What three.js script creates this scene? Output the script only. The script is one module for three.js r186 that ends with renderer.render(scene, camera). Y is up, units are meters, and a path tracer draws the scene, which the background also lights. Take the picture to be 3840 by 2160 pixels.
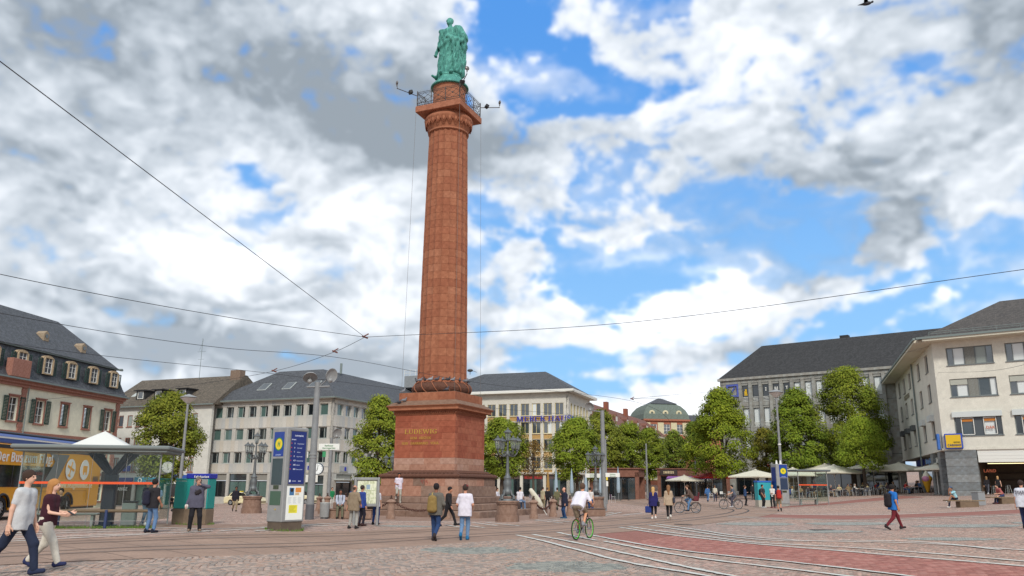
import * as THREE from 'three';
import { mergeGeometries } from 'three/addons/utils/BufferGeometryUtils.js';
import { FontLoader } from 'three/addons/loaders/FontLoader.js';
import { TextGeometry } from 'three/addons/geometries/TextGeometry.js';

// ---------- camera, sky, sun, exposure ----------
const scene = new THREE.Scene();
const camera = new THREE.PerspectiveCamera(38.9, 16 / 9, 0.1, 3000);
camera.position.set(0, 1.7, 0);
camera.rotation.order = 'YXZ';
camera.rotation.set(THREE.MathUtils.degToRad(13.7), 0, 0.006);
const renderer = new THREE.WebGLRenderer({ antialias: true });
renderer.toneMapping = THREE.LinearToneMapping;
renderer.toneMappingExposure = 1.36;
renderer.shadowMap.enabled = true;
const SUN = new THREE.Vector3(0.12, 0.95, 0.75).normalize();
const sun = new THREE.DirectionalLight(new THREE.Color(1, 0.95, 0.87), 2.0);
sun.position.copy(SUN).multiplyScalar(150);
sun.castShadow = true; sun.shadow.radius = 16; sun.shadow.mapSize.set(4096, 4096);
Object.assign(sun.shadow.camera, { left: -110, right: 110, top: 110, bottom: -110, near: 1, far: 420 });
sun.target.position.set(0, 0, -60);
scene.add(sun, sun.target);

// ---------- seeded noise ----------
function rng(s) { return () => { s |= 0; s = s + 0x6D2B79F5 | 0; let t = Math.imul(s ^ s >>> 15, 1 | s); t = t + Math.imul(t ^ t >>> 7, 61 | t) ^ t; return ((t ^ t >>> 14) >>> 0) / 4294967296; }; }
const NT = new Float32Array(65536); { const r = rng(11); for (let i = 0; i < 65536; i++) NT[i] = r(); }
const sm = t => t * t * (3 - 2 * t);
const clamp = (v, a = 0, b = 1) => Math.min(b, Math.max(a, v));
const sstep = (a, b, t) => sm(clamp((t - a) / (b - a)));
const lerp = (a, b, t) => a + (b - a) * t;
function n2(x, y) { const xi = Math.floor(x), yi = Math.floor(y), u = sm(x - xi), v = sm(y - yi), a = xi & 255, b = (xi + 1) & 255, c = (yi & 255) << 8, d = ((yi + 1) & 255) << 8; return lerp(lerp(NT[c + a], NT[c + b], u), lerp(NT[d + a], NT[d + b], u), v); }
function n3(x, y, z) { const zi = Math.floor(z), w = sm(z - zi); return lerp(n2(x + zi * 37.3, y + zi * 17.7), n2(x + (zi + 1) * 37.3, y + (zi + 1) * 17.7), w); }
function fbm(x, y, o = 5) { let s = 0, a = 0.5, t = 0; for (let i = 0; i < o; i++) { s += a * n2(x, y); t += a; x = x * 2.03 + 13.1; y = y * 2.03 + 7.7; a *= 0.5; } return s / t; }
function fbm3(x, y, z, o = 5) { let s = 0, a = 0.5, t = 0; for (let i = 0; i < o; i++) { s += a * n3(x, y, z); t += a; x = x * 2.03 + 13.1; y = y * 2.03 + 7.7; z = z * 2.03 + 3.3; a *= 0.5; } return s / t; }

// ---------- sky: broken cumulus over blue air ----------
{
  const W = 2048, Hh = 1024, data = new Float32Array(W * Hh * 4);
  // openings and banks of cloud by direction: azimuth and elevation in degrees, sizes, amount, slant
  const gaps = [[-1, 32.5, 3.2, 4, .8, -.5], [3.5, 29.5, 4, 2.6, .75, -.7], [10, 33, 5, 2, .55, 0], [3, 26, 2.5, 1.5, .35, -.3], [-19.5, 20.5, 2.6, .9, .62, -.1], [-16.5, 18, 3, 1.2, .34, -.2], [-2.8, 19.4, 1.5, 1.2, .5, 0], [1.2, 18, 3.5, 1.1, .5, -.1], [17, 18.6, 5.5, 1.6, .72, -.15], [11.5, 15.8, 7, 1.8, .78, .1], [22, 17, 3, 2, .4, 0], [4, 22, 3, 1.6, .45, -.3], [7, 27, 4, 1.6, .5, -.4], [6, 15, 3.2, 1.5, .55, .1], [21, 15.5, 4, 1.4, .45, 0], [30.5, 13.6, 6, 1.8, .8, .2], [28.5, 10.4, 6.5, 1.8, .9, .15], [33, 11, 3, 3, .4, 0], [4.5, 9, 3, .9, .6, 0], [5.5, 7.2, 2.8, .9, .6, 0], [-17.8, 15.7, 2.5, .7, .35, 0], [-2.5, 16, 1, 2.5, .2, 0]];
  const darks = [[-14, 26, 13, 4.2, .3, -.05], [-8, 23.6, 9, 2.2, .28, 0], [-28, 30, 8, 4, .2, 0], [-30, 20, 6, 5, .12, 0], [21, 20.5, 7, 3, .3, .1], [24, 16, 6, 2.2, .36, .1], [33, 27, 4, 5, .26, 0], [-24, 8.4, 11, 1.2, .36, 0], [-10, 8.2, 7, 1.3, .3, 0], [-30, 11.5, 6, 1.3, .18, 0], [14, 13, 2.2, .8, .3, 0], [19, 14.2, 3.4, 1.4, .36, 0], [17, 9.2, 5, .8, .3, 0], [2, 9.8, 4, .9, .22, 0], [-14, 16.6, 2.4, .7, .3, 0], [25, 9, 4, 1, .16, 0]];
  const lights = [[13, 13.6, 6, 2, .3, 0], [10, 11.4, 5, 2, .3, 0], [-19.5, 14.4, 4, 1.2, .34, 0], [-11, 12, 3, 1, .3, 0], [13, 6, 7, 1.6, .3, 0], [15, 27, 9, 4, .2, 0], [-25, 27.8, 4, 2, .12, 0], [-2, 27, 3, 5, .14, 0], [18, 21.8, 4, 1, .16, 0]];
  const bump = (L, az, el, jx, jy) => { let s = 0; for (const [a, e, sx, sy, k, sl] of L) { const dx = az - a + jx * sx, dy = el - e - sl * (az - a) * .35 + jy * sy; const q = dx * dx / (sx * sx) + dy * dy / (sy * sy); if (q < 6) s += k * Math.exp(-q); } return s; };
  for (let j = 0; j < Hh; j++) {
    const el = (j + .5) / Hh * 180 - 90, se = Math.sin(el * Math.PI / 180), ce = Math.cos(el * Math.PI / 180);
    for (let i = 0; i < W; i++) {
      const o = (j * W + i) * 4;
      if (el < -2) { data[o] = .24; data[o + 1] = .2; data[o + 2] = .18; data[o + 3] = 1; continue; }
      const th = ((i + .5) / W - .5) * 2 * Math.PI, x = Math.cos(th) * ce, z = Math.sin(th) * ce;
      const az = Math.atan2(x, -z) * 180 / Math.PI;
      const k = 1 / (Math.max(se, 0) + .22), px = x * k * 2.4, py = z * k * 2.4;
      const wx = fbm(px * 1.3 + 5, py * 1.3 + 9, 4) - .5, wy = fbm(px * 1.3 + 31, py * 1.3 + 2, 4) - .5;
      const ax = fbm(az * .16 + 3, el * .22 + 8, 5) - .5, ay = fbm(az * .16 + 51, el * .22 + 18, 5) - .5;
      const fine = fbm(px * 3.1 + wx * 2.6 + 40, py * 3.1 + wy * 2.6 + 4, 7);
      const det = fbm(az * .42 + ax * 3, el * .62 + ay * 3, 6);
      const low = sstep(30, 15, el) * .8 + .2 * sstep(-5, 8, az) + .12, bil = (A, E) => { let q = 0, am = .5, tt = 0, fx = A * .21 + ax * 2.2 + 9, fy = E * .36 + ay * 2.2 + 4; for (let k = 0; k < 5; k++) { q += am * Math.abs(2 * n2(fx, fy) - 1); tt += am; fx = fx * 2.07 + 5.3; fy = fy * 2.07 + 1.9; am *= .55; } return 1 - q / tt; };
      const puff = bil(az, el), lit = puff - bil(az - .35, el + .75);
      const hf = fbm(az * .9 + ax * 2 + wx * 3, el * 1.5 + ay * 2 + 60, 6);
      let cov = .62 + .2 * sstep(0, -9, az) + (hf - .5) * 1.3 + (puff - .6) * 1.05 * low + (fine - .5) * (1.25 + .9 * sstep(-6, 4, az)) + (det - .5) * 1.2 - bump(gaps, az, el, ax * 2.0, ay * 2.0) * 1.6;
      const wisp = sstep(.42, .8, fbm(az * .12 + ax * 2 + 7, el * .5 + ay * 3 + az * .06, 5)) * .5; const a = Math.max(sstep(-.25, .55, cov), wisp * sstep(-1.4, -.1, cov));
      const big = fbm(px * .9 + wx + 70, py * .9 + wy + 3, 4);
      let br = .605 + (hf - .5) * .36 + (big - .5) * .35 + (fine - .5) * .24 + (det - .5) * .26 - bump(darks, az, el, ax * 1.8, ay * 1.8) * 1.0 + bump(lights, az, el, ax * 2.4, ay * 2.4) * 1.15;
      br += .08 * (1 - sstep(.05, .6, cov)) + low * ((puff - .58) * .2 + clamp(lit, -.2, .28) * .3);
      br = clamp(br, .3, .96);
      const g = sstep(0, 34, el), sk = [lerp(.26, .075, g), lerp(.5, .25, g), lerp(.78, .62, g)];
      const t = clamp((br - .3) / .6), cr = br * lerp(.82, .98, t), cg = br * lerp(.955, 1, t), cb = br * lerp(1.1, 1.04, t);
      data[o] = lerp(sk[0], cr, a); data[o + 1] = lerp(sk[1], cg, a); data[o + 2] = lerp(sk[2], cb, a); data[o + 3] = 1;
    }
  }
  const t = new THREE.DataTexture(data, W, Hh, THREE.RGBAFormat, THREE.FloatType);
  t.mapping = THREE.EquirectangularReflectionMapping; t.magFilter = t.minFilter = THREE.LinearFilter; t.wrapS = THREE.RepeatWrapping; t.needsUpdate = true;
  scene.background = t; scene.environment = t;
}

// ---------- terrain ----------
function gy(x, z = -50) {
  if (x > 0) return x < 48 ? .00065 * x * x : .00065 * 2304 + .0624 * (x - 48);
  const s = sstep(-40, -72, z), b = x > -25 ? -.0006 * x * x : -.375 + .03 * (x + 25);
  return b * s + .13 * sstep(-5, -10, x) * (1 - s);
}

// ---------- textures (what surfaces are made of) ----------
function tex(w, h, fn, srgb = true) {
  const d = new Uint8Array(w * h * 4);
  for (let j = 0; j < h; j++) for (let i = 0; i < w; i++) { const c = fn(i / w, j / h, i, j), o = (j * w + i) * 4; d[o] = clamp(c[0]) * 255; d[o + 1] = clamp(c[1]) * 255; d[o + 2] = clamp(c[2]) * 255; d[o + 3] = 255; }
  const t = new THREE.DataTexture(d, w, h); t.wrapS = t.wrapT = THREE.RepeatWrapping; t.magFilter = THREE.LinearFilter; t.minFilter = THREE.LinearMipmapLinearFilter; t.generateMipmaps = true;
  if (srgb) t.colorSpace = THREE.SRGBColorSpace; t.needsUpdate = true; return t;
}
const rep = (t, m) => { const c = t.clone(); c.repeat.set(1 / m, 1 / m); c.needsUpdate = true; return c; };
// tileable fbm: blends shifted copies across the seam
const tf = (u, v, s, o) => { const a = fbm(u * s, v * s, o), b = fbm((u + 1) * s, v * s, o), c = fbm(u * s, (v + 1) * s, o), d = fbm((u + 1) * s, (v + 1) * s, o), e = sm(1 - u), f = sm(1 - v); return lerp(lerp(a, b, e), lerp(c, d, e), f); };
const gray = g => [g, g, g];
const T = {};
T.plaster = tex(512, 512, (u, v) => { const a = tf(u, v, 5, 4), b = tf(u, v, 60, 2); return gray(.9 + (a - .5) * .14 + (b - .5) * .1); });
T.stone = tex(512, 512, (u, v) => { const a = tf(u, v, 6, 5), b = fbm(u * 9 + 4, v * 60, 3), c = tf(u, v, 90, 2); const g = .88 + (a - .5) * .26 + (b - .5) * .12 + (c - .5) * .16; return [g, g * (.985 + (a - .5) * .1), g * (.96 + (a - .5) * .16)]; });
T.slate = tex(512, 512, (u, v) => { const row = Math.floor(v * 32), uu = u * 24 + (row & 1) * .5, col = Math.floor(uu), fv = v * 32 - row, fu = uu - col; const t = NT[(row * 53 + (col % 24) * 17) & 65535]; const j = fv < .12 || fu < .05 ? .62 : 1; return gray((.74 + t * .26) * j + (tf(u, v, 40, 2) - .5) * .12); });
T.patina = tex(512, 512, (u, v) => { const a = tf(u, v, 5, 5), b = fbm(u * 40, v * 5 + 3, 4), c = tf(u, v, 50, 2); const t = clamp((a - .5) * 1.6 + (b - .5) * 1.3 + .5); return [lerp(.17, .38, t), lerp(.4, .68, t), lerp(.37, .62, t)].map(q => q + (c - .5) * .1); });
T.wood = tex(256, 256, (u, v) => { const g = fbm(u * 3, v * 40, 4); return [.72 + (g - .5) * .4, .66 + (g - .5) * .38, .58 + (g - .5) * .36]; });
T.cloth = tex(256, 256, (u, v) => gray(.93 + (tf(u, v, 7, 4) - .5) * .1 + (tf(u, v, 70, 1) - .5) * .08));
T.sett = tex(1024, 1024, (u, v) => { // 4 m of worn porphyry setts laid in bows, too far off to part
  const C = 3, S = 36, uc = u * C, ci = Math.floor(uc), fu = uc - ci - .5, bow = (1 - 4 * fu * fu) * .1; const vv = (v + bow) * S, r = Math.floor(vv), fv = vv - r, su = (fu + .5) * 12 + (r & 1) * .5, k = Math.floor(su), f2 = su - k;
  const h1 = NT[((r % S + S) % S) * 211 + (k + ci * 13) * 37 & 65535], h2 = NT[((r % S + S) % S) * 97 + (k + ci * 13) * 151 + 7 & 65535]; const j = fv < .16 || f2 < .1 ? .72 : 1, g = (.72 + h1 * .32 + (tf(u, v, 50, 2) - .5) * .2) * j;
  const mix = h2; return [g * lerp(.72, .8, mix), g * lerp(.655, .635, mix), g * lerp(.6, .565, mix)]; });
T.greysett = tex(512, 512, (u, v) => { const S = 22, vv = v * S, r = Math.floor(vv), su = u * S + (r & 1) * .5, k = Math.floor(su) % S, j = vv - r < .16 || su - Math.floor(su) < .13 ? .7 : 1, h = NT[r * 71 + k * 29 & 65535]; const g = (.5 + h * .18 + (tf(u, v, 40, 2) - .5) * .2) * j; return [g * .99, g, g * .95]; });
T.concrete = tex(512, 512, (u, v) => { const a = tf(u, v, 4, 5), b = tf(u, v, 90, 2); const g = .68 + (a - .5) * .2 + (b - .5) * .14; return [g, g * .885, g * .8]; });
T.metal = tex(256, 256, (u, v) => gray(.92 + (tf(u, v, 6, 4) - .5) * .16));

function mat(hex, rough = .8, o = {}) {
  const c = Array.isArray(hex) ? new THREE.Color().setRGB(...hex) : new THREE.Color(hex);
  const phys = 'clearcoat' in o || 'transmission' in o || 'ior' in o || 'sheen' in o;
  return new (phys ? THREE.MeshPhysicalMaterial : THREE.MeshStandardMaterial)({ color: c, roughness: rough, ...o });
}
const tm = (hex, t, m, rough = .85, o = {}) => mat(hex, rough, { map: rep(t, m), ...o });

// ---------- geometry helpers ----------
const V = (x, y, z) => new THREE.Vector3(x, y, z);
const ident = new THREE.Matrix4();
function prep(g) { if (g.index) g = g.toNonIndexed(); for (const k of Object.keys(g.attributes)) if (!['position', 'normal', 'color'].includes(k)) g.deleteAttribute(k); if (!g.attributes.normal) g.computeVertexNormals(); return g; }
function uvBox(g) { const p = g.attributes.position, n = g.attributes.normal, uv = new Float32Array(p.count * 2); for (let i = 0; i < p.count; i++) { const x = Math.abs(n.getX(i)), y = Math.abs(n.getY(i)), z = Math.abs(n.getZ(i)); let a, b; if (y > x && y > z) { a = p.getX(i); b = p.getZ(i); } else if (x > z) { a = p.getZ(i); b = p.getY(i); } else { a = p.getX(i); b = p.getY(i); } uv[2 * i] = a; uv[2 * i + 1] = b; } g.setAttribute('uv', new THREE.BufferAttribute(uv, 2)); return g; }
function merge(list) { const l = list.map(prep); const col = l.some(g => g.attributes.color); if (col) for (const g of l) if (!g.attributes.color) g.setAttribute('color', new THREE.BufferAttribute(new Float32Array(g.attributes.position.count * 3).fill(1), 3)); return uvBox(l.length > 1 ? mergeGeometries(l) : l[0]); }
function mv(g, x = 0, y = 0, z = 0, ry = 0, rx = 0, rz = 0) { g.applyMatrix4(new THREE.Matrix4().compose(V(x, y, z), new THREE.Quaternion().setFromEuler(new THREE.Euler(rx, ry, rz, 'YXZ')), V(1, 1, 1))); return g; }
const bx = (w, h, d, x = 0, y = 0, z = 0, ry = 0, rx = 0, rz = 0) => mv(new THREE.BoxGeometry(w, h, d), x, y, z, ry, rx, rz);
const cyl = (r1, r2, h, x = 0, y = 0, z = 0, s = 16) => new THREE.CylinderGeometry(r1, r2, h, s).translate(x, y, z); // r1 top
const sph = (r, x = 0, y = 0, z = 0, sx = 1, sy = 1, sz = 1, s = 12) => new THREE.SphereGeometry(r, s, Math.max(6, s * .7 | 0)).scale(sx, sy, sz).translate(x, y, z);
const tor = (R, r, x = 0, y = 0, z = 0, s = 24, q = 8) => new THREE.TorusGeometry(R, r, q, s).translate(x, y, z);
const lathe = (pts, s = 24, x = 0, y = 0, z = 0) => new THREE.LatheGeometry(pts.map(p => new THREE.Vector2(p[0], p[1])), s).translate(x, y, z);
function rod(a, b, r, s = 6, r2 = r) { a = V(...a); b = V(...b); const d = b.clone().sub(a), g = new THREE.CylinderGeometry(r2, r, d.length(), s); g.applyQuaternion(new THREE.Quaternion().setFromUnitVectors(V(0, 1, 0), d.normalize())); const m = a.add(b).multiplyScalar(.5); return g.translate(m.x, m.y, m.z); }
const tube = (pts, r, seg = 24, s = 6, closed = false) => new THREE.TubeGeometry(new THREE.CatmullRomCurve3(pts.map(p => V(...p)), closed), seg, r, s, closed);
function cbox(w, h, d, c = .015, x = 0, y = 0, z = 0, ry = 0, rx = 0, rz = 0) { // chamfered box
  const H = [w / 2, h / 2, d / 2], P = (s, a) => [0, 1, 2].map(k => s[k] * (k === a ? H[k] : Math.max(H[k] - c, H[k] * .2))), pos = [];
  const tri = (a, b, q) => { const u = V(...b).sub(V(...a)), v = V(...q).sub(V(...a)), n = u.cross(v), m = V(a[0] + b[0] + q[0], a[1] + b[1] + q[1], a[2] + b[2] + q[2]); if (n.dot(m) < 0) pos.push(...a, ...q, ...b); else pos.push(...a, ...b, ...q); };
  const quad = (a, b, q, e) => { tri(a, b, q); tri(a, q, e); };
  for (let a = 0; a < 3; a++) for (const s of [-1, 1]) { const b = (a + 1) % 3, e = (a + 2) % 3, f = (p, q) => { const r = []; r[a] = s; r[b] = p; r[e] = q; return P(r, a); }; quad(f(-1, -1), f(1, -1), f(1, 1), f(-1, 1)); for (const t of [-1, 1]) { const S = q => { const r = []; r[a] = s; r[b] = t; r[e] = q; return r; }; quad(P(S(-1), a), P(S(1), a), P(S(1), b), P(S(-1), b)); } }
  for (const i of [-1, 1]) for (const j of [-1, 1]) for (const k of [-1, 1]) tri(P([i, j, k], 0), P([i, j, k], 1), P([i, j, k], 2));
  const g = new THREE.BufferGeometry(); g.setAttribute('position', new THREE.Float32BufferAttribute(pos, 3)); g.computeVertexNormals(); return mv(g, x, y, z, ry, rx, rz);
}
function shapeGeo(pts, depth, holes = [], bevel = 0) { // outline in x,y extruded to +z
  const s = new THREE.Shape(pts.map(p => new THREE.Vector2(p[0], p[1]))); for (const h of holes) s.holes.push(new THREE.Path(h.map(p => new THREE.Vector2(p[0], p[1]))));
  return new THREE.ExtrudeGeometry(s, { depth, bevelEnabled: bevel > 0, bevelThickness: bevel, bevelSize: bevel, bevelSegments: 1, curveSegments: 10 });
}
const rectP = (x0, y0, x1, y1) => [[x0, y0], [x1, y0], [x1, y1], [x0, y1]];

// ---------- object helpers ----------
const used = {};
function numbered(n) { used[n] = (used[n] ?? -1) + 1; return used[n] ? `${n}_${String(used[n]).padStart(3, '0')}` : n; }
function raw(name, geo, material, parent) { const m = new THREE.Mesh(geo, material); m.name = name; m.castShadow = m.receiveShadow = true; parent.add(m); return m; }
const part = (name, list, material, parent) => raw(name, merge(Array.isArray(list) ? list : [list]), material, parent);
function tag(o, label, category, group) { o.userData.label = label; o.userData.category = category; if (group) o.userData.group = group; return o; }
function thing(name, label, category, [x, y, z] = [0, 0, 0], ry = 0, group) { const g = new THREE.Group(); g.name = numbered(name); g.position.set(x, y, z); g.rotation.y = ry; scene.add(g); return tag(g, label, category, group); }
function struct(name, list, material) { const m = part(name, list, material, scene); m.userData.kind = 'structure'; return m; }
function dup(o, [x, y, z], ry, label, group) { const c = o.clone(); c.name = numbered(o.name.replace(/_\d\d\d$/, '')); c.userData = { ...o.userData }; c.position.set(x, y, z); c.rotation.y = ry; if (label) c.userData.label = label; if (group) c.userData.group = group; scene.add(c); return c; }
const on = (x, z, h = 0) => [x, gy(x, z) + h, z];
const font = await new FontLoader().loadAsync('fonts/droid/droid_serif_bold.typeface.json');
const serif = await new FontLoader().loadAsync('fonts/droid/droid_serif_regular.typeface.json');
const sans = await new FontLoader().loadAsync('fonts/droid/droid_sans_bold.typeface.json');
function text(str, size, depth = .01, f = sans, center = true) { const g = new TextGeometry(str, { font: f, size, depth, curveSegments: 3 }); g.computeBoundingBox(); const b = g.boundingBox; if (center) g.translate(-(b.min.x + b.max.x) / 2, -(b.min.y + b.max.y) / 2, 0); return g; }
function canvasTex(w, h, draw) { const c = document.createElement('canvas'); c.width = w; c.height = h; const x = c.getContext('2d'); draw(x, w, h); const t = new THREE.CanvasTexture(c); t.colorSpace = THREE.SRGBColorSpace; return t; }
function printed(w, h, t, rough = .5, o = {}) { // flat print with its own 0..1 uv
  const g = new THREE.PlaneGeometry(w, h); return [g, mat('#ffffff', rough, { map: t, ...o })]; }
function poster(name, w, h, t, parent, x, y, z, ry = 0, rough = .5, o = {}) { const [g, m] = printed(w, h, t, rough, o); g.rotateY(ry).translate(x, y, z); return raw(name, g, m, parent); }
// ---------- ground ----------
function sheet(xs, zs, lift, colfn) {
  const pos = [], idx = [], col = [], uv = [], nx = xs.length;
  for (const z of zs) for (const x of xs) { pos.push(x, gy(x, z) + lift, z); uv.push(x, z); if (colfn) col.push(...colfn(x, z)); }
  for (let j = 0; j < zs.length - 1; j++) for (let i = 0; i < nx - 1; i++) { const a = j * nx + i; idx.push(a, a + nx, a + 1, a + 1, a + nx, a + nx + 1); }
  const g = new THREE.BufferGeometry(); g.setAttribute('position', new THREE.Float32BufferAttribute(pos, 3)); g.setAttribute('uv', new THREE.Float32BufferAttribute(uv, 2)); if (colfn) g.setAttribute('color', new THREE.Float32BufferAttribute(col, 3)); g.setIndex(idx); g.computeVertexNormals();
  if (g.attributes.normal.getY(0) < 0) { const a = g.index.array; for (let i = 0; i < a.length; i += 3) [a[i + 1], a[i + 2]] = [a[i + 2], a[i + 1]]; g.computeVertexNormals(); }
  return g;
}
const steps = (a, b, n) => Array.from({ length: n + 1 }, (_, i) => a + (b - a) * i / n);
const stoneTone = (x, z) => { const a = fbm(x * .16 + 9, z * .16 + 3, 3), b = fbm(x * .55, z * .55 + 40, 3), t = .92 + (b - .5) * .26; return [t * (1 + (a - .5) * .16), t * (.99 + (a - .5) * .02), t * (.99 - (a - .5) * .12)]; };
{
  const xs = [-700, -400, -200, ...steps(-120, -30, 30), ...steps(-29, 29, 116), ...steps(30, 120, 45), 200, 400, 700], zs = [300, 120, 60, 20, 0, -8, ...steps(-12, -60, 160), ...steps(-62, -180, 60), -220, -300, -500, -900];
  const m = raw('plaza_ground', sheet(xs, zs, 0, stoneTone), mat('#ffffff', .9, { map: rep(T.sett, 4), bumpMap: rep(T.sett, 4), bumpScale: .01, vertexColors: true }), scene); m.userData.kind = 'structure';
}
// a strip along a line on the ground, from offset a to offset b (positive to the right of travel)
function ribbon(pts, a, b, lift, step = .5, jit = 0, seed = 1) {
  const cv = new THREE.CatmullRomCurve3(pts.map(p => V(p[0], 0, p[1])), false, 'centripetal'), n = Math.max(2, Math.ceil(cv.getLength() / step)), r = rng(seed), pos = [], idx = [], uv = [], K = Math.max(1, Math.ceil(Math.abs(b - a) / .5));
  for (let i = 0; i <= n; i++) { const p = cv.getPointAt(i / n), t = cv.getTangentAt(i / n), nx = -t.z, nz = t.x; for (let k = 0; k <= K; k++) { const q = lerp(a, b, k / K) + (r() - .5) * jit, x = p.x + nx * q, z = p.z + nz * q; pos.push(x, gy(x, z) + lift, z); uv.push(x, z); } if (i < n) for (let k = 0; k < K; k++) { const o = i * (K + 1) + k; idx.push(o, o + 1, o + K + 1, o + 1, o + K + 2, o + K + 1); } }
  return fin(pos, idx, uv);
}
function fin(pos, idx, uv) { const g = new THREE.BufferGeometry(); g.setAttribute('position', new THREE.Float32BufferAttribute(pos, 3)); g.setAttribute('uv', new THREE.Float32BufferAttribute(uv, 2)); g.setIndex(idx); g.computeVertexNormals(); if (g.attributes.normal.getY(0) < 0) { const x = g.index.array; for (let i = 0; i < x.length; i += 3) [x[i + 1], x[i + 2]] = [x[i + 2], x[i + 1]]; g.computeVertexNormals(); } return g; }
function zip(A, B, lift, n = 40) { // sheet between two lines
  const a = new THREE.CatmullRomCurve3(A.map(p => V(p[0], 0, p[1]))), b = new THREE.CatmullRomCurve3(B.map(p => V(p[0], 0, p[1]))), pos = [], idx = [], uv = [], K = 6;
  for (let i = 0; i <= n; i++) { const p = a.getPointAt(i / n), q = b.getPointAt(i / n); for (let k = 0; k <= K; k++) { const x = lerp(p.x, q.x, k / K), z = lerp(p.z, q.z, k / K); pos.push(x, gy(x, z) + lift, z); uv.push(x, z); } if (i < n) for (let k = 0; k < K; k++) { const o = i * (K + 1) + k; idx.push(o, o + 1, o + K + 1, o + 1, o + K + 2, o + K + 1); } }
  return fin(pos, idx, uv);
}
function setStruct(name, g, m) { const o = raw(name, g, m, scene); o.userData.kind = 'structure'; return o; }
const M = {};
M.bed = mat('#d8cac2', .88, { map: rep(T.concrete, 5) });
M.rail = mat('#3c3e42', .35, { metalness: .8 }); M.groove = mat('#5d4f45', .8);
M.brickSheet = tm('#a06a5f', T.stone, 1.3, .9); M.redgrey = tm('#a08476', T.stone, 1.7, .9);
M.paint = tm('#dcdcd4', T.plaster, .9, .75); M.grey = mat('#ffffff', .9, { map: rep(T.greysett, 2) });
const track = [[-30, .5], [-20, -10.2], [-10.7, -20], [-9.1, -21.7], [-5, -26], [-1, -30.6], [1.6, -33.6], [5.3, -38.5], [8.4, -43.4], [12.2, -49.6], [14.8, -55.2], [16.4, -60.3], [17, -65], [17, -74], [16.6, -90], [18, -108], [24, -128], [44, -178]];
setStruct('tram_bed', ribbon(track, 2.5, -5, .012, .5), M.bed);
for (const off of [0, -3.4]) for (const s of [-.5, .5]) {
  setStruct('tram_rail', ribbon(track, off + s - .035, off + s + .035, .026, .5), M.rail);
  setStruct('rail_groove', ribbon(track, off + s + .036, off + s + .085, .018, .5), M.groove);
}
// joints of the bed slabs
{ const cv = new THREE.CatmullRomCurve3(track.map(p => V(p[0], 0, p[1])), false, 'centripetal'), L = cv.getLength(), gs = []; for (let s = 12; s < 90; s += 1.55) { const p = cv.getPointAt(s / L), t = cv.getTangentAt(s / L), q = o => { const x = p.x - t.z * o, z = p.z + t.x * o; return [x, z]; }; gs.push(ribbon([q(-4.9), q(-3.9)], -.009, .009, .0165, .6), ribbon([q(-2.9), q(-.55)], -.009, .009, .0165, .6), ribbon([q(.6), q(2.4)], -.009, .009, .0165, .6)); } const o = part('slab_joints', gs.map(g => { g.deleteAttribute('uv'); return g; }), mat('#6d6157', .95), scene); o.userData.kind = 'structure'; }
const L4 = [[5.7, -31.2], [6.6, -28.4], [7.6, -25.7], [8.8, -23.4], [9.6, -21.7], [11.1, -18.6], [12.2, -15.5]], L5 = [[3.4, -27.2], [4.4, -24.2], [5.5, -21.7], [6.5, -19.9], [7.2, -18.3], [7.7, -17], [8.3, -15]];
setStruct('brick_band', zip(L4, L5, .004), M.brickSheet);
setStruct('brick_band', zip([[15.2, -52.5], [17.3, -49.7], [19.7, -47.6], [24.8, -48.3], [30.3, -49.8], [42, -55]], [[12.5, -48.6], [15, -45.2], [16.9, -42.6], [21.5, -43.4], [27.1, -44.6], [38, -48]], .004), M.brickSheet);
setStruct('brick_band', zip([[15.4, -66.4], [18.7, -65.4], [24.3, -70.5], [33.4, -81], [40, -86]], [[15.2, -62.4], [18.2, -61.6], [22.5, -65], [31.6, -73.4], [39, -79]], .004), M.brickSheet);
setStruct('brick_band', zip([[4.6, -36.4], [5.7, -33], [6.2, -28.8]], [[3, -30.7], [3.7, -27.1], [4.6, -24]], .004), M.brickSheet);
setStruct('paved_surround', zip([[-14, -49], [-9, -43.5], [-4, -43], [0, -43.8], [4, -48.5]], [[-20, -66], [-13, -64], [-6, -66], [4, -66], [9, -58]], .006), M.redgrey);
setStruct('brick_band', zip([[-13.9, -32.3], [-12.4, -31.8], [-11, -31.5], [-9.3, -33.2], [-7.4, -38.6]], [[-16, -36], [-13, -35.4], [-11, -35], [-10, -36], [-9, -41]], .004), M.redgrey);
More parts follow.
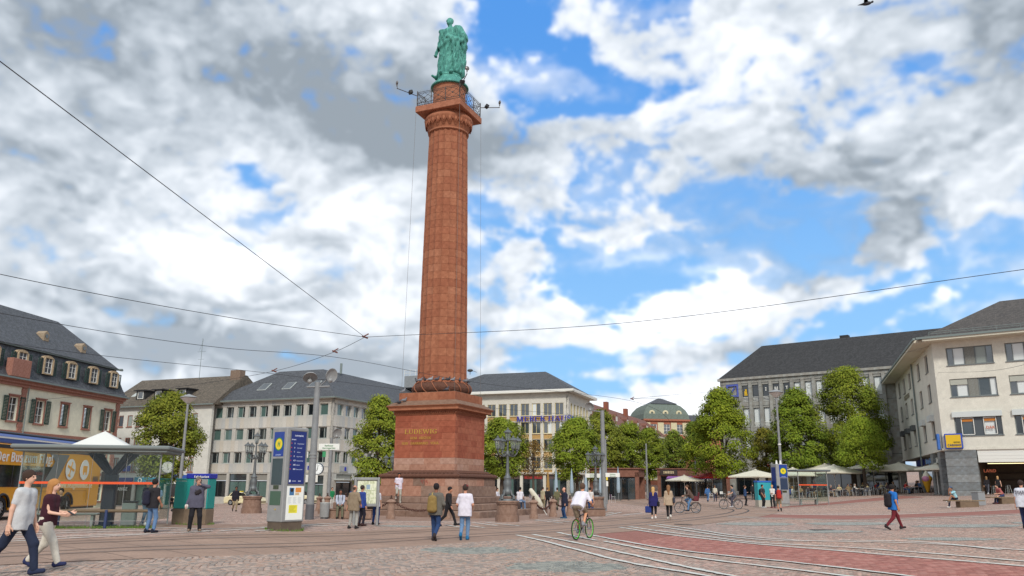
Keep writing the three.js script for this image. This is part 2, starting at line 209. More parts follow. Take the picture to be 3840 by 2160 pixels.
const lines = [[[0.2, -30.6], [1, -27.6], [1.8, -23.9], [2.8, -19.5], [3.7, -17.3], [4.3, -15.6]], [[.8, -31.1], [2, -26.7], [3, -22.5], [3.9, -18.5], [4.6, -16]], [[1.8, -32.5], [2.3, -29.9], [2.8, -27.7]], [[2.9, -30.8], [3.7, -27.1], [4.4, -24.2], [5.5, -21.7], [6.5, -19.9], [7.2, -18.3], [7.7, -17], [8.3, -15.2]], [[3, -27.3], [4.1, -22.6], [4.9, -20.3], [5.6, -18.9], [6.5, -17], [7.2, -15.2]], [[4.7, -36.6], [5.7, -31.2], [6.6, -28.4], [7.6, -25.7], [8.8, -23.4], [9.6, -21.7], [11.1, -18.6], [12.2, -15.5]], [[5.2, -37.2], [6, -32.9], [6.9, -29.5], [7.7, -26.6], [9.6, -24.4], [11, -21.8], [11.8, -19.7], [13.4, -15.8]], [[6.8, -39.7], [7.6, -34.1], [8.1, -30.2], [9.5, -27.4], [12.3, -25.8], [13.7, -22.8], [15.4, -19]], [[6.3, -38.7], [7.2, -32.3], [7.8, -29.1], [8.6, -27.5], [9.5, -27.1]], [[10.6, -27.5], [12.6, -26.4], [13.2, -23]],
  [[15.2, -52.5], [17.3, -49.7], [19.7, -47.6], [24.8, -48.3], [30.3, -49.8], [42, -55]], [[12.2, -47.6], [14.6, -43.9], [16.4, -41.4], [20.8, -41.9], [26.1, -43], [37, -46]], [[12.5, -48.6], [15, -45.2], [16.9, -42.6], [21.5, -43.4], [27.1, -44.6], [38, -48]],
  [[15.4, -65.8], [18.7, -64.4], [24.3, -69.7], [33.4, -80.4], [40, -86]], [[17.7, -61.2], [22.5, -64.5], [31.6, -73], [37.5, -77.7]],
  [[-17.4, -26], [-16.4, -27.3], [-14.9, -29.5], [-13.5, -30.6]], [[-15.8, -26.4], [-13.6, -28.8], [-11.8, -29.9], [-10.4, -29.6]], [[-15.8, -22.4], [-14.5, -24.3], [-13.6, -26.1], [-12.1, -27.5], [-10.9, -28.7], [-10.4, -29.6]], [[-15, -21.9], [-14, -23.5], [-12.9, -25.5], [-11.7, -27.4]], [[-13.9, -32], [-12.4, -31.4], [-11, -31.1], [-9.3, -32.8], [-7.4, -38.1], [-5.3, -40.8], [-2.1, -41]], [[-10.1, -29.6], [-9.2, -32.3], [-7, -36.5]], [[-9, -30], [-8.5, -31.6]], [[-1.8, -40.7], [-.6, -37.7]], [[-1.2, -41.1], [.4, -37.6]], [[-2.7, -39.5], [-1.1, -35.8]], [[-2.9, -38.1], [-2, -35.7]], [[1.3, -44.2], [2.5, -40.8]], [[1.3, -44.2], [4, -47.8]], [[2, -44.3], [3.2, -41.6]], [[5.2, -52.3], [7, -57.5]], [[5.5, -50.6], [7.5, -57.5]], [[6.8, -51.5], [8.7, -55.8]], [[27, -41.5], [34, -44.5]], [[28.5, -40], [36, -43]], [[20, -86], [24, -94]], [[21.4, -84], [26, -92]]];
lines.forEach((l, i) => setStruct('painted_line', ribbon(l, -.075, .075, .024, .22, .05, i + 3), M.paint));
// patches of grey setts among the red
const oval = (cx, cz, rx, rz, rot, lift) => { const pos = [cx, gy(cx, cz) + lift, cz], uv = [cx, cz], idx = [], n = 28, r = rng(cx * 100 | 0); for (let i = 0; i < n; i++) { const a = i / n * 6.2832, k = .88 + r() * .24, u = Math.cos(a) * rx * k, w = Math.sin(a) * rz * k, x = cx + u * Math.cos(rot) - w * Math.sin(rot), z = cz + u * Math.sin(rot) + w * Math.cos(rot); pos.push(x, gy(x, z) + lift, z); uv.push(x, z); idx.push(0, 1 + i, 1 + (i + 1) % n); } return fin(pos, idx, uv); };
for (const [x, z, a, b] of [[11.4, -39.4, 1.7, 1.6], [11.9, -32.8, 1.6, 1], [15.4, -38.6, 1.9, 1.5], [18.9, -35.2, 2, 1.3], [14.3, -27.6, 1.5, .8], [-4.6, -37, 1.3, .7], [9.7, -45.2, .8, 2], [23, -36, 1.6, 1.3]]) setStruct('grey_sett_patch', oval(x, z, a, b, .2, .008), M.grey);
// setts of the foreground, one by one
{
  const bandZ = x => { const P = [[-14, -13.5], [-9.1, -17.7], [-7.3, -20.2], [-4.4, -23.2], [-1.7, -26.1], [.1, -28.4], [2, -32]]; for (let i = 0; i < P.length - 1; i++) if (x <= P[i + 1][0]) return lerp(P[i][1], P[i + 1][1], (x - P[i][0]) / (P[i + 1][0] - P[i][0])); return -99; };
  const edgeX = z => { const P = [[-30.6, .1], [-27.6, .85], [-23.9, 1.65], [-19.5, 2.65], [-17.3, 3.5], [-14, 4.6]]; for (let i = 0; i < P.length - 1; i++) if (z <= P[i + 1][0]) return lerp(P[i][1], P[i + 1][1], clamp((z - P[i][0]) / (P[i + 1][0] - P[i][0]))); return 5; };
  const r = rng(77), out = [], s = .118, colW = 1.42, dir = .35, cd = Math.cos(dir), sd = Math.sin(dir);
  for (let ci = -16; ci < 16; ci++) for (let ri = -160; ri < 160; ri++) for (let k = 0; k < 12; k++) {
    const fu = (k + .5 + (ri & 1) * .4) / 12 - .5, u = (ci + fu + .5) * colW, v = ri * s + (1 - 4 * fu * fu) * .34, x = u * cd - v * sd - 1, z = u * sd + v * cd - 20;
    if (z > -15 || z < bandZ(x) + .12 || x > edgeX(z) - .06 || x < -10.5) continue;
    const e = (cx, cz, a, b) => ((x - cx) / a) ** 2 + ((z - cz) / b) ** 2 < 1 + (fbm(x * 2, z * 2, 2) - .5), grey = e(-1, -23.3, 1.35, 1.2) || e(1.2, -18.8, 1.25, 1.25);
    out.push([x, z, dir + Math.atan(-8 * fu * .34 / colW) * .8 + (r() - .5) * .1, .86 + r() * .12, r(), grey, Math.hypot(x, z)]);
  }
  out.sort((a, b) => a[6] - b[6]);
  const geo = cbox(s * .97, .05, s * .9, .009), tones = [['#95867b', '#a08d81', '#8b7d74', '#aa9588', '#9c8273', '#807770'], ['#7b7d77', '#86877f', '#71736e', '#8d8d85']];
  const sm_ = tones.map(l => l.map(c => mat(c, .82))); const A = new THREE.Group(); A.name = 'sett_paving'; A.userData.kind = 'structure'; scene.add(A);
  uvBox(geo);
  const big = [];
  out.forEach((q, i) => { const y = gy(q[0], q[1]) - .012 + q[4] * .006, l = sm_[q[5] ? 1 : 0]; if (i < 300) { const m = raw('sett', geo, l[q[4] * l.length | 0], A); m.position.set(q[0], y, q[1]); m.rotation.y = -q[2]; m.scale.set(q[3], 1, q[3]); } else big.push(q); });
  const im = new THREE.InstancedMesh(geo, mat('#ffffff', .82), big.length), m4 = new THREE.Matrix4(), c = new THREE.Color(); im.name = 'setts'; im.userData.kind = 'stuff';
  big.forEach((q, i) => { m4.compose(V(q[0], gy(q[0], q[1]) - .012 + q[4] * .006, q[1]), new THREE.Quaternion().setFromEuler(new THREE.Euler(0, -q[2], 0)), V(q[3], 1, q[3])); im.setMatrixAt(i, m4); const l = tones[q[5] ? 1 : 0]; im.setColorAt(i, c.set(l[q[4] * l.length | 0])); }); im.receiveShadow = true; A.add(im);
  console.log('setts', out.length);
}
// clinker bricks of the red band
{
  const a = new THREE.CatmullRomCurve3(L4.map(p => V(p[0], 0, p[1]))), b = new THREE.CatmullRomCurve3(L5.map(p => V(p[0], 0, p[1]))), r = rng(5), out = [], n = 118;
  for (let i = 6; i < n; i++) { const t = i / n, p = a.getPointAt(t), q = b.getPointAt(t), w = p.distanceTo(q), ang = Math.atan2(q.z - p.z, q.x - p.x), m = Math.floor((w - .2) / .232); for (let k = 0; k < m; k++) { const f = (.14 + (k + .5 + (i & 1) * .5) * .232) / w; if (f > .96) continue; const x = lerp(p.x, q.x, f), z = lerp(p.z, q.z, f); out.push([x, z, ang, r(), Math.hypot(x, z)]); } }
  out.sort((u, v) => u[4] - v[4]); const geo = uvBox(cbox(.224, .05, .108, .006)), cols = ['#945c51', '#9e665b', '#88544a', '#a57267', '#956459'], ml = cols.map(c => mat(c, .85)), A = new THREE.Group(); A.name = 'clinker_paving'; A.userData.kind = 'structure'; scene.add(A);
  out.slice(0, 300).forEach(q => { const m = raw('brick', geo, ml[q[3] * 5 | 0], A); m.position.set(q[0], gy(q[0], q[1]) - .012 + q[3] * .004, q[1]); m.rotation.y = -q[2]; });
  const rest = out.slice(300), im = new THREE.InstancedMesh(geo, mat('#ffffff', .85), rest.length), m4 = new THREE.Matrix4(), c = new THREE.Color(); im.name = 'bricks'; im.userData.kind = 'stuff';
  rest.forEach((q, i) => { m4.compose(V(q[0], gy(q[0], q[1]) - .012 + q[3] * .004, q[1]), new THREE.Quaternion().setFromEuler(new THREE.Euler(0, -q[2], 0)), V(1, 1, 1)); im.setMatrixAt(i, m4); im.setColorAt(i, c.set(cols[q[3] * 5 | 0])); }); A.add(im);
  console.log('bricks', out.length);
}
// manhole cover, drain grate, litter-free joints with moss by the walls
for (const [x, z, lab] of [[8, -39.3, 'round iron manhole cover near the tram rails']]) { const t = thing('manhole_cover', lab, 'manhole cover', on(x, z, .003)); part('rim', [lathe([[.36, 0], [.43, 0], [.43, .02], [.36, .02]], 28)], mat('#4b4744', .6, { metalness: .5 }), t); part('lid', [cyl(.355, .355, .016, 0, .008, 0, 28), ...[-.2, -.1, 0, .1, .2].map(o => bx(.5, .008, .03, 0, .018, o))], mat('#5c534d', .6, { metalness: .4 }), t); }
{ const t = thing('drain_grate', 'rectangular iron drain grate set in the paving', 'drain', on(12.4, -33.7, .003), .1); part('frame', [bx(.95, .016, .05, 0, .008, -.2), bx(.95, .016, .05, 0, .008, .2), bx(.05, .016, .35, -.45, .008, 0), bx(.05, .016, .35, .45, .008, 0)], M.rail, t); part('bars', Array.from({ length: 11 }, (_, i) => bx(.03, .012, .34, -.38 + i * .076, .007, 0)), mat('#574d48', .6, { metalness: .4 }), t); }
// ---------- monument ----------
const GAM = 23 * Math.PI / 180;
const MC = [-4.55, -53.4];
M.sand = ['#a96a4e', '#ad7053', '#a26449', '#a96d51', '#a5684c', '#af7458'].map(c => tm(c, T.stone, 1.1, .9));
M.dieS = ['#ab6047', '#b0684e', '#a1573f', '#ad654c', '#a65b44'].map(c => tm(c, T.stone, 1.1, .9));
M.pale = ['#b98a76', '#bb9380', '#b08370', '#be9888'].map(c => tm(c, T.stone, 1.1, .9));
M.stepS = ['#957b6e', '#8c7265', '#9d8375', '#866d61'].map(c => tm(c, T.stone, 1.4, .92));
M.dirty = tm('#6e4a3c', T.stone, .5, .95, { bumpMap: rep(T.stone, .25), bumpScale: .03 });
M.ledge = tm('#8a6d5c', T.stone, 1.2, .95);
M.core = tm('#a4644a', T.stone, 1.1, .95);
const mon = thing('column_monument', 'tall red sandstone column monument with stepped base and gilt lettering', 'monument', [MC[0], 0, MC[1]], -GAM);
// local axes: x runs along the front face to the right, -z is away; front face looks along +z
const pick = (l, r) => l[r() * l.length | 0];
function ring(name, h, y0, y1, mats, seed, len, par, bev = .014, depth = .42) { // one course of blocks round a square of half width h
  const r = rng(seed), H = y1 - y0 - .004;
  for (let f = 0; f < 4; f++) {
    const full = f % 2 === 0, L = full ? 2 * h : 2 * (h - depth), n = Math.max(1, Math.round(L / len)); let x = -L / 2, cuts = [0]; for (let i = 1; i < n; i++) cuts.push((i + (r() - .5) * .45) / n); cuts.push(1);
    for (let i = 0; i < n; i++) { const a = -L / 2 + cuts[i] * L, b = -L / 2 + cuts[i + 1] * L, g = cbox(b - a - .004, H, depth, bev, (a + b) / 2, (y0 + y1) / 2, h - depth / 2 + (r() - .5) * .004); g.rotateY(f * Math.PI / 2); part(name, g, pick(mats, r), par); }
  }
}
[[5.35, -.3, .36], [4.72, .36, .73], [4.1, .73, 1.1]].forEach(([h, a, b], i) => { ring('step_block', h, a, b, M.stepS, 21 + i, 1.55, mon, .035, 1.1); });
part('foundation', [bx(7.6, 1.3, 7.6, 0, .4, 0)], M.stepS[1], mon);
ring('plinth_block', 2.74, 1.1, 1.72, [...M.pale.slice(0, 3), M.stepS[0], M.stepS[2]], 31, 1.35, mon, .012, .5);
ring('plinth_block', 2.68, 1.72, 2.2, [...M.pale, M.stepS[1]], 32, 1.05, mon, .012, .5);
function sqLathe(prof, seg = 1) { // moulding swept round a square
  const pos = [], P = prof; for (let f = 0; f < 4; f++) { const a = f * Math.PI / 2, c = Math.cos(a), s = Math.sin(a), q = (x, y, z) => [x * c + z * s, y, -x * s + z * c]; for (let i = 0; i < P.length - 1; i++) { const [h0, y0] = P[i], [h1, y1] = P[i + 1], A = q(-h0, y0, h0), B = q(h0, y0, h0), C = q(h1, y1, h1), D = q(-h1, y1, h1); pos.push(...A, ...B, ...C, ...A, ...C, ...D); } }
  const g = new THREE.BufferGeometry(); g.setAttribute('position', new THREE.Float32BufferAttribute(pos, 3)); g.computeVertexNormals(); return g;
}
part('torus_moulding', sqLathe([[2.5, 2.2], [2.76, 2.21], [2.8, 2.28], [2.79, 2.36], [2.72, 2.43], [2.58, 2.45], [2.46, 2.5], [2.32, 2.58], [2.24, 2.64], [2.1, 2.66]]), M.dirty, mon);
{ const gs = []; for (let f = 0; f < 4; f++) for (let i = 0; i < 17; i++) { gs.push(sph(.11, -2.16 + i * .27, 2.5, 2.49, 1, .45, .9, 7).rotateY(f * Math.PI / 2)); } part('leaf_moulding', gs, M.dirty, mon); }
for (let i = 0; i < 9; i++) { const a = 2.65 + i * .376; ring('die_block', 2.13, a, a + .376, i < 2 ? M.pale : M.dieS, 40 + i, i % 2 ? 1.15 : .95, mon, .007, .4); }
part('die_core', bx(3.7, 5.6, 3.7, 0, 4.2, 0), M.core, mon);
part('dentil_band', sqLathe([[2.12, 6.03], [2.17, 6.05], [2.17, 6.08], [2.2, 6.26], [2.2, 6.3]]), M.sand[2], mon);
{ const gs = []; for (let f = 0; f < 4; f++) for (let i = 0; i < 29; i++) gs.push(sph(.062, -2.16 + i * .1543, 6.17, 2.2, 1, 1.25, .7, 6).rotateY(f * Math.PI / 2)); const d = part('dentils', gs, M.sand[2], mon); d.userData.kind = 'stuff'; }
part('cornice', sqLathe([[2.2, 6.3], [2.44, 6.33], [2.46, 6.34], [2.46, 6.47], [2.48, 6.48], [2.5, 6.52], [2.57, 6.58], [2.58, 6.62], [2.3, 6.78], [2.05, 6.95]]), M.sand[1], mon);
part('cornice_top', sqLathe([[2.585, 6.622], [2.32, 6.79], [2.05, 6.955]]), M.ledge, mon);
ring('block', 2, 6.93, 7.47, M.sand, 61, 1.3, mon, .01, .5); part('block_core', bx(3.4, .5, 3.4, 0, 7.22, 0), M.core, mon); part('block_top', bx(3.98, .05, 3.98, 0, 7.46, 0), M.ledge, mon);
{ // carved torus under the shaft: leaves bound by ribbons
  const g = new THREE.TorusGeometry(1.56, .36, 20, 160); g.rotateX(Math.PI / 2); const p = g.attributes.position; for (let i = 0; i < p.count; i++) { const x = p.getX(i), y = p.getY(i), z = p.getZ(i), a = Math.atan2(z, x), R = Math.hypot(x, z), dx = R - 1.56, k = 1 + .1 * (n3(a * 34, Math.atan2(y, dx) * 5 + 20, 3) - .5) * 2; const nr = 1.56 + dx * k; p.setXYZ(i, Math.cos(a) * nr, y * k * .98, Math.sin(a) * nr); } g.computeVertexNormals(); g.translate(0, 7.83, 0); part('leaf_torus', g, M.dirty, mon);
  const rb = []; for (let i = 0; i < 14; i++) { const a0 = i / 14 * 6.283, pts = []; for (let k = 0; k <= 8; k++) { const t = lerp(-1.2, 1.9, k / 8), a = a0 + t * .12, R = 1.56 + Math.cos(t) * .372; pts.push([Math.cos(a) * R, 7.83 + Math.sin(t) * .372, Math.sin(a) * R]); } rb.push(tube(pts, .035, 10, 5)); } part('ribbon', rb, M.sand[3], mon);
}
part('shaft_foot', lathe([[1.5, 8.1], [1.72, 8.12], [1.74, 8.2], [1.68, 8.28], [1.6, 8.34]], 60), M.sand[0], mon);
{ // fluted shaft of drum blocks
  const N = 34, y0 = 8.3, y1 = 25.75, h = (y1 - y0) / N, FL = 20, R = y => { const t = (y - y0) / (y1 - y0); return lerp(1.63, 1.36, t) + .03 * Math.sin(t * Math.PI); }, r = rng(90), back = [];
  const seg = (k, off, ya, yb, gap = .004) => { // two flutes wide
    const pos = [], C = 12, rows = [[ya + .002, -.012], [ya + .014, 0], [yb - .014, 0], [yb - .002, -.012]], pt = (c, row) => { const fl = k * 2 + off + c / 6, f = fl - Math.floor(fl + 1e-6), dip = .075 * Math.pow(Math.sin(Math.PI * clamp(f)), .8), e = (c === 0 || c === C) ? .006 : 0, rr = R(row[0]) - dip + row[1] - e, a = fl / FL * 6.28318 + (c === 0 ? gap / rr : c === C ? -gap / rr : 0); return [Math.cos(a) * rr, row[0], -Math.sin(a) * rr]; };
    for (let c = 0; c < C; c++) for (let q = 0; q < 3; q++) { const A = pt(c, rows[q]), B = pt(c + 1, rows[q]), D = pt(c + 1, rows[q + 1]), E = pt(c, rows[q + 1]); pos.push(...A, ...B, ...D, ...A, ...D, ...E); }
    const g = new THREE.BufferGeometry(); g.setAttribute('position', new THREE.Float32BufferAttribute(pos, 3)); g.computeVertexNormals(); return g; };
  for (let i = 0; i < N; i++) for (let k = 0; k < 10; k++) { const off = i % 2, ya = y0 + i * h, g = seg(k, off, ya, ya + h), am = (k * 2 + off + 1) / FL * 6.28318, facing = Math.cos(am - Math.PI * 1.5 - .05); // front looks along +z
    if (facing > -.35) part('drum_block', g, M.sand[(NT[i * 7] * 4 + r() * 2.2 | 0) % 6], mon); else back.push(g); }
  const b = part('drum_blocks', back, M.sand[0], mon); b.userData.kind = 'stuff';
  part('shaft_core', lathe([[1.52, y0], [1.26, y1]], 24), M.core, mon);
}
part('necking', lathe([[1.3, 25.7], [1.42, 25.72], [1.44, 25.78], [1.42, 25.84], [1.37, 25.88]], 60), M.sand[5], mon);
part('capital', lathe([[1.36, 25.86], [1.4, 26], [1.5, 26.2], [1.62, 26.45], [1.7, 26.62], [1.72, 26.72], [1.66, 26.85], [1.5, 26.9], [1.5, 27.06]], 60), M.sand[1], mon);
{ const egg = uvBox(prep(sph(.15, 0, 0, 0, .78, 1.7, .55, 10))), tip = uvBox(prep(sph(.05, 0, 0, 0, .6, 4, .8, 6))); for (let i = 0; i < 24; i++) { const a = i / 24 * 6.28318; const m = raw('egg_ornament', egg, M.sand[1], mon); m.position.set(Math.cos(a) * 1.6, 26.48, Math.sin(a) * 1.6); m.rotation.set(0, -a + Math.PI / 2, 0); const d = raw('dart_ornament', tip, M.sand[2], mon), b = a + Math.PI / 24; d.position.set(Math.cos(b) * 1.64, 26.5, Math.sin(b) * 1.64); d.rotation.y = -b + Math.PI / 2; const tr = raw('egg_frame', EGGF(), M.sand[2], mon); tr.position.copy(m.position); tr.rotation.copy(m.rotation); } }
function EGGF() { return EGGF.g ??= uvBox(prep(tube([[-.16, .3, 0], [-.17, 0, .03], [-.1, -.25, .02], [0, -.32, .01], [.1, -.25, .02], [.17, 0, .03], [.16, .3, 0]], .028, 14, 5))); }
part('abacus', [cbox(3.5, .46, 3.5, .03, 0, 27.31, 0)], tm('#b0745a', T.stone, 1.1, .9), mon);
M.iron = mat('#4f4a48', .6, { metalness: .5 });
{ // railing: four sides with posts, rails, crossed bars and spikes
  const h = 1.66, yb = 27.56, yt = 28.6, posts = [], rails = [], spikes = [], cross = [], ros = [];
  for (let f = 0; f < 4; f++) { const R = g => g.rotateY(f * Math.PI / 2); for (const x of [-h, -h / 3 * 1.0, h / 3 * 1.0]) posts.push(R(rod([x, yb, h], [x, yt + .04, h], .028, 6))); for (const y of [yb + .06, yb + .2, yt - .1, yt]) rails.push(R(rod([-h, y, h], [h, y, h], .018, 5))); for (let i = 0; i < 30; i++) spikes.push(R(rod([-h + i * .114, yt, h], [-h + i * .114, yt + .17, h], .009, 4, .002))); for (let k = 0; k < 3; k++) { const a = -h + k * h * 2 / 3, b = a + h * 2 / 3, m = (a + b) / 2, y0 = yb + .2, y1 = yt - .1; for (const [p, q] of [[[a, y0], [b, y1]], [[a, y1], [b, y0]], [[m, y0], [a, (y0 + y1) / 2]], [[m, y0], [b, (y0 + y1) / 2]], [[m, y1], [a, (y0 + y1) / 2]], [[m, y1], [b, (y0 + y1) / 2]]]) cross.push(R(rod([p[0], p[1], h], [q[0], q[1], h], .013, 4))); ros.push(R(sph(.07, m, (y0 + y1) / 2, h, 1, 1, .4, 8))); } }
  const rl = new THREE.Group(); rl.name = 'railing'; mon.add(rl); part('posts', posts, M.iron, rl); part('rails', rails, M.iron, rl); part('crossed_bars', cross, M.iron, rl); part('rosettes', ros, M.iron, rl); part('spikes', spikes, M.iron, rl);
}
M.patina = mat('#ffffff', .75, { map: rep(T.patina, 1.6) });
part('drum', lathe([[1.28, 27.5], [1.28, 27.7], [1.2, 27.75], [1.16, 28.6], [1.14, 29.1], [1.17, 29.2], [1.2, 29.3]], 48), M.sand[5], mon);
part('bronze_cap', lathe([[1.0, 29.28], [1.32, 29.3], [1.36, 29.36], [1.34, 29.44], [1.2, 29.6], [1.05, 29.76], [.95, 29.86], [.9, 29.95], [.88, 30.1], [.82, 30.18], [0, 30.2]], 48), M.patina, mon);
// inscription
M.gold = mat('#c2a044', .5, { metalness: .4 });
for (const [s, z, y] of [['LUDEWIG', .27, 5.02], ['DEM   ERSTEN', .15, 4.62], ['SEIN   DANKBARES   VOLK.', .145, 4.3]]) { const g = text(s, z, .02, serif); g.scale(s.length === 7 ? 1.28 : 1.02, 1, 1); const m = part('gilt_lettering', g.translate(-.28, y, 2.127), M.gold, mon); }
// red scrawl on the plinth
part('scrawl', [tube([[.2, 2.1, 2.69], [.26, 1.9, 2.69], [.3, 1.85, 2.69]], .012, 8, 4), tube([[.12, 2, 2.69], [.38, 2.03, 2.69]], .012, 8, 4), tube([[.42, 2.1, 2.69], [.45, 1.8, 2.69]], .012, 8, 4), tube([[.56, 2.08, 2.69], [.5, 1.95, 2.69], [.62, 1.96, 2.69], [.56, 1.78, 2.69]], .012, 10, 4)], mat('#9d3a34', .8), mon);
// rods and guy wires down the corners
const mw = (lx, lz) => [MC[0] + lx * Math.cos(GAM) - lz * Math.sin(GAM), MC[1] + lx * Math.sin(GAM) + lz * Math.cos(GAM)];
for (const [sx, sz, lab] of [[-1, 1, 'thin lightning cable down the left corner of the column'], [1, 1, 'thin lightning cable down the front corner of the column'], [1, -1, 'thin lightning cable down the right corner of the column']]) { const a = mw(sx * 1.7, sz * 1.7), b = mw(sx * 1.9, sz * 1.9); const o = part(numbered('lightning_cable'), rod([a[0], 27.5, a[1]], [b[0], 7.5, b[1]], .011, 4), mat('#77716c', .6, { metalness: .4 }), scene); tag(o, lab, 'cable'); }
// floodlights on arms at the railing corners
function floodArm(sx, sz, lab, flip) {
  const p = mw(sx * 1.66, sz * 1.66), L = Math.hypot(...p), t = thing('floodlight_arm', lab, 'floodlight', [p[0], 28.1, p[1]], -GAM + Math.atan2(sx, sz), 'floodlights on the column railing');
  part('arm', [rod([0, -.4, 0], [0, .6, 0], .035), rod([0, .25, 0], [0, .55, 1.5], .03), rod([0, .5, 1.45], [0, .8, 1.5], .02)], M.iron, t); part('lamp_head', [sph(.16, 0, .95, 1.5, 1, 1, .5, 12), cyl(.05, .05, .1, 0, .78, 1.5)], mat('#6f6a68', .4, { metalness: .6 }), t); part('lamp_box', cbox(.34, .24, .26, .03, 0, .45, .5, 0, .4), mat('#1d1d1f', .5), t);
}
floodArm(-1, 1, 'floodlight arm sticking out at the left corner of the column railing'); floodArm(1, 1, 'floodlight arm at the front corner of the column railing'); floodArm(1, -1, 'floodlight arm sticking out at the right corner of the column railing');
// ---------- solids from distance fields (figures, statue) ----------
class Field {
  constructor(lo, hi, c) { this.lo = lo; this.c = c; this.n = [0, 1, 2].map(i => Math.ceil((hi[i] - lo[i]) / c) + 2); this.f = new Float32Array(this.n[0] * this.n[1] * this.n[2]).fill(9); }
  each(lo, hi, fn) { const { c, n, f } = this, a = [0, 1, 2].map(i => clamp(Math.floor((lo[i] - this.lo[i]) / c), 0, n[i] - 1)), b = [0, 1, 2].map(i => clamp(Math.ceil((hi[i] - this.lo[i]) / c), 0, n[i] - 1)); for (let k = a[2]; k <= b[2]; k++) for (let j = a[1]; j <= b[1]; j++) for (let i = a[0]; i <= b[0]; i++) { const o = (k * n[1] + j) * n[0] + i; f[o] = fn(this.lo[0] + i * c, this.lo[1] + j * c, this.lo[2] + k * c, f[o]); } return this; }
  cap(a, b, ra, rb = ra, k = .03) { const R = Math.max(ra, rb) + k + 2.5 * this.c, dx = b[0] - a[0], dy = b[1] - a[1], dz = b[2] - a[2], q = dx * dx + dy * dy + dz * dz || 1e-9; return this.each([0, 1, 2].map(i => Math.min(a[i], b[i]) - R), [0, 1, 2].map(i => Math.max(a[i], b[i]) + R), (x, y, z, f) => { const px = x - a[0], py = y - a[1], pz = z - a[2], t = clamp((px * dx + py * dy + pz * dz) / q), d = Math.hypot(px - t * dx, py - t * dy, pz - t * dz) - (ra + (rb - ra) * t), h = Math.max(k - Math.abs(f - d), 0) / k; return Math.min(f, d) - h * h * k * .25; }); }
  ell(p, r, k = .03) { const m = Math.min(...r), R = k + 2.5 * this.c; return this.each(p.map((v, i) => v - r[i] - R), p.map((v, i) => v + r[i] + R), (x, y, z, f) => { const a = (x - p[0]) / r[0], b = (y - p[1]) / r[1], c = (z - p[2]) / r[2], l = Math.hypot(a, b, c), g = Math.hypot(a / r[0], b / r[1], c / r[2]), d = l < 1e-6 ? -m : l * (l - 1) / g, h = Math.max(k - Math.abs(f - d), 0) / k; return Math.min(f, d) - h * h * k * .25; }); }
  map(fn) { const { c, n, f } = this; let o = 0; for (let k = 0; k < n[2]; k++) for (let j = 0; j < n[1]; j++) for (let i = 0; i < n[0]; i++, o++) if (f[o] < .2) f[o] = fn(this.lo[0] + i * c, this.lo[1] + j * c, this.lo[2] + k * c, f[o]); return this; }
  mesh() { // surface nets
    const { f, n: [nx, ny, nz], c, lo } = this, id = new Int32Array(nx * ny * nz).fill(-1), pos = [], idx = [], sy = nx, sz = nx * ny;
    for (let k = 0; k < nz - 1; k++) for (let j = 0; j < ny - 1; j++) for (let i = 0; i < nx - 1; i++) {
      const o = k * sz + j * sy + i; let m = 0; for (let q = 0; q < 8; q++) if (f[o + (q & 1) + (q >> 1 & 1) * sy + (q >> 2) * sz] < 0) m |= 1 << q; if (m === 0 || m === 255) continue;
      let X = 0, Y = 0, Z = 0, w = 0; for (let q = 0; q < 8; q++) for (let a = 0; a < 3; a++) { if (q >> a & 1) continue; const p = q | 1 << a; if ((m >> q & 1) === (m >> p & 1)) continue; const fq = f[o + (q & 1) + (q >> 1 & 1) * sy + (q >> 2) * sz], fp = f[o + (p & 1) + (p >> 1 & 1) * sy + (p >> 2) * sz], t = fq / (fq - fp); X += (q & 1) + (a === 0 ? t : 0); Y += (q >> 1 & 1) + (a === 1 ? t : 0); Z += (q >> 2) + (a === 2 ? t : 0); w++; }
      id[o] = pos.length / 3; pos.push(lo[0] + (i + X / w) * c, lo[1] + (j + Y / w) * c, lo[2] + (k + Z / w) * c);
    }
    const quad = (a, b, q, d, s) => { if (a < 0 || b < 0 || q < 0 || d < 0) return; s ? idx.push(a, b, q, a, q, d) : idx.push(a, q, b, a, d, q); };
    for (let k = 1; k < nz - 1; k++) for (let j = 1; j < ny - 1; j++) for (let i = 1; i < nx - 1; i++) { const o = k * sz + j * sy + i, s = f[o] < 0; if (s !== f[o + 1] < 0) quad(id[o - sy - sz], id[o - sz], id[o], id[o - sy], s); if (s !== f[o + sy] < 0) quad(id[o - 1 - sz], id[o - 1], id[o], id[o - sz], s); if (s !== f[o + sz] < 0) quad(id[o - 1 - sy], id[o - sy], id[o], id[o - 1], s); }
    const g = new THREE.BufferGeometry(); g.setAttribute('position', new THREE.Float32BufferAttribute(pos, 3)); g.setIndex(idx); g.computeVertexNormals(); return uvBox(g);
  }
}
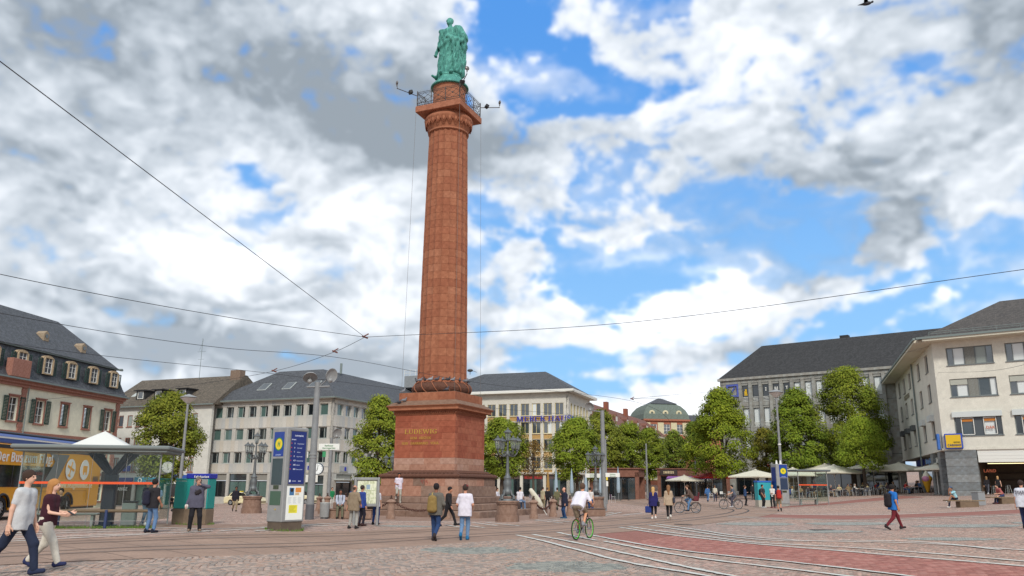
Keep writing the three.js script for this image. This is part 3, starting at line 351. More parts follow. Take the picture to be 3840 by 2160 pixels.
// ---------- bronze statue ----------
{
  const F = new Field([-.6, -.05, -.45], [.6, 1.85, .5], .014);
  for (const [x, z, r] of [[-.17, .02, .19], [0, .06, .21], [.16, 0, .19], [0, -.08, .2]]) F.cap([x * 1.05, .1, z], [x * .75, .95, z * .6], r * .92, r * .86, .08);
  F.cap([0, .95, 0], [0, 1.3, .0], .2, .19, .1).cap([-.2, 1.36, 0], [.2, 1.41, -.02], .1, .1, .08);
  F.cap([-.24, 1.36, 0], [-.3, 1, -.02], .085, .07, .05).cap([-.3, 1, -.02], [-.36, .74, .08], .068, .045, .03).cap([-.36, .74, .08], [-.37, .63, .1], .045, .035, .03).cap([-.37, .66, .02], [-.37, .6, .2], .025, .025, .02); // arm with scroll
  F.ell([-.26, 1.4, 0], [.09, .06, .09], .03);
  F.cap([.2, 1.44, -.02], [.34, 1.14, .04], .11, .13, .08).cap([.34, 1.14, .05], [.36, .82, .04], .1, .06, .07).cap([.33, 1.1, -.04], [.29, .12, -.06], .11, .1, .08).cap([.33, 1.04, .1], [.02, 1.1, .25], .06, .05, .04).ell([.0, 1.11, .26], [.06, .045, .04], .02);
  F.cap([.16, 1.45, .1], [-.14, 1.05, .2], .05, .04, .06);
  F.cap([.08, 1.06, .24], [.34, 1.0, .14], .055, .05, .04).cap([-.28, .86, .14], [.1, 1.06, .24], .05, .05, .05).cap([.12, 1.0, .25], [.2, .12, .2], .05, .06, .05).cap([.22, 1, .2], [.3, .1, .12], .06, .07, .05);
  F.cap([0, 1.4, 0], [-.03, 1.55, .02], .062, .058, .03).ell([-.04, 1.66, .035], [.078, .112, .095], .03).ell([-.06, 1.6, .09], [.045, .05, .05], .03).cap([-.085, 1.67, .12], [-.095, 1.64, .13], .016, .02, .02).ell([-.03, 1.7, .0], [.09, .085, .1], .02).ell([.035, 1.65, .02], [.015, .03, .02], .01);
  F.cap([-.14, .03, .22], [-.17, .03, .34], .06, .045, .04).cap([.1, .03, .24], [.12, .03, .34], .055, .045, .04).cap([-.36, .02, .06], [-.43, .02, .2], .05, .035, .03);
  F.map((x, y, z, d) => { const w = sstep(1.2, .9, y), u = x * .93 - y * .38, s = Math.sin(u * 46 + 3 * n2(x * 6, y * 5)) * .5 + .3 * Math.sin(u * 83 + 2 * z), v = sstep(.5, 1, y) * sstep(1.5, 1.25, y) * Math.abs(x); return d + .022 * w * s * (z > -.1 ? 1 : .5) + .02 * v * Math.sin(x * 60 + y * 25) + .006 * (n3(x * 22, y * 22, z * 22) - .5); });
  F.cap([.19, .62, .27], [.19, .5, .27], .01, .01, .01);
  const st = thing('bronze_statue', 'green patinated bronze statue of a robed man atop the column', 'statue', [MC[0], 30.17, MC[1]], -.18);
  const g = F.mesh(); g.scale(2.72, 2.72, 2.72); uvBox(g); raw('figure', g, M.patina, st);
  part('base_slab', cyl(.86, .88, .12, 0, .03, 0, 32), M.patina, st);
}
// ---------- buildings ----------
function FR(t, A, B, y0 = 0) {
  const th = Math.atan2(-(B[1] - A[1]), B[0] - A[0]), c = Math.cos(th), s = Math.sin(th), L = Math.hypot(B[0] - A[0], B[1] - A[1]), ox = A[0] - t.position.x, oz = A[1] - t.position.z;
  const F = { t, L, th, A, set(m, x, y, z, e = 0) { m.position.set(ox + x * c + z * s, y + y0, oz - x * s + z * c); m.rotation.y = th + e; return m; }, put(name, list, mt, x = 0, y = 0, z = 0, e = 0) { return F.set(part(name, list, mt, t), x, y, z, e); }, world(x, z) { return [A[0] + x * c + z * s, A[1] - x * s + z * c]; } };
  return F;
}
const house = (name, label, A) => thing(name, label, 'building', [A[0], gy(A[0], A[1]), A[1]]);
const wall = (F, H, holes, m, th = .45, y0 = -2) => F.put('wall', shapeGeo(rectP(0, y0, F.L, H), th, holes.map(h => rectP(...h))), m, 0, 0, -th);
const GL = { dark: mat('#161c1f', .04, { ior: 1.9 }), mid: mat('#2e3a3e', .05, { ior: 2 }), sky: mat('#2b3134', .03, { ior: 2.33 }), blind: mat('#d3d8d6', .35, { ior: 1.6, clearcoat: .6, clearcoatRoughness: .05 }), curt: mat('#8c958f', .4, { clearcoat: .6, clearcoatRoughness: .05 }), green: mat('#4c6560', .08, { ior: 1.8 }) };
const winCache = {};
function winGeo(w, h, st, fw) {
  const key = [w.toFixed(2), h.toFixed(2), st, fw].join(); if (winCache[key]) return winCache[key];
  const v = { 1: [], 2: [.5], u: [.36], u2: [.62], 3: [1 / 3, 2 / 3], x: [.5], 4: [.25, .5, .75] }[st] ?? [.5], hz = st === 'x' ? [.36, .68] : [];
  const fr = [bx(w, fw, .1, 0, -h / 2 + fw / 2), bx(w, fw, .1, 0, h / 2 - fw / 2), bx(fw, h - 2 * fw, .1, -w / 2 + fw / 2), bx(fw, h - 2 * fw, .1, w / 2 - fw / 2)];
  const xs = [-w / 2 + fw, ...v.flatMap(q => { const X = -w / 2 + q * w; fr.push(bx(fw * .8, h - 2 * fw, .09, X)); return [X - fw * .4, X + fw * .4]; }), w / 2 - fw], ys = [-h / 2 + fw, ...hz.flatMap(q => { const Y = -h / 2 + q * h; fr.push(bx(w - 2 * fw, fw * .6, .08, 0, Y)); return [Y - fw * .3, Y + fw * .3]; }), h / 2 - fw];
  const panes = []; for (let i = 0; i < xs.length; i += 2) for (let j = 0; j < ys.length; j += 2) panes.push(merge([bx(xs[i + 1] - xs[i], ys[j + 1] - ys[j], .02, (xs[i] + xs[i + 1]) / 2, (ys[j] + ys[j + 1]) / 2, -.02)]));
  return winCache[key] = { frame: merge(fr), panes };
}
function win(F, x, y, w, h, st, fm, glass, z = -.2, fw = .07, name = 'window') { // x,y: lower left
  const g = winGeo(w, h, st, fw), m = F.set(raw(name, g.frame, fm, F.t), x + w / 2, y + h / 2, z); g.panes.forEach((p, i) => raw('pane', p, Array.isArray(glass) ? glass[i % glass.length] : glass, m)); return m;
}
const sill = (F, x, y, w, m, d = .14, h = .07) => F.put('sill', bx(w + .14, h, d + .2), m, x + w / 2, y - h / 2, d / 2 - .1);
function hipRoof(F, x0, x1, dep, y, rise, inL, inR, inF, inB, ov, m, name = 'roof') { // over the rectangle x0..x1, 0..-dep of a frame
  const a = [x0 - ov, y, ov], b = [x1 + ov, y, ov], c = [x1 + ov, y, -dep - ov], d = [x0 - ov, y, -dep - ov], p = [x0 + inL, y + rise, -inF], q = [x1 - inR, y + rise, -inF], r = [x1 - inR, y + rise, -dep + inB], s = [x0 + inL, y + rise, -dep + inB], P = [];
  const quad = (A, B, C, D) => P.push(...A, ...B, ...C, ...A, ...C, ...D); quad(a, b, q, p); quad(b, c, r, q); quad(c, d, s, r); quad(d, a, p, s); quad(p, q, r, s); quad(d, c, b, a);
  const g = new THREE.BufferGeometry(); g.setAttribute('position', new THREE.Float32BufferAttribute(P, 3)); g.computeVertexNormals(); return F.put(name, g, m);
}
M.slate = mat('#56595e', .7, { map: rep(T.slate, 5) }); M.slateB = mat('#6d6356', .8, { map: rep(T.slate, 5) }); M.slateD = mat('#3b3b3c', .75, { map: rep(T.slate, 5) }); M.redroof = mat('#8a5a4a', .8, { map: rep(T.slate, 5) });
M.gutter = mat('#75807e', .65, { metalness: .1 }); M.alu = mat('#b9beb9', .45, { metalness: .3 }); M.whiteF = mat('#dcdcd5', .5); M.darkF = mat('#3a3f42', .5);
const letters = (F, name, s, size, m, x, y, z, f = sans, dep = .08, sx = 1) => { const g = text(s, size, dep, f); g.scale(sx, 1, 1); return F.put(name, g, m, x, y, z); };

// C: travertine bank on the corner left of the column
{
  const K = [-24.19, -111.87], th = 22.5 * Math.PI / 180, e = [Math.cos(th), Math.sin(th)], n = [Math.sin(th), -Math.cos(th)], t = house('travertine_building', 'travertine clad office block with slate hip roof and shop front', K), H = 13.75;
  const tr = ['#cbc8bf', '#c4c3bd', '#cdc6b9', '#bfc0bd', '#d2cec5'].map(c => tm(c, T.plaster, 2.2, .8)), base = tm('#c2bfb7', T.plaster, 2, .85), F = FR(t, [K[0] - e[0] * 21.2, K[1] - e[1] * 21.2], K), S = FR(t, K, [K[0] + n[0] * 42, K[1] + n[1] * 42]), r = rng(8);
  for (const [W, N, shop] of [[F, 10, true], [S, 20, false]]) {
    const cx = i => W === F ? W.L - 1.6 - i * 2.02 : 1.6 + i * 2.02, rows = [[11.45, 13], [8.3, 9.85], [5.05, 6.6]], holes = [], shops = [];
    for (const [a, b] of rows) for (let i = 0; i < N; i++) holes.push([cx(i) - .68, a, cx(i) + .68, b]);
    if (shop) for (let i = 0; i < 5; i++) shops.push([.7 + i * 3.55, .45, .7 + i * 3.55 + 3.1, 3.6]); else for (let i = 0; i < 8; i++) shops.push([1.5 + i * 4.6, .3, 5.4 + i * 4.6, 3.6]);
    if (shop) shops.push([18.4, 0, 20.2, 3.4]);
    wall(W, H, [...holes, ...shops], base);
    holes.forEach(([a, b, c, d]) => { const q = r(); win(W, a, b, c - a, d - b, q < .2 ? '1' : 'u2', M.alu, q < .45 ? [GL.green, GL.dark] : q < .7 ? [GL.dark, GL.mid] : [GL.sky, GL.mid], -.24, .08); sill(W, a, b, c - a, M.alu, .06); });
    shops.forEach(([a, b, c, d], i) => { const m = W.set(raw('shop_window', winGeo(c - a, 2.2, '2', .08).frame, M.darkF, t), (a + c) / 2, b + 1.1, -.25); winGeo(c - a, 2.2, '2', .08).panes.forEach(p => raw('pane', p, i % 3 ? GL.green : GL.dark, m)); W.put('fascia', [bx(c - a, d - b - 2.25, .06)], i % 2 ? GL.mid : mat('#85837c', .6), (a + c) / 2, (b + 2.25 + d) / 2, -.22); });
    // cladding slabs between the window rows
    const slab = {}; for (const [y0, y1] of [[3.75, 5], [6.65, 8.22], [9.92, 11.4], [13.04, 13.7]]) for (let x = .1; x < Math.min(W.L, 26) - .4; x += .67) { const w = .66, g = slab[y1] ??= merge([cbox(w, y1 - y0, .05, .006)]); if (x + w > W.L) break; W.set(raw('cladding_slab', g, tr[(NT[(x * 91 + y0 * 7) & 65535] * 5) | 0], t), x + w / 2, (y0 + y1) / 2, .026); }
    W.put('gutter', [bx(W.L + 1.1, .16, .2)], M.gutter, W.L / 2, H + .06, .62); W.put('eave', [bx(W.L + 1, .1, .75)], mat('#9a968c', .7), W.L / 2, H - .06, .28);
  }
  hipRoof(F, 0, F.L, 42, H + .1, 5, 6.4, 6.8, 6.6, 7, .6, M.slate);
  for (const x of [7.2, 11.6, 16]) { const sk = F.put('skylight', [cbox(1.5, .12, 1.9, .03)], M.alu, x, H + 2.3, -2.5); sk.rotation.order = 'YXZ'; sk.rotation.x = .65; raw('pane', merge([bx(1.3, .02, 1.7, 0, .07, 0)]), GL.sky, sk); }
  F.put('roof_plant', [bx(4.4, 2, 3.5)], tm('#8d9193', T.metal, 2, .5), F.L - 4.4, H + 6, -32); F.put('plant_railing', [...[0, 1.1, 2.2, 3.3, 4.4].map(x => rod([x, 0, 0], [x, 1, 0], .03)), rod([0, 1, 0], [4.4, 1, 0], .03), rod([0, .5, 0], [4.4, .5, 0], .03), rod([3.4, -2, .1], [3.4, .2, .1], .04), rod([3.9, -2, .1], [3.9, .2, .1], .04)], M.whiteF, F.L - 6.6, H + 7, -30.2); F.put('chimney', [cyl(.18, .18, 1.6)], M.gutter, F.L - 6, H + 5.6, -10);
  F.put('down_pipe', [rod([0, .2, 0], [0, H, 0], .06)], M.gutter, .1, 0, .12);
  letters(F, 'sign_letters', 'Böw', .5, mat('#2b35a8', .4), F.L - 2.9, 4.4, .06); F.put('sign_panel', [cbox(2.2, .8, .12, .02)], mat('#aeb0ae', .5), F.L - 2.9, 4.4, .0); S.put('sign_panel', [cbox(2, .8, .14, .02)], mat('#9a9c9b', .5), 3, 4.3, .1); letters(S, 'sign_letters', 'R', .5, mat('#2b35a8', .4), 3.3, 4.3, .18);
  S.put('canopy', [bx(12, .18, 1.6)], M.alu, 7, 2.9, .8); F.put('notice_panel', [bx(2.2, 1, .05)], mat('#d9d9d2', .6), F.L - 3, 3.0, .03);
}
// B: white rendered block behind the left tree
{
  const A = [-60, -124.5], B = [-42.9, -117.8], t = house('white_house', 'white rendered house with slim reddish window frames and brown roof', [-50, -121]), F = FR(t, A, B), H = 14.1, w = tm('#dcdbd2', T.plaster, 3, .9), pk = tm('#a8776a', T.stone, 1, .9), r = rng(3), holes = []; 
  for (const [y0, y1] of [[11.2, 12.9], [7.5, 9.6], [4.6, 6.7]]) for (let i = 0; i < 9; i++) if (i !== 4) holes.push([.9 + i * 1.75, y0, 1.9 + i * 1.75, y1]);
  wall(F, H, [...holes, [.6, -.2, 5, 3], [5.5, -.2, 10.6, 3], [11.2, -.2, 16.4, 3]], w);
  holes.forEach(([a, b, c, d]) => { const q = r(); win(F, a, b, c - a, d - b, b > 10 ? '1' : '2', pk, q < .55 ? GL.curt : GL.dark, -.1, .1); F.put('sill', bx(c - a + .2, .08, .2), pk, (a + c) / 2, b - .05, .03); });
  for (const [a, c, m] of [[.6, 5, GL.dark], [5.5, 10.6, GL.green], [11.2, 16.4, GL.dark]]) { const o = F.set(raw('shop_window', winGeo(c - a, 3.1, '3', .1).frame, M.darkF, t), (a + c) / 2, 1.4, -.3); winGeo(c - a, 3.1, '3', .1).panes.forEach(p => raw('pane', p, m, o)); }
  F.put('fascia_board', [bx(5.2, .9, .2)], mat('#2a7d95', .5), 8.1, 3.4, .1); F.put('fascia_board', [bx(4.6, .8, .2)], mat('#27347a', .5), 2.8, 3.4, .1); letters(F, 'shop_letters', 'CHANGE', .5, M.whiteF, 2.7, 2.2, -.1, sans, .05); F.put('fascia_ring', [tor(.3, .09)], M.whiteF, 6.6, 3.4, .22); F.put('fascia_board', [bx(4.4, .6, .15)], mat('#2b52a0', .5), 13.9, 3.9, .1); F.put('fascia_board', [bx(1.4, .6, .17)], mat('#d9952a', .5), 11.2, 3.9, .1); F.put('hanging_sign', [cbox(1.3, .8, .2, .03)], mat('#2b3f8c', .5), 3.8, 5.1, .2);
  hipRoof(F, -2, F.L, 14, H, 5, 0, 0, 6.5, 7, .5, M.slateB); F.put('gutter', [bx(F.L + 1, .16, .2)], M.gutter, F.L / 2, H, .55);
  for (const x of [3.5, 7, 11.6]) { F.put('dormer', [shapeGeo([[-.9, 0], [.9, 0], [.9, 1.5], [-.9, 1.5]], 2.4)], M.slateD, x, H + 1.1, -3.6); win(F, x - .55, H + 1.35, 1.1, 1.1, '1', M.whiteF, GL.sky, -1.17, .08); F.put('dormer_roof', [bx(2.2, .12, 2.9)], M.slateD, x, H + 2.65, -2.2); }
  for (const x of [1, 2.2]) { const s = F.put('skylight', [cbox(.8, .1, 1.2, .02)], M.alu, x, H + 2.2, -2.6); s.rotation.order = 'YXZ'; s.rotation.x = .62; }
  F.put('antenna', [rod([0, 0, 0], [0, 6.5, 0], .035), rod([-.8, 4.4, 0], [.8, 4.4, 0], .02), rod([-.6, 3.2, 0], [.6, 3.2, 0], .02), rod([.2, 6.3, 0], [-.5, 4.6, 0], .015)], M.gutter, 10, H + 4.6, -6);
  F.put('chimney', [bx(1.8, 2.2, 1.2)], tm('#8d7a6c', T.stone, 1, .9), F.L - 1, H + 4.6, -6);
}
// A: baroque house with mansard roof and green shutters
{
  const A = [-58.6, -66], B = [-52.9, -111], t = house('mansard_house', 'cream baroque house with mansard slate roof, green shutters and red sandstone trim', [-55, -100]), F = FR(t, A, B), H = 14.3, L = F.L, w = tm('#eeebd2', T.plaster, 3, .9), rs = tm('#a9786a', T.stone, 1, .9), sh = mat('#1f3f38', .6), r = rng(4), cols = [];
  for (let i = 0; i < 10; i++) cols.push(L - 2.5 - i * 4.35); const holes = [], W = 1.35;
  cols.forEach((x, i) => { for (const [y, h] of [[9.8, 2.6], [5.1, 2.6], [.9, 2.4]]) holes.push([x - W / 2, y, x + W / 2, y + h]); });
  wall(F, H - .2, holes, w);
  holes.forEach(([a, b, c, d], i) => { const closed = b > 9 && (Math.floor(i / 3) === 2 || Math.floor(i / 3) === 1) || (b < 9 && i % 2); F.put('surround', [shapeGeo(rectP(a - .16, b - .14, c + .16, d + .18), .1, [rectP(a, b, c, d)]), bx(W + .5, .12, .24, (a + c) / 2, d + .22, .08), bx(W + .42, .1, .22, (a + c) / 2, b - .16, .06)], rs, 0, 0, 0);
    if (closed) for (const s of [0, 1]) F.put('shutter', louver(W / 2 - .01, d - b), mat('#2b4038', .7), a + W / 4 + s * W / 2, (b + d) / 2, -.05); else { win(F, a, b, W, d - b, 'x', M.whiteF, r() < .5 ? [GL.sky, GL.mid, GL.dark] : [GL.dark, GL.mid], -.2, .09); if (b > 4) for (const s of [-1, 1]) F.put('shutter', louver(.72, d - b + .1), sh, (a + c) / 2 + s * (W / 2 + .62), (b + d) / 2, .14); } });
  function louver(w2, h2) { const g = [bx(w2, .08, .06, 0, h2 / 2 - .04), bx(w2, .08, .06, 0, -h2 / 2 + .04), bx(.08, h2, .06, -w2 / 2 + .04), bx(.08, h2, .06, w2 / 2 - .04)]; for (let y = -h2 / 2 + .14; y < h2 / 2 - .1; y += .16) g.push(bx(w2 - .12, .1, .02, 0, y, 0, 0, .5)); return g; }
  F.put('string_course', [bx(L, .34, .18)], rs, L / 2, 8.55, .09); F.put('string_course', [bx(L, .35, .16)], rs, L / 2, 4.2, .08);
  F.put('cornice', [bx(L + .6, .35, .3, 0, 0, .1), bx(L + .8, .3, .6, 0, .3, .2), bx(L + 1, .14, .85, 0, .5, .3)], rs, L / 2, H - .55, 0); F.put('gutter', [bx(L + 1.2, .18, .2)], M.gutter, L / 2, H + .08, .78);
  for (let y = 0, k = 0; y < H - .8; y += .48, k++) for (const x of [L - .55, L - 18.5]) F.put('quoin', cbox(k % 2 ? .85 : .7, .46, .16, .02), rs, x, y + .24, .06);
  // mansard: steep lower slope with flare, flatter upper slope
  const prof = [[.75, H], [.35, H + .5], [.05, H + 1.2], [-.35, H + 2.4], [-.75, H + 3.8]]; const side = (pr, y1) => { const P = []; for (let i = 0; i < pr.length - 1; i++) { const [o0, y0] = pr[i], [o1, yy] = pr[i + 1]; const a = [-4, y0, o0], b = [L + o0, y0, o0], c = [L + o1, yy, o1], d = [-4, yy, o1]; P.push(...a, ...b, ...c, ...a, ...c, ...d); const e = [L + o0, y0, o0], f = [L + o0, y0, -14 - o0], g = [L + o1, yy, -14 - o1], h = [L + o1, yy, o1]; P.push(...e, ...f, ...g, ...e, ...g, ...h); } const g = new THREE.BufferGeometry(); g.setAttribute('position', new THREE.Float32BufferAttribute(P, 3)); g.computeVertexNormals(); return g; };
  F.put('lower_roof', side(prof), M.slate); F.put('roof_gutter', [bx(L + 2, .2, .3)], M.gutter, L / 2 - .6, H + 3.85, -.55); F.put('roof_gutter', [bx(.3, .2, 14)], M.gutter, L - .45, H + 3.85, -7);
  hipRoof(F, -4, L - .6, 14, H + 3.9, 5.8, 0, 4.5, 7, 7, -.3, M.slate, 'upper_roof');
  F.put('end_wall', shapeGeo(rectP(0, -2, 13.6, H), .4), w, L, 0, -13.8, Math.PI / 2).position; 
  cols.forEach((x, i) => { if (i > 8) return; const ar = a => { const p = [[-.85 * a, 0], [.85 * a, 0], [.85 * a, 1.75]]; for (let k = 1; k < 8; k++) p.push([.85 * a * Math.cos(k / 8 * Math.PI), 1.75 + .38 * a * Math.sin(k / 8 * Math.PI)]); p.push([-.85 * a, 1.75]); return p; }; const y = H + 1.15; F.put('dormer', [shapeGeo(ar(1.05), 2, [])], M.slate, x, y - .05, -1.7); F.put('dormer_surround', [shapeGeo(ar(1), .14, [ar(.78).map(p => [p[0], p[1] + .1])])], tm('#bda98c', T.stone, 1, .9), x, y, .3); win(F, x - .6, y + .15, 1.2, 1.85, 'x', M.whiteF, [GL.sky, GL.mid], .3, .07, 'dormer_window'); F.put('dormer_hood', [shapeGeo(ar(1.14).slice(2), .42, []).translate(0, .06, 0)], tm('#b9a488', T.stone, 1, .9), x, y, -.12); for (const s of [-1, 1]) F.put('shutter', louver(.6, 1.9), sh, x + s * 1.32, y + .95, .22); });
  for (const [x, y, z] of [[L - 13.2, H + 5.6, -3.4], [L - 6.6, H + 5.2, -2.9]]) { F.put('roof_dormer', [shapeGeo([[-.45, 0], [.45, 0], [.45, .9], [0, 1.25], [-.45, .9]], 1.2, [])], tm('#a99883', T.stone, 1, .9), x, y, z); F.put('round_window', [cyl(.25, .25, .06).rotateX(Math.PI / 2)], GL.mid, x, y + .6, z + 1.22); }
  F.put('down_pipe', [rod([0, 0, 0], [0, H, 0], .07)], M.gutter, L - 18, 0, .2); F.put('parapet_block', [cbox(3, 2, .8, .05)], rs, L - 20.5, H + 1.2, .5);
}
// E: cream frame building with blue roof letters
{
  const K = [10.2, -146], th = 20 * Math.PI / 180, e = [Math.cos(th), Math.sin(th)], n = [Math.sin(th), -Math.cos(th)], t = house('cream_office_building', 'cream framed office building with ochre panels and blue letters on its facade', K), H = 18.15, w = tm('#e0dccf', T.plaster, 3, .85), F = FR(t, [K[0] - e[0] * 27, K[1] - e[1] * 27], K), S = FR(t, K, [K[0] + n[0] * 15, K[1] + n[1] * 15]), oc = ['#c9a468', '#c29c60', '#cfad76'].map(c => tm(c, T.plaster, 2, .8)), yf = mat('#cfc08a', .55), r = rng(6);
  for (const [W, N, sp, x0, ww] of [[F, 12, 2.16, W2 => W2.L - 1.75, 1.62], [S, 6, 2.2, () => 1.9, 1.2]]) {
    const rows = [[14.1, 16.3], [10.9, 13], [7.8, 9.9], [4.7, 6.8]], holes = []; const cx = i => W === F ? W.L - 1.75 - i * sp : 1.9 + i * sp;
    rows.forEach(([a, b], ri) => { for (let i = 0; i < N; i++) holes.push([cx(i) - ww / 2, a - (ri < 3 ? .95 : .6), cx(i) + ww / 2, b, a]); });
    const shops = []; for (let i = 0; i < (W === F ? 6 : 3); i++) { const X = W === F ? W.L - 4.3 - i * 4.32 : .8 + i * 4.6; shops.push([X, -.2, X + 3.8, 3.7]); }
    wall(W, H, [...holes, ...shops], w);
    holes.forEach(([a, b, c, d, s]) => { const q = r(); win(W, a, s, c - a, d - s, W === F ? '2' : '2', yf, s > 13 ? (q < .6 ? [GL.sky, GL.sky] : [GL.blind, GL.sky]) : q < .3 ? [GL.sky, GL.blind] : q < .6 ? [GL.sky, GL.mid] : [GL.dark, GL.mid], -.16, .09); W.put('spandrel_panel', cbox(c - a - .02, s - b - .08, .1, .01), oc[q * 3 | 0], (a + c) / 2, (b + s) / 2 - .02, -.14); W.put('window_ledge', bx(c - a, .07, .25), w, (a + c) / 2, s - .04, -.06); });
    shops.forEach(([a, b, c, d], i) => { const m = W.set(raw('shop_window', winGeo(c - a, 3.9, '3', .09).frame, M.darkF, t), (a + c) / 2, 1.75, -.3); winGeo(c - a, 3.9, '3', .09).panes.forEach((p, k) => raw('pane', p, k === 1 ? GL.green : GL.dark, m)); W.put('shop_banner', [bx(c - a - .4, .55, .06)], mat(i % 2 ? '#8e2b2b' : '#5b4a48', .6), (a + c) / 2, 3.3, -.2); });
    W.put('ledge', [bx(W.L + .2, .25, .5)], w, W.L / 2, 4.02, .1); W.put('eave', [bx(W.L + 2.4, .22, 1.4)], mat('#dedcd2', .7), W.L / 2, H + .12, .5); W.put('eave_edge', [bx(W.L + 2.4, .3, .12)], M.whiteF, W.L / 2, H + .34, 1.16);
  }
  hipRoof(F, 0, F.L, 15, H + .4, 4.4, 8, 6.4, 6.6, 6.6, 1.1, M.slate);
  const bl = mat('#2d2f9c', .4); letters(F, 'roof_letters', 'MERCK HAUS', .92, bl, F.L - 4.6, 13.55, .25, serif, .2, 1.24); letters(S, 'roof_letters', 'MERCK HAUS', .92, bl, 5.2, 13.55, .25, serif, .2, 1.2);
  F.put('roof_camera', [sph(.5, 0, .8, 0, 1.2, .6, 1), rod([0, 0, 0], [0, .8, 0], .06), rod([.5, .7, 0], [1.4, .4, 0], .05)], mat('#4a4a4a', .5), F.L - 22, H + 4.9, -6.8);
}
// F: grey stone bank
{
  const A = [31.9, -124.6], B = [51.7, -109.4], t = house('grey_bank_building', 'grey stone bank building with dark roof and narrow windows', A), F = FR(t, A, B), y0 = t.position.y, H = 17.6 - y0, g = ['#a6a7a4', '#a0a19f', '#adada9'].map(c => tm(c, T.stone, 2.5, .85)), r = rng(15), holes = [], L = F.L, cxs = []; for (let i = 0; i < 13; i++) cxs.push(3.9 + i * 1.56);
  const rows = [[13.6, 16], [9.9, 12.6], [6.2, 8.9]]; rows.forEach(([a, b], ri) => cxs.forEach((x, i) => { if (x < L - 1.5) holes.push([x - .48, a - .1, x + .48, b, ri, i]); }));
  const n0 = [-(B[1] - A[1]) / L, (B[0] - A[0]) / L], S = FR(t, [A[0] - n0[0] * -0 + n0[0] * -22, A[1] + n0[1] * -22], A);
  wall(F, H, [...holes.map(h => h.slice(0, 4)), [1.6, -.2, 5.2, 3.5], [6, -.2, 12, 3.3], [12.6, -.2, 18.6, 3.3], [19.2, -.2, 24, 3.3]], g[0]); wall(S, H, [], g[1]);
  const pie = merge([cbox(.42, 11.2, .22, .03)]); cxs.forEach((x, i) => { if (x + .78 < L) F.set(raw('pier', pie, g[i % 3], t), x + .78, 10.9, .1); }); F.set(raw('pier', pie, g[1], t), cxs[0] - .78, 10.9, .1);
  const bars = merge([0, 1, 2, 3].map(k => bx(.94, .07, .05, 0, k * .2, 0)));
  holes.forEach(([a, b, c, d, ri, i]) => { win(F, a, b, c - a, d - b, '1', M.darkF, ri === 0 ? (i < 5 ? GL.dark : GL.blind) : ri === 1 ? (r() < .85 ? GL.blind : GL.sky) : r() < .6 ? GL.sky : GL.blind, -.22, .06); if (ri < 2) F.set(raw('window_bars', bars, M.whiteF, t), (a + c) / 2, b + .1, -.1); });
  for (const [y, k] of [[16.3, 0], [12.9, 1], [9.2, 2], [5.6, 0]]) F.put('joint_band', [bx(L, .05, .03)], M.darkF, L / 2, y, .012);
  [['M', 0], ['I', 2], ['M', 3], ['T', 4], ['W', 5], ['C', 6], ['I', 7]].forEach(([s, i]) => { if (i) F.put('window_letter', text(s, .5, .02), M.whiteF, cxs[i], 15.3, -.17); });
  F.put('window_sticker', [bx(.4, .5, .02), bx(.25, .35, .02, .05, .38, 0), bx(.5, .2, .02, .05, -.3, 0)], mat('#d8b021', .6), cxs[0], 14.9, -.17);
  const bl = mat('#4d5aa8', .45), logo = (x, y, s) => F.put('logo', [bx(s, s * .14, .16, 0, s * .43, 0), bx(s, s * .14, .16, 0, -s * .43, 0), bx(s * .14, s * .72, .16, -s * .43, 0, 0), bx(s * .14, s * .72, .16, s * .43, 0, 0), bx(s * .12, s * .62, .14, 0, 0, 0, 0, 0, -.62)], bl, x, y, .14); logo(2, 15.3, 1.9); logo(L - 6.2, 3.9, .95); letters(F, 'bank_letters', 'Deutsche Bank', .5, mat('#2c3688', .4), L - 9.4, 3.9, .1);
  F.put('eave', [bx(L + .6, .35, .5)], g[2], L / 2, H + .1, .0); hipRoof(F, 0, L + 10, 22, H + .25, 5.6, 4.6, 0, 6.2, 8, .2, M.slateD);
  for (const [a, c, m] of [[1.6, 5.2, GL.dark], [6, 12, mat('#6d5a44', .6)], [12.6, 18.6, GL.dark], [19.2, 24, GL.dark]]) { const o = F.set(raw('shop_window', winGeo(c - a, 3.4, '3', .1).frame, M.darkF, t), (a + c) / 2, 1.6, -.34); winGeo(c - a, 3.4, '3', .1).panes.forEach(p => raw('pane', p, m, o)); }
  F.put('shop_fascia', [cbox(7, .55, .25, .03)], mat('#5c5d5c', .6), 9.5, 3.75, .2); F.put('shop_sign', [cbox(4.2, .7, .18, .03)], mat('#c9cbc6', .5), 8.2, 4.2, .3); letters(F, 'shop_sign_letters', 'Sminzer', .42, mat('#3a3a3a', .5), 8.6, 4.2, .4, sans, .02); F.put('shop_sign_dot', [cyl(.2, .2, .03).rotateX(Math.PI / 2)], mat('#c0392b', .5), 6.8, 4.2, .4); F.put('lintel', [bx(L, .3, .5)], g[1], L / 2, 3.35, .1);
  F.put('chimney', [bx(1.2, .8, 1)], M.slateD, 17, H + 5.9, -7);
}
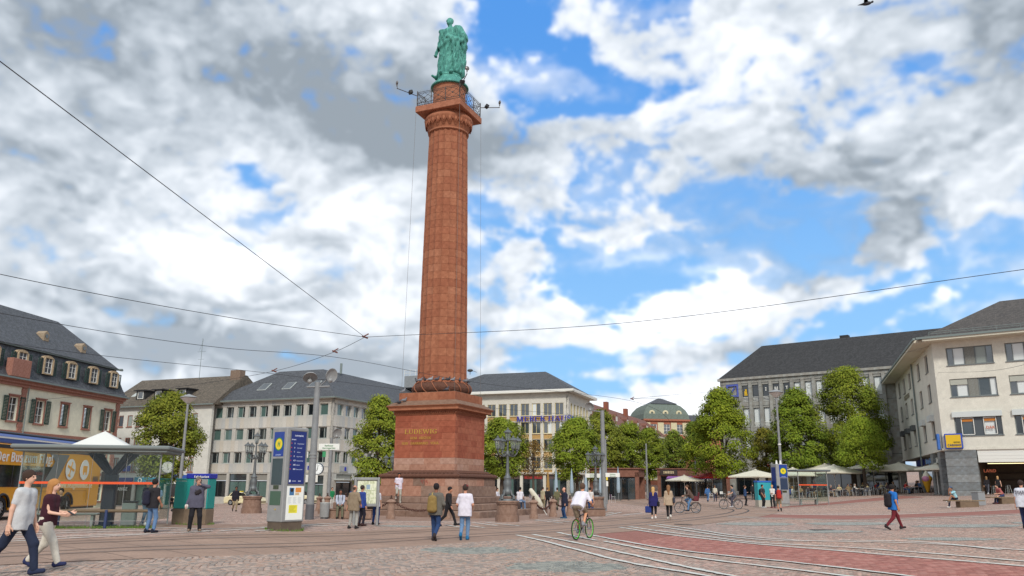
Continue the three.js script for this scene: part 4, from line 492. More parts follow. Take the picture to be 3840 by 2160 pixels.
// G: cream rendered corner building on the right
{
  const K = [40.75, -78.15], Rr = [58.7, -64.44], Lf = [51.93, -110.5], t = house('cream_corner_building', 'cream rendered corner building with wide eaves, grey stone ground floor and open bar', K), y0 = t.position.y, H = 15.5 - y0, w = tm('#e9e6d8', T.plaster, 3, .9), R = FR(t, K, Rr), S = FR(t, Lf, K), gs = ['#8e9498', '#868d92', '#969ca0', '#80878c'].map(c => tm(c, T.stone, 1.6, .7)), LL = S.L, fr = mat('#6d7475', .5);
  const rows = [[12.1, 13.8], [9.1, 10.8], [5.5, 7.2]], hr = [], hs = []; rows.forEach(([a, b], ri) => { for (const x of [1.15, 6.05, 10.95, 15.85]) hr.push([x, a, x + 3.9, b, ri]); for (const x of [4, 9.2, 14.6, 22.5, 28.6]) hs.push([x, a, x + 1.9, b + .1, ri, x]); });
  R.put('wall', shapeGeo(rectP(0, 4.15, R.L, H), .45, hr.map(h => rectP(...h.slice(0, 4)))), w, 0, 0, -.45); S.put('wall', shapeGeo(rectP(0, 4.2, LL, H), .45, hs.map(h => rectP(...h.slice(0, 4)))), w, 0, 0, -.45);
  hr.forEach(([a, b, c, d, ri], i) => { const mid = (a + c) / 2; win(R, a, b, mid - .42 - a, d - b, 'u', fr, ri === 2 ? [GL.dark, GL.mid] : [GL.sky, GL.blind], -.2, .09); win(R, mid + .42, b, c - mid - .42, d - b, 'u2', fr, ri === 2 ? [GL.blind, GL.dark] : ri ? [GL.mid, GL.blind] : [GL.curt, GL.sky], -.2, .09); R.put('panel', [bx(.82, d - b, .2)], ri === 2 ? mat('#4c5358', .5) : tm('#8b8f8c', T.stone, .5, .7), mid, (b + d) / 2, -.2); sill(R, a, b, c - a, fr, .08); if (ri === 2) { R.put('awning_box', [bx(c - a + .2, .5, .3)], mat('#c5cbc9', .6), mid, d + .25, .05); for (const X of [a + 1.1, mid + .98]) { R.put('opened_sash', [bx(1.02, .06, .06, 0, .76, 0), bx(1.02, .06, .06, 0, -.76, 0), bx(.06, 1.5, .06, -.5, 0, 0), bx(.06, 1.5, .06, .5, 0, 0)], M.whiteF, X, (b + d) / 2, -.04); R.put('orange_blind', [bx(.9, .22, .03)], mat('#c47a28', .6), X, d - .3, -.08); } } if (ri === 1) R.put('roller_blind', [bx((c - a) / 2 - .5, .5, .04)], mat('#a9aba0', .7), a + (c - a) / 4 - .2, d - .3, -.1); });
  R.put('window_notice', text('DAK', .26, .02), mat('#b8572c', .6), 4.08, 6.2, -.02);
  hs.forEach(([a, b, c, d, ri]) => { win(S, a, b, c - a, d - b, '2', fr, [GL.mid, GL.dark], -.22, .1); sill(S, a, b, c - a, fr, .08); if (ri === 2) S.put('awning_box', [bx(c - a + .2, .6, .5)], a > 20 ? mat('#c5cbc9', .6) : mat('#55595a', .6), (a + c) / 2, d + .2, .15); });
  S.put('down_pipe', [rod([0, 0, 0], [0, H, 0], .09)], M.gutter, 19.4, 0, .14); letters(S, 'wall_letters', 'BRAU-HAUS', .5, mat('#8b8672', .6), 12, 11.5, .03, sans, .06, 1.2);
  // eaves and roof
  R.put('eave', [bx(R.L + 1, .25, 2)], mat('#cfcab8', .8), R.L / 2, H + .12, .6); S.put('eave', [bx(LL + 1, .25, 2)], mat('#cfcab8', .8), LL / 2, H + .13, .6); R.put('gutter', [bx(R.L + 2, .2, .2)], M.gutter, R.L / 2, H + .3, 1.62); S.put('gutter', [bx(LL + 2, .2, .2)], M.gutter, LL / 2, H + .3, 1.62);
  { const c0 = R.world(-.9, 1.5), c1 = R.world(R.L, 1.5), c2 = S.world(0, 1.5), rk = R.world(5.2, -9.4), rr = R.world(R.L, -9.4), rl = S.world(6, -11), top = 5.2, P = [], q = (p, y) => [p[0] - K[0], y, p[1] - K[1]], Tn = (...a) => a.forEach(v => P.push(...v)); const a = q(c0, H + .25), b = q(c1, H + .25), c = q(c2, H + .25), k = q(rk, H + top), d = q(rr, H + top), l = q(rl, H + top); Tn(a, b, d, a, d, k, c, a, k, c, k, l); const g = new THREE.BufferGeometry(); g.setAttribute('position', new THREE.Float32BufferAttribute(P, 3)); g.computeVertexNormals(); part('roof', g, mat('#5a544f', .8, { map: rep(T.slate, 5) }), t); }
  { const s = R.put('skylight', [cbox(1.7, .15, 1.5, .02)], M.alu, 9.8, H + 3.1, -3.9); s.rotation.order = 'YXZ'; s.rotation.x = .45; raw('pane', merge([bx(1.45, .02, 1.25, 0, .085, 0)]), GL.mid, s); } R.put('snow_guard', [rod([0, 0, 0], [R.L, 0, 0], .03), rod([0, .18, 0], [R.L, .18, 0], .03), ...Array.from({ length: 12 }, (_, i) => rod([i * 1.9, -.3, 0], [i * 1.9, .2, 0], .02))], M.gutter, 0, H + .75, .8);
  // ground floor: coursed piers, open bar, recessed shops along the side
  const pierC = (W, x, w2, d = .8) => { for (let k = 0; k < 6; k++) { const g = pierC[w2] ??= merge([cbox(w2, .72, d, .02)]); W.set(raw('pier_stone', g, gs[(k * 3 + x * 7 | 0) % 4], t), x + w2 / 2, .36 + k * .73 - .5 + .3, -d / 2 + .03); } };
  pierC(R, .05, 2.6); pierC(R, 10.2, 2); pierC(R, 19.4, 2); pierC(S, 30.2, 1.5); pierC(S, 25.4, 1.6);
  R.put('roller_shutter', [0, 1, 2, 3].map(k => bx(7.4, .28, .1, 0, k * .29, 0)), M.whiteF, 6.45, 3.2, -.12); R.put('lintel', [bx(R.L, .25, .6)], w, R.L / 2, 4.33, -.25);
  R.put('bar_room', [bx(8, 4, .2, 0, 1.6, -6), bx(.2, 4, 6, -4, 1.6, -3), bx(.2, 4, 6, 4, 1.6, -3), bx(8, .2, 6, 0, 3.6, -3)], tm('#7d6a58', T.plaster, 2, .85), 6.45, 0, -.6); R.put('bar_shelf', [bx(6, 1.1, .5, 0, .4, -4.5), bx(6, .08, .4, 0, 1.6, -5.6), bx(6, .08, .4, 0, 2.2, -5.6)], tm('#5d4330', T.wood, 1, .6), 6.45, 0, -.6);
  R.put('strip_lamp', [bx(5, .06, .1)], mat('#fff2c8', .5, { emissive: new THREE.Color('#ffe9b0'), emissiveIntensity: 1.2 }), 5.9, 2.95, -.5); letters(R, 'bar_letters', 'LAND', .28, mat('#8d4426', .6), 3.5, 2.3, -.6); R.put('shop_panel', [bx(5, 4, .2)], mat('#2a2f33', .4), 15, 1.9, -.9);
  S.put('recess_wall', [bx(LL + 5, 5.4, .2)], w, LL / 2 - 3.2, 1.6, -2.6); S.put('soffit', [bx(LL, .2, 3)], w, LL / 2, 4.28, -1.4); for (const x of [4, 9, 14, 19]) S.put('shop_window', [bx(4, 3, .1)], GL.dark, x + 2, 1.7, -2.4); S.put('fascia_board', [bx(6, .7, .2)], mat('#24337c', .5), 14, 3.6, -.4); letters(S, 'fascia_letters', 'Mövenpick', .5, mat('#7fa7d6', .5), 21.5, 3.5, -.3); letters(S, 'fascia_letters', 'Cafe', .5, M.whiteF, 27.5, 3.5, -.3);
  const sg = R.put('sign_box', [cbox(1.5, 1.4, .25, .05)], mat('#2b4aa6', .4), .95, 5.0, .22), mk = (g, m) => { const o = part('sign_face', g, m, sg); return o; }; mk([bx(1.26, 1.16, .04, 0, 0, .14)], mat('#d9b21e', .5)); mk(text('CABANO', .2, .02).translate(.05, -.36, .165), mat('#34406f', .5)); mk(text('BISTRO', .12, .02).translate(.3, -.1, .165), mat('#6a6430', .5)); S.put('sign_box', [cbox(.6, 1.5, .25, .05)], mat('#3d6bb4', .4), LL - .6, 5, .3);
}
// street row beyond the cream office: long terrace with red roof
{
  const A = [15.4, -162.5], B = [44, -232], t = house('terrace_row', 'long terrace row with red tiled roof lining the tree street', A), F = FR(t, A, B), w = tm('#c9c6ba', T.plaster, 3, .9), L = F.L, H = 14.6, r = rng(23), holes = []; for (let i = 0; i < 24; i++) for (const y of [4.4, 7.7, 11]) holes.push([1.4 + i * 3, y, 2.9 + i * 3, y + 1.9]); wall(F, H, holes, w); holes.forEach(([a, b, c, d]) => win(F, a, b, c - a, d - b, '2', M.whiteF, r() < .5 ? GL.dark : GL.sky, -.2, .08)); F.put('cornice', [bx(L, .4, .6)], w, L / 2, H, .2);
  hipRoof(F, 0, L, 12, H + .2, 5, 3, 3, 5.8, 6, .5, M.redroof); for (let i = 0; i < 7; i++) { F.put('dormer', [shapeGeo([[-.9, 0], [.9, 0], [.9, 1.4], [0, 2], [-.9, 1.4]], 2.2)], M.redroof, 5 + i * 10, H + 1.2, -3.4); win(F, 4.4 + i * 10, H + 1.5, 1.2, 1, '2', M.whiteF, GL.sky, -1.16, .07); } for (const x of [.8, 14, 30, 48]) F.put('chimney', [bx(1.6, 2.4, .9)], tm('#9a5d4a', T.stone, 1, .9), x, H + 5.2, -5); F.put('shop_front', [bx(L, 3.4, .15)], GL.dark, L / 2, 1.6, .06); F.put('canopy', [bx(L, .2, 1.4)], mat('#c2b68a', .7), L / 2, 3.5, .7);
}
// castle tower closing the street
{
  const A = [40.3, -249.5], B = [54.2, -252], t = house('castle_wing', 'red sandstone castle wing with domed slate roof at the end of the street', A), F = FR(t, A, B), y0 = t.position.y, H = 21.9 - y0, red = tm('#b07058', T.stone, 2, .9), cr = tm('#d8cfab', T.plaster, 3, .9), pat = tm('#6f7d76', T.stone, 2, .8), L = F.L, S = FR(t, B, [B[0] + 4, B[1] - 16]);
  for (const W of [F, S]) { const holes = []; for (let i = 0; i < 3; i++) for (const y of [16.4, 11.2, 6]) holes.push([2 + i * (L - 4) / 2.4 * 1 - .2, y, 4.2 + i * (L - 4) / 2.4 - .2, y + 3]); wall(W, H, holes, red); holes.forEach(([a, b, c, d]) => { win(W, a, b, c - a, d - b, 'x', M.whiteF, GL.sky, -.2, .12); }); for (let i = 0; i < 4; i++) for (const y of [15.9, 10.6]) W.put('plaster_field', [bx(1.9, 4, .06)], cr, [.95, 5.2, 9.4, 13.1][i], y + 2, .05); W.put('cornice', [bx(W.L + .6, .5, .8)], red, W.L / 2, H - .2, .2); W.put('cornice', [bx(W.L + .4, .4, .5)], red, W.L / 2, 14.9, .15); }
  const P = []; const lv = [[0, 0], [.25, 1.6], [.9, 3], [2, 4.3], [3.2, 5]]; for (let i = 0; i < 4; i++) { const [o, y] = lv[i], [o2, y2] = lv[i + 1], R4 = (q, yy) => [[q - .3, H + yy, .3 - q], [L + .3 - q, H + yy, .3 - q], [L + .3 - q, H + yy, -14 + q], [q - .3, H + yy, -14 + q]]; const a = R4(o, y), b = R4(o2, y2); for (let k = 0; k < 4; k++) { const m = (k + 1) % 4; P.push(...a[k], ...a[m], ...b[m], ...a[k], ...b[m], ...b[k]); } } const g = new THREE.BufferGeometry(); g.setAttribute('position', new THREE.Float32BufferAttribute(P, 3)); g.computeVertexNormals(); F.put('dome_roof', g, pat); hipRoof(F, 3.2, L - 3.2, 8, H + 5, 2.1, 3.4, 3.4, 4, 4, .5, M.slate, 'roof_top').position.add(V(0, 0, -3)); for (const x of [2.6, 6.9, 11.2]) F.put('round_dormer', [lathe([[.4, 0], [.9, 0], [.9, .5], [.4, .5]], 20).rotateX(Math.PI / 2), bx(1.9, .3, .5, 0, -.9, .2)], cr, x, H + 1.9, -.5);
}
{ const A = [54.4, -252], B = [80, -256], t = house('castle_side_wing', 'lower castle wing with slate roof beside the domed tower', A), F = FR(t, A, B); wall(F, 17, [], tm('#b07058', T.stone, 2, .9)); hipRoof(F, 0, F.L, 14, 17, 5, 0, 2, 6, 6, .4, M.slate); }
// brown shop pavilions
function pavilion(label, A, B, H, dep, awn) { const t = thing('shop_pavilion', label, 'kiosk', [A[0], gy(...A), A[1]]), F = FR(t, A, B), m = tm('#8b5f50', T.stone, 2, .8), L = F.L; F.put('wall', [bx(L, 1, dep, L / 2, H - .4, -dep / 2), bx(.5, H, .5, .25, H / 2 - .3, -.25), bx(.5, H, .5, L - .25, H / 2 - .3, -.25), bx(.5, H, dep, .25, H / 2 - .3, -dep / 2 - .3), bx(L, H, .3, L / 2, H / 2 - .3, -dep)], m); F.put('roof', [bx(L + .4, .15, dep + .4)], m, L / 2, H + .18, -dep / 2); const n = Math.round(L / 2.2); for (let i = 0; i < n; i++) { const w2 = (L - 1) / n; win(F, .5 + i * w2, 0, w2, H - 1, '2', M.darkF, [GL.dark, GL.mid], -.3, .07); } if (awn) { F.put('awning', [bx(L * .7, .06, 1.4, 0, 0, 0, 0, .25)], mat('#8a5ca0', .8), L / 2, H - 1.1, .6); F.put('menu_board', [bx(2.6, .8, .1)], mat('#3a2f2a', .6), 1.8, H - .35, .08); letters(F, 'menu_letters', 'IMBISS', .35, mat('#d8c9a0', .6), 1.8, H - .35, .14); } }
pavilion('brown clad shop pavilion beside the cream office under the trees', [10.5, -112], [16.8, -110], 3.9, 5); pavilion('brown clad snack pavilion behind the red umbrella', [22.4, -128], [32.4, -124], 4, 5, true);
// ---------- trees ----------
M.bark = tm('#5d5148', T.stone, .6, .95);
function makeTree(label, x, z, top, bot, R, o = {}) {
  const { seed = 1, n = 8500, shape = 'oval', tone = [.2, .25, .03], leaf = .25, group = 'lime trees around the square', dens = 1, cat = 'tree', clumps = 120 } = o, r = rng(seed * 97 + 5), t = thing('tree', label, cat, on(x, z, -.05), seed * 1.3, group), H = top - bot;
  const prof = u => shape === 'cone' ? Math.pow(Math.sin(Math.PI * Math.pow(clamp(u * .94 + .03), .55)), .75) : shape === 'thin' ? Math.pow(Math.sin(Math.PI * (u * .9 + .05)), .6) * (1 - .35 * u) : Math.pow(Math.sin(Math.PI * (clamp(u) * .92 + .05)), .62) * (1.04 - .22 * u);
  const pos = [], nor = [], col = [], C = [];
  for (let i = 0; i < clumps; i++) { const u = Math.pow(r(), .85), a = r() * 6.283, q = .45 + .55 * Math.sqrt(r()), wob = .82 + .36 * n2(a * 1.3 + seed * 9, u * 4 + seed), rr = R * prof(u) * q * wob; C.push([Math.cos(a) * rr, bot + .4 + u * (H - .5), Math.sin(a) * rr, (.5 + .42 * r()) * Math.min(1.45, R / 2.6), .82 + .36 * r(), Math.cos(a), Math.sin(a), r()]); }
  for (let i = 0; i < n * 1.9 * dens; i++) {
    const c = C[i % C.length]; let dx, dy, dz, l; do { dx = r() * 2 - 1; dy = r() * 2 - 1; dz = r() * 2 - 1; l = dx * dx + dy * dy + dz * dz; } while (l > 1); const k = c[3] * (.55 + .5 * Math.sqrt(l) / Math.max(.2, Math.sqrt(l))), px = c[0] + dx * k * 1.15, py = c[1] + dy * k * .78, pz = c[2] + dz * k * 1.15;
    const ax = V(dx + c[5] * .5 + (r() - .5) * .9, Math.abs(dy) * .5 + .55 + (r() - .5) * .8, dz + c[6] * .5 + (r() - .5) * .9).normalize(), u = V(r() - .5, r() - .5, r() - .5).cross(ax).normalize(), w = ax.clone().cross(u), s = leaf * (.65 + .7 * r()), s2 = s * .72, b = ax.clone().multiplyScalar(s * .12);
    const P = [[-s / 2, 0, 0], [0, -s2 / 2, 1], [s / 2, 0, 0], [0, s2 / 2, 1]].map(([p, q, e]) => [px + u.x * p + w.x * q + b.x * e, py + u.y * p + w.y * q + b.y * e, pz + u.z * p + w.z * q + b.z * e]);
    pos.push(...P[0], ...P[1], ...P[2], ...P[0], ...P[2], ...P[3]); const T1 = c[4] * (.72 + .56 * r()), y = (r() * .6 + c[7] * .4 - .45) * .5, cc = [tone[0] * T1 * (1 + y * .9), tone[1] * T1 * (1 + y * .3), tone[2] * T1]; for (let q = 0; q < 6; q++) { nor.push(ax.x, ax.y, ax.z); col.push(...cc); }
  }
  const g = new THREE.BufferGeometry(); g.setAttribute('position', new THREE.Float32BufferAttribute(pos, 3)); g.setAttribute('normal', new THREE.Float32BufferAttribute(nor, 3)); g.setAttribute('color', new THREE.Float32BufferAttribute(col, 3)); g.setAttribute('uv', new THREE.Float32BufferAttribute(new Float32Array(pos.length / 3 * 2), 2));
  const cr = raw('crown', g, M.leaf, t); cr.userData.kind = 'stuff';
  const tr = R * .055 + .06, limbs = [], main = [[0, -.3, 0], [.05, bot * .6, .03], [-.04, bot + H * .35, 0], [.02, bot + H * .75, .03]]; 
  const tap = (pts, r0, r1) => { const cv = new THREE.CatmullRomCurve3(pts.map(p => V(...p))), g2 = new THREE.TubeGeometry(cv, 12, 1, 8), p = g2.attributes.position; for (let i = 0; i <= 12; i++) { const c = cv.getPointAt(i / 12), k = lerp(r0, r1, i / 12) * (i === 0 ? 1.35 : 1); for (let j = 0; j <= 8; j++) { const q = i * 9 + j; p.setXYZ(q, c.x + (p.getX(q) - c.x) * k, c.y + (p.getY(q) - c.y) * k, c.z + (p.getZ(q) - c.z) * k); } } g2.computeVertexNormals(); return g2; };
  part('trunk', tap(main, tr * 1.2, tr * .2), M.bark, t);
  for (let i = 0; i < 9; i++) { const a = i * 2.4 + seed, y = bot + H * (.02 + .07 * i), c = C[(i * 11 + 3) % C.length]; limbs.push(tap([[0, y - .3, 0], [c[0] * .4, (y + c[1]) / 2, c[2] * .4], [c[0] * .9, Math.max(c[1], y + .2), c[2] * .9]], tr * .42, .02)); } part('limbs', limbs, M.bark, t);
  return t;
}
M.leaf = mat('#ffffff', 1, { vertexColors: true, side: THREE.DoubleSide, transmission: .3, thickness: 0, specularIntensity: .15 });
makeTree('round leafy lime tree in front of the white house', -35.4, -85, 11.4, 2.6, 3.4, { seed: 1, n: 11000, tone: [0.190, 0.216, 0.031] });
makeTree('tall lime tree between the travertine block and the monument', -15.2, -95, 11.8, 1.6, 2.8, { seed: 2, n: 10000, tone: [0.224, 0.269, 0.033], shape: 'cone' });
makeTree('lime tree just right of the monument in front of the cream office', -1.1, -105, 10, 2.6, 3.2, { seed: 3, n: 9500 });
makeTree('sparse brown-leaved tree in front of the cream office shops', 2.9, -108, 7.4, 2.6, 2.3, { seed: 4, n: 1500, tone: [0.240, 0.149, 0.042], leaf: .17, clumps: 60 });
makeTree('broad lime tree at the right corner of the cream office', 8.8, -112, 10.6, 2.5, 3.5, { seed: 5, n: 12000, shape: 'cone', tone: [0.206, 0.269, 0.031] });
makeTree('lime tree rising behind the tall grey mast', 13.6, -125, 12.7, 3.6, 2.9, { seed: 6, n: 9000, tone: [0.224, 0.255, 0.037] });
makeTree('first lime tree lining the left side of the street', 18.2, -128, 11, 2.6, 3, { seed: 7, n: 9000 });
makeTree('second lime tree lining the left side of the street', 23.2, -140, 11, 2.8, 2.8, { seed: 8, n: 8000 });
makeTree('lime tree in front of the red castle wing', 29.6, -150, 11, 3, 2.6, { seed: 9, n: 7000, tone: [0.172, 0.225, 0.033] });
makeTree('dark lime tree behind the red umbrella', 30.4, -137, 11.6, 2.8, 2.6, { seed: 10, n: 7500, tone: [0.121, 0.172, 0.028] });
makeTree('large pointed lime tree left of the grey bank', 28, -110, 14, 2.2, 4.1, { seed: 11, n: 14500, shape: 'cone', tone: [0.215, 0.269, 0.026] });
makeTree('small thin tree with reddish leaf tips before the grey bank', 34.3, -112, 8.7, 2.4, 2.2, { seed: 12, n: 3600, tone: [0.206, 0.195, 0.033] });
makeTree('tall lime tree in front of the grey bank windows', 36, -104, 13, 2.6, 3.2, { seed: 13, n: 11500, shape: 'cone', tone: [0.172, 0.232, 0.026] });
makeTree('largest broad lime tree over the café umbrellas', 43, -105, 15.2, 2.4, 4.7, { seed: 14, n: 16500, tone: [0.190, 0.232, 0.028] });
makeTree('young bright yellow-green lime tree standing among the café tables', 39.7, -94, 8.5, 2.6, 2.8, { seed: 15, n: 8500, shape: 'cone', tone: [0.254, 0.331, 0.035], leaf: .17 });
// ---------- street furniture ----------
M.cast = mat('#666a6b', .55, { metalness: .45 }); M.stone2 = ['#94786a', '#a18475'].map(c => tm(c, T.stone, .9, .92)); M.glassLamp = mat('#dfe5e6', .08, { transmission: .85, thickness: 0 }); M.pole = tm('#8b8d8e', T.metal, 1.5, .5); M.steelG = tm('#9b9c9b', T.metal, 1.2, .45); M.steelD = mat('#22262e', .45);
function oct(r, h, y) { return cyl(r * .97, r, h, 0, y, 0, 8).rotateY(Math.PI / 8); }
const lantern = (p, x, y, z, s = 1) => { const g = part('lantern', [...Array.from({ length: 6 }, (_, i) => { const a = i / 6 * 6.283; return rod([Math.cos(a) * .1 * s, 0, Math.sin(a) * .1 * s], [Math.cos(a) * .18 * s, .42 * s, Math.sin(a) * .18 * s], .01, 4); }), cyl(.11 * s, .06 * s, .05, 0, -.02, 0, 12), cyl(.1 * s, .23 * s, .13 * s, 0, .48 * s, 0, 12), sph(.07 * s, 0, .57 * s, 0, 1, .8, 1, 8), cyl(.01, .025, .1 * s, 0, .64 * s, 0, 6), cyl(.045, .05, .16, 0, .09, 0, 8)], M.cast, p); g.position.set(x, y, z); raw('glass', merge([lathe([[.09 * s, .01], [.17 * s, .42 * s]], 6)]), M.glassLamp, g); return g; };
function candelabra(label, x, z, h = 4.66, rot = .3) {
  const t = thing('candelabra_lamp', label, 'street lamp', on(x, z, -.1), rot, 'cast iron lamps around the monument');
  part('pedestal', [oct(.62, .42, .2), cyl(.52, .56, .56, 0, .69, 0, 8).rotateY(Math.PI / 8), oct(.58, .09, 1.0), oct(.62, .08, 1.08), ...[0, 1, 2, 3, 4, 5, 6, 7].map(i => bx(.2, .4, .03, 0, .68, .5).rotateY(i * Math.PI / 4))], M.stone2[0], t);
  part('claw_base', [cyl(.42, .46, .08, 0, 1.16, 0, 16), ...[0, 1, 2, 3].flatMap(i => { const R = g => g.rotateY(i * Math.PI / 2 + .4); return [R(tube([[.42, 1.2, 0], [.4, 1.34, 0], [.28, 1.42, 0], [.24, 1.6, 0]], .06, 10, 6)), R(sph(.08, .42, 1.22, 0, 1, .8, 1, 8))]; })], M.cast, t);
  part('shaft', lathe([[.2, 1.4], [.26, 1.5], [.24, 1.62], [.18, 1.7], [.2, 1.85], [.21, 2.05], [.15, 2.15], [.2, 2.22], [.18, 2.28], [.11, 2.36], [.085, 2.5], [.075, 2.9], [.06, 3.3], [.1, 3.36], [.13, 3.44], [.09, 3.52], [.05, 3.6], [.045, h - .62]], 18), M.cast, t);
  part('arms', Array.from({ length: 4 }, (_, i) => { const R = g => g.rotateY(i * Math.PI / 2); return [R(tube([[.06, 3.5, 0], [.2, 3.32, 0], [.42, 3.36, 0], [.56, 3.52, 0], [.58, 3.66, 0]], .028, 14, 6)), R(tube([[.1, 3.46, 0], [.24, 3.56, 0], [.36, 3.46, 0], [.26, 3.38, 0]], .018, 10, 5)), R(sph(.07, .56, 3.6, 0, 1, .7, 1, 8))]; }).flat(), M.cast, t);
  for (let i = 0; i < 4; i++) { const a = i * Math.PI / 2; lantern(t, Math.cos(a) * .58, 3.68, -Math.sin(a) * .58, 1); } lantern(t, 0, h - .62, 0, 1); return t;
}
candelabra('cast iron candelabra lamp on a stone pedestal right of the monument steps', -.17, -42.6, 4.72, .5); candelabra('cast iron candelabra lamp on a stone pedestal beside the tall grey mast', 6.19, -61.1, 4.72, .3); candelabra('cast iron candelabra lamp on a stone pedestal near the taxis', -15.7, -51.2, 4.9, .8); candelabra('cast iron candelabra lamp standing behind the monument', -9.6, -68, 4.7, 0);
function post(label, x, z, h = 1.0) { const t = thing('stone_bollard', label, 'bollard', on(x, z, -.03), 0, 'chained stone bollards around the monument'); part('post', lathe([[.24, 0], [.245, .22], [.2, .28], [.18, h * .78], [.2, h * .8], [.21, h * .86], [.26, h * .88], [.26, h * .93], [.1, h * 1.03], [0, h * 1.05]], 14), M.stone2[1], t); part('iron_finial', [cyl(.02, .05, .14, 0, h * 1.1, 0, 8), sph(.05, 0, h * 1.2, 0), tor(.06, .015, 0, h * 1.08, 0, 10, 5)], mat('#4a352c', .7, { metalness: .4 }), t); }
const posts = { a: [-8.9, -45.4], b: [-6.32, -44.6], c: [-3.4, -44.9], d: [1.28, -46.8], e: [2.5, -49.8], f: [3.6, -51.2], g: [5, -54], h: [-13.66, -60.2], i: [-12.4, -57] };
[['a', 'chained stone bollard behind the map board'], ['b', 'chained stone bollard in front of the monument steps beside the map board'], ['c', 'chained stone bollard in front of the monument steps behind the walking pair'], ['d', 'chained stone bollard with a cream parasol leaning behind it'], ['e', 'reddish chained stone bollard between two chains right of the steps'], ['f', 'chained stone bollard behind the man in the navy jacket'], ['g', 'chained stone bollard behind the cyclist in the white shirt'], ['h', 'chained stone bollard far left near the taxis'], ['i', 'chained stone bollard behind the seated men']].forEach(([k, l]) => post(l, ...posts[k]));
const linkG = uvBox(prep(new THREE.TorusGeometry(.055, .016, 5, 8).scale(1.5, 1, 1)));
function chain(label, A, B, sag) { const a = posts[A], b = posts[B], p0 = [a[0], gy(...a) + .98, a[1]], p1 = [b[0], gy(...b) + .98, b[1]], L = Math.hypot(p1[0] - p0[0], p1[2] - p0[2]), n = Math.round(L * 1.25 / .12), gs = [], th = Math.atan2(-(p1[2] - p0[2]), p1[0] - p0[0]); for (let i = 0; i <= n; i++) { const t = i / n, y = lerp(p0[1], p1[1], t) - sag * 4 * t * (1 - t), sl = Math.atan(-sag * 4 * (1 - 2 * t) / L), g = linkG.clone(); if (i & 1) g.rotateX(Math.PI / 2); g.rotateZ(sl).rotateY(th).translate(lerp(p0[0], p1[0], t), y, lerp(p0[2], p1[2], t)); gs.push(g); } const o = part(numbered('iron_chain'), gs, mat('#5a3a30', .75, { metalness: .3 }), scene); tag(o, label, 'chain', 'iron chains between the bollards'); }
chain('iron chain sagging left of the bollard beside the map board', 'a', 'b', .55); chain('iron chain sagging across the monument steps', 'b', 'c', .55); chain('iron chain sagging beside the leaning cream parasol', 'd', 'e', .5); chain('iron chain sagging behind the man in the navy jacket', 'e', 'f', .4); chain('iron chain sagging beyond the man in the navy jacket', 'f', 'g', .5); chain('iron chain sagging behind the seated men', 'h', 'i', .5);
// masts
function mast(name, label, x, z, h, r, extra) { const t = thing(name, label, 'mast', on(x, z, -.05)); part('pole', [cyl(r * .72, r, h, 0, h / 2, 0, 14)], M.pole, t); if (extra) extra(t, h); return t; }
const disc = (t, x, y, z, ry, rx = .5) => { const o = part('floodlight', [lathe([[0, -.08], [.12, -.1], [.3, .0], [.36, .1], [.34, .12], [.26, .05], [0, .03]], 18).rotateX(Math.PI / 2 + rx).rotateY(ry), rod([0, -.4, 0], [0, 0, 0], .03), sph(.12, 0, -.25, 0)], M.steelG, t); o.position.set(x, y, z); };
mast('grey_mast', 'thick grey mast with two round floodlights and street signs', -9.6, -40.4, 6.6, .19, (t, h) => { part('dark_foot', [cyl(.2, .205, .7, 0, .4, 0, 14)], mat('#55565a', .6), t); part('bracket', [rod([-.5, h - .25, .1], [.6, h - .2, 0], .05), rod([.1, h - .2, 0], [.55, h + .2, .1], .03)], M.pole, t); disc(t, -.4, h + .3, 0, .4, .9); disc(t, .62, h + .35, .05, .9, .2); const sgn = (x, y, w, s) => { const o = part('street_sign', [cbox(w, .3, .04, .01)], M.whiteF, t); o.position.set(x, y, .15); o.rotation.y = s; part('sign_text', [text('Rathaus', .08, .004).translate(0, .06, .022), text('Herrngarten', .08, .004).translate(0, -.07, .022)], mat('#3b7a4a', .6), o); }; sgn(.78, 3.45, 1.05, -.15); sgn(-.68, 3.08, .95, .5); part('small_sign', [bx(.16, .26, .03, .55, 3.1, .1)], mat('#2f8a58', .6), t); part('band', [cyl(.2, .2, .05, 0, 3.1, 0, 14), cyl(.2, .2, .04, 0, 2.95, 0, 14)], M.steelG, t); });
mast('grey_mast', 'thick grey overhead line mast beside the candelabra lamp', 6.8, -61.4, 7.3, .2, (t, h) => { disc(t, -.9, h + .3, 0, -.5, .4); part('bracket', [rod([0, h - .1, 0], [-.9, h, 0], .04)], M.pole, t); for (const [y, x, ry] of [[2.55, -.8, -.2], [2.6, .65, .2]]) { const o = part('street_sign', [cbox(1.1, .3, .04, .01)], M.whiteF, t); o.position.set(x, y, .12); o.rotation.y = ry; part('sign_text', [text('Schloss', .09, .004).translate(0, .05, .022), text('Zentrum', .08, .004).translate(0, -.08, .022)], mat('#3b7a4a', .6), o); } });
mast('slim_mast', 'slim grey mast with yellow notices behind the overhead line mast', 9.7, -85.5, 6.5, .16, t => { part('notice', [bx(.36, .4, .03, 0, 2.6, .16)], mat('#d8c22e', .6), t); part('notice_card', [bx(.4, .5, .03, 0, 2.05, .16)], M.whiteF, t); });
mast('slim_mast', 'slim dark mast at the mouth of the tree street', 19.2, -118, 7.6, .15); mast('slim_mast', 'slim dark mast between the street trees', 27, -122, 6.6, .13); mast('slim_mast', 'slim grey mast far down the tree street', 34, -150, 6.6, .13);
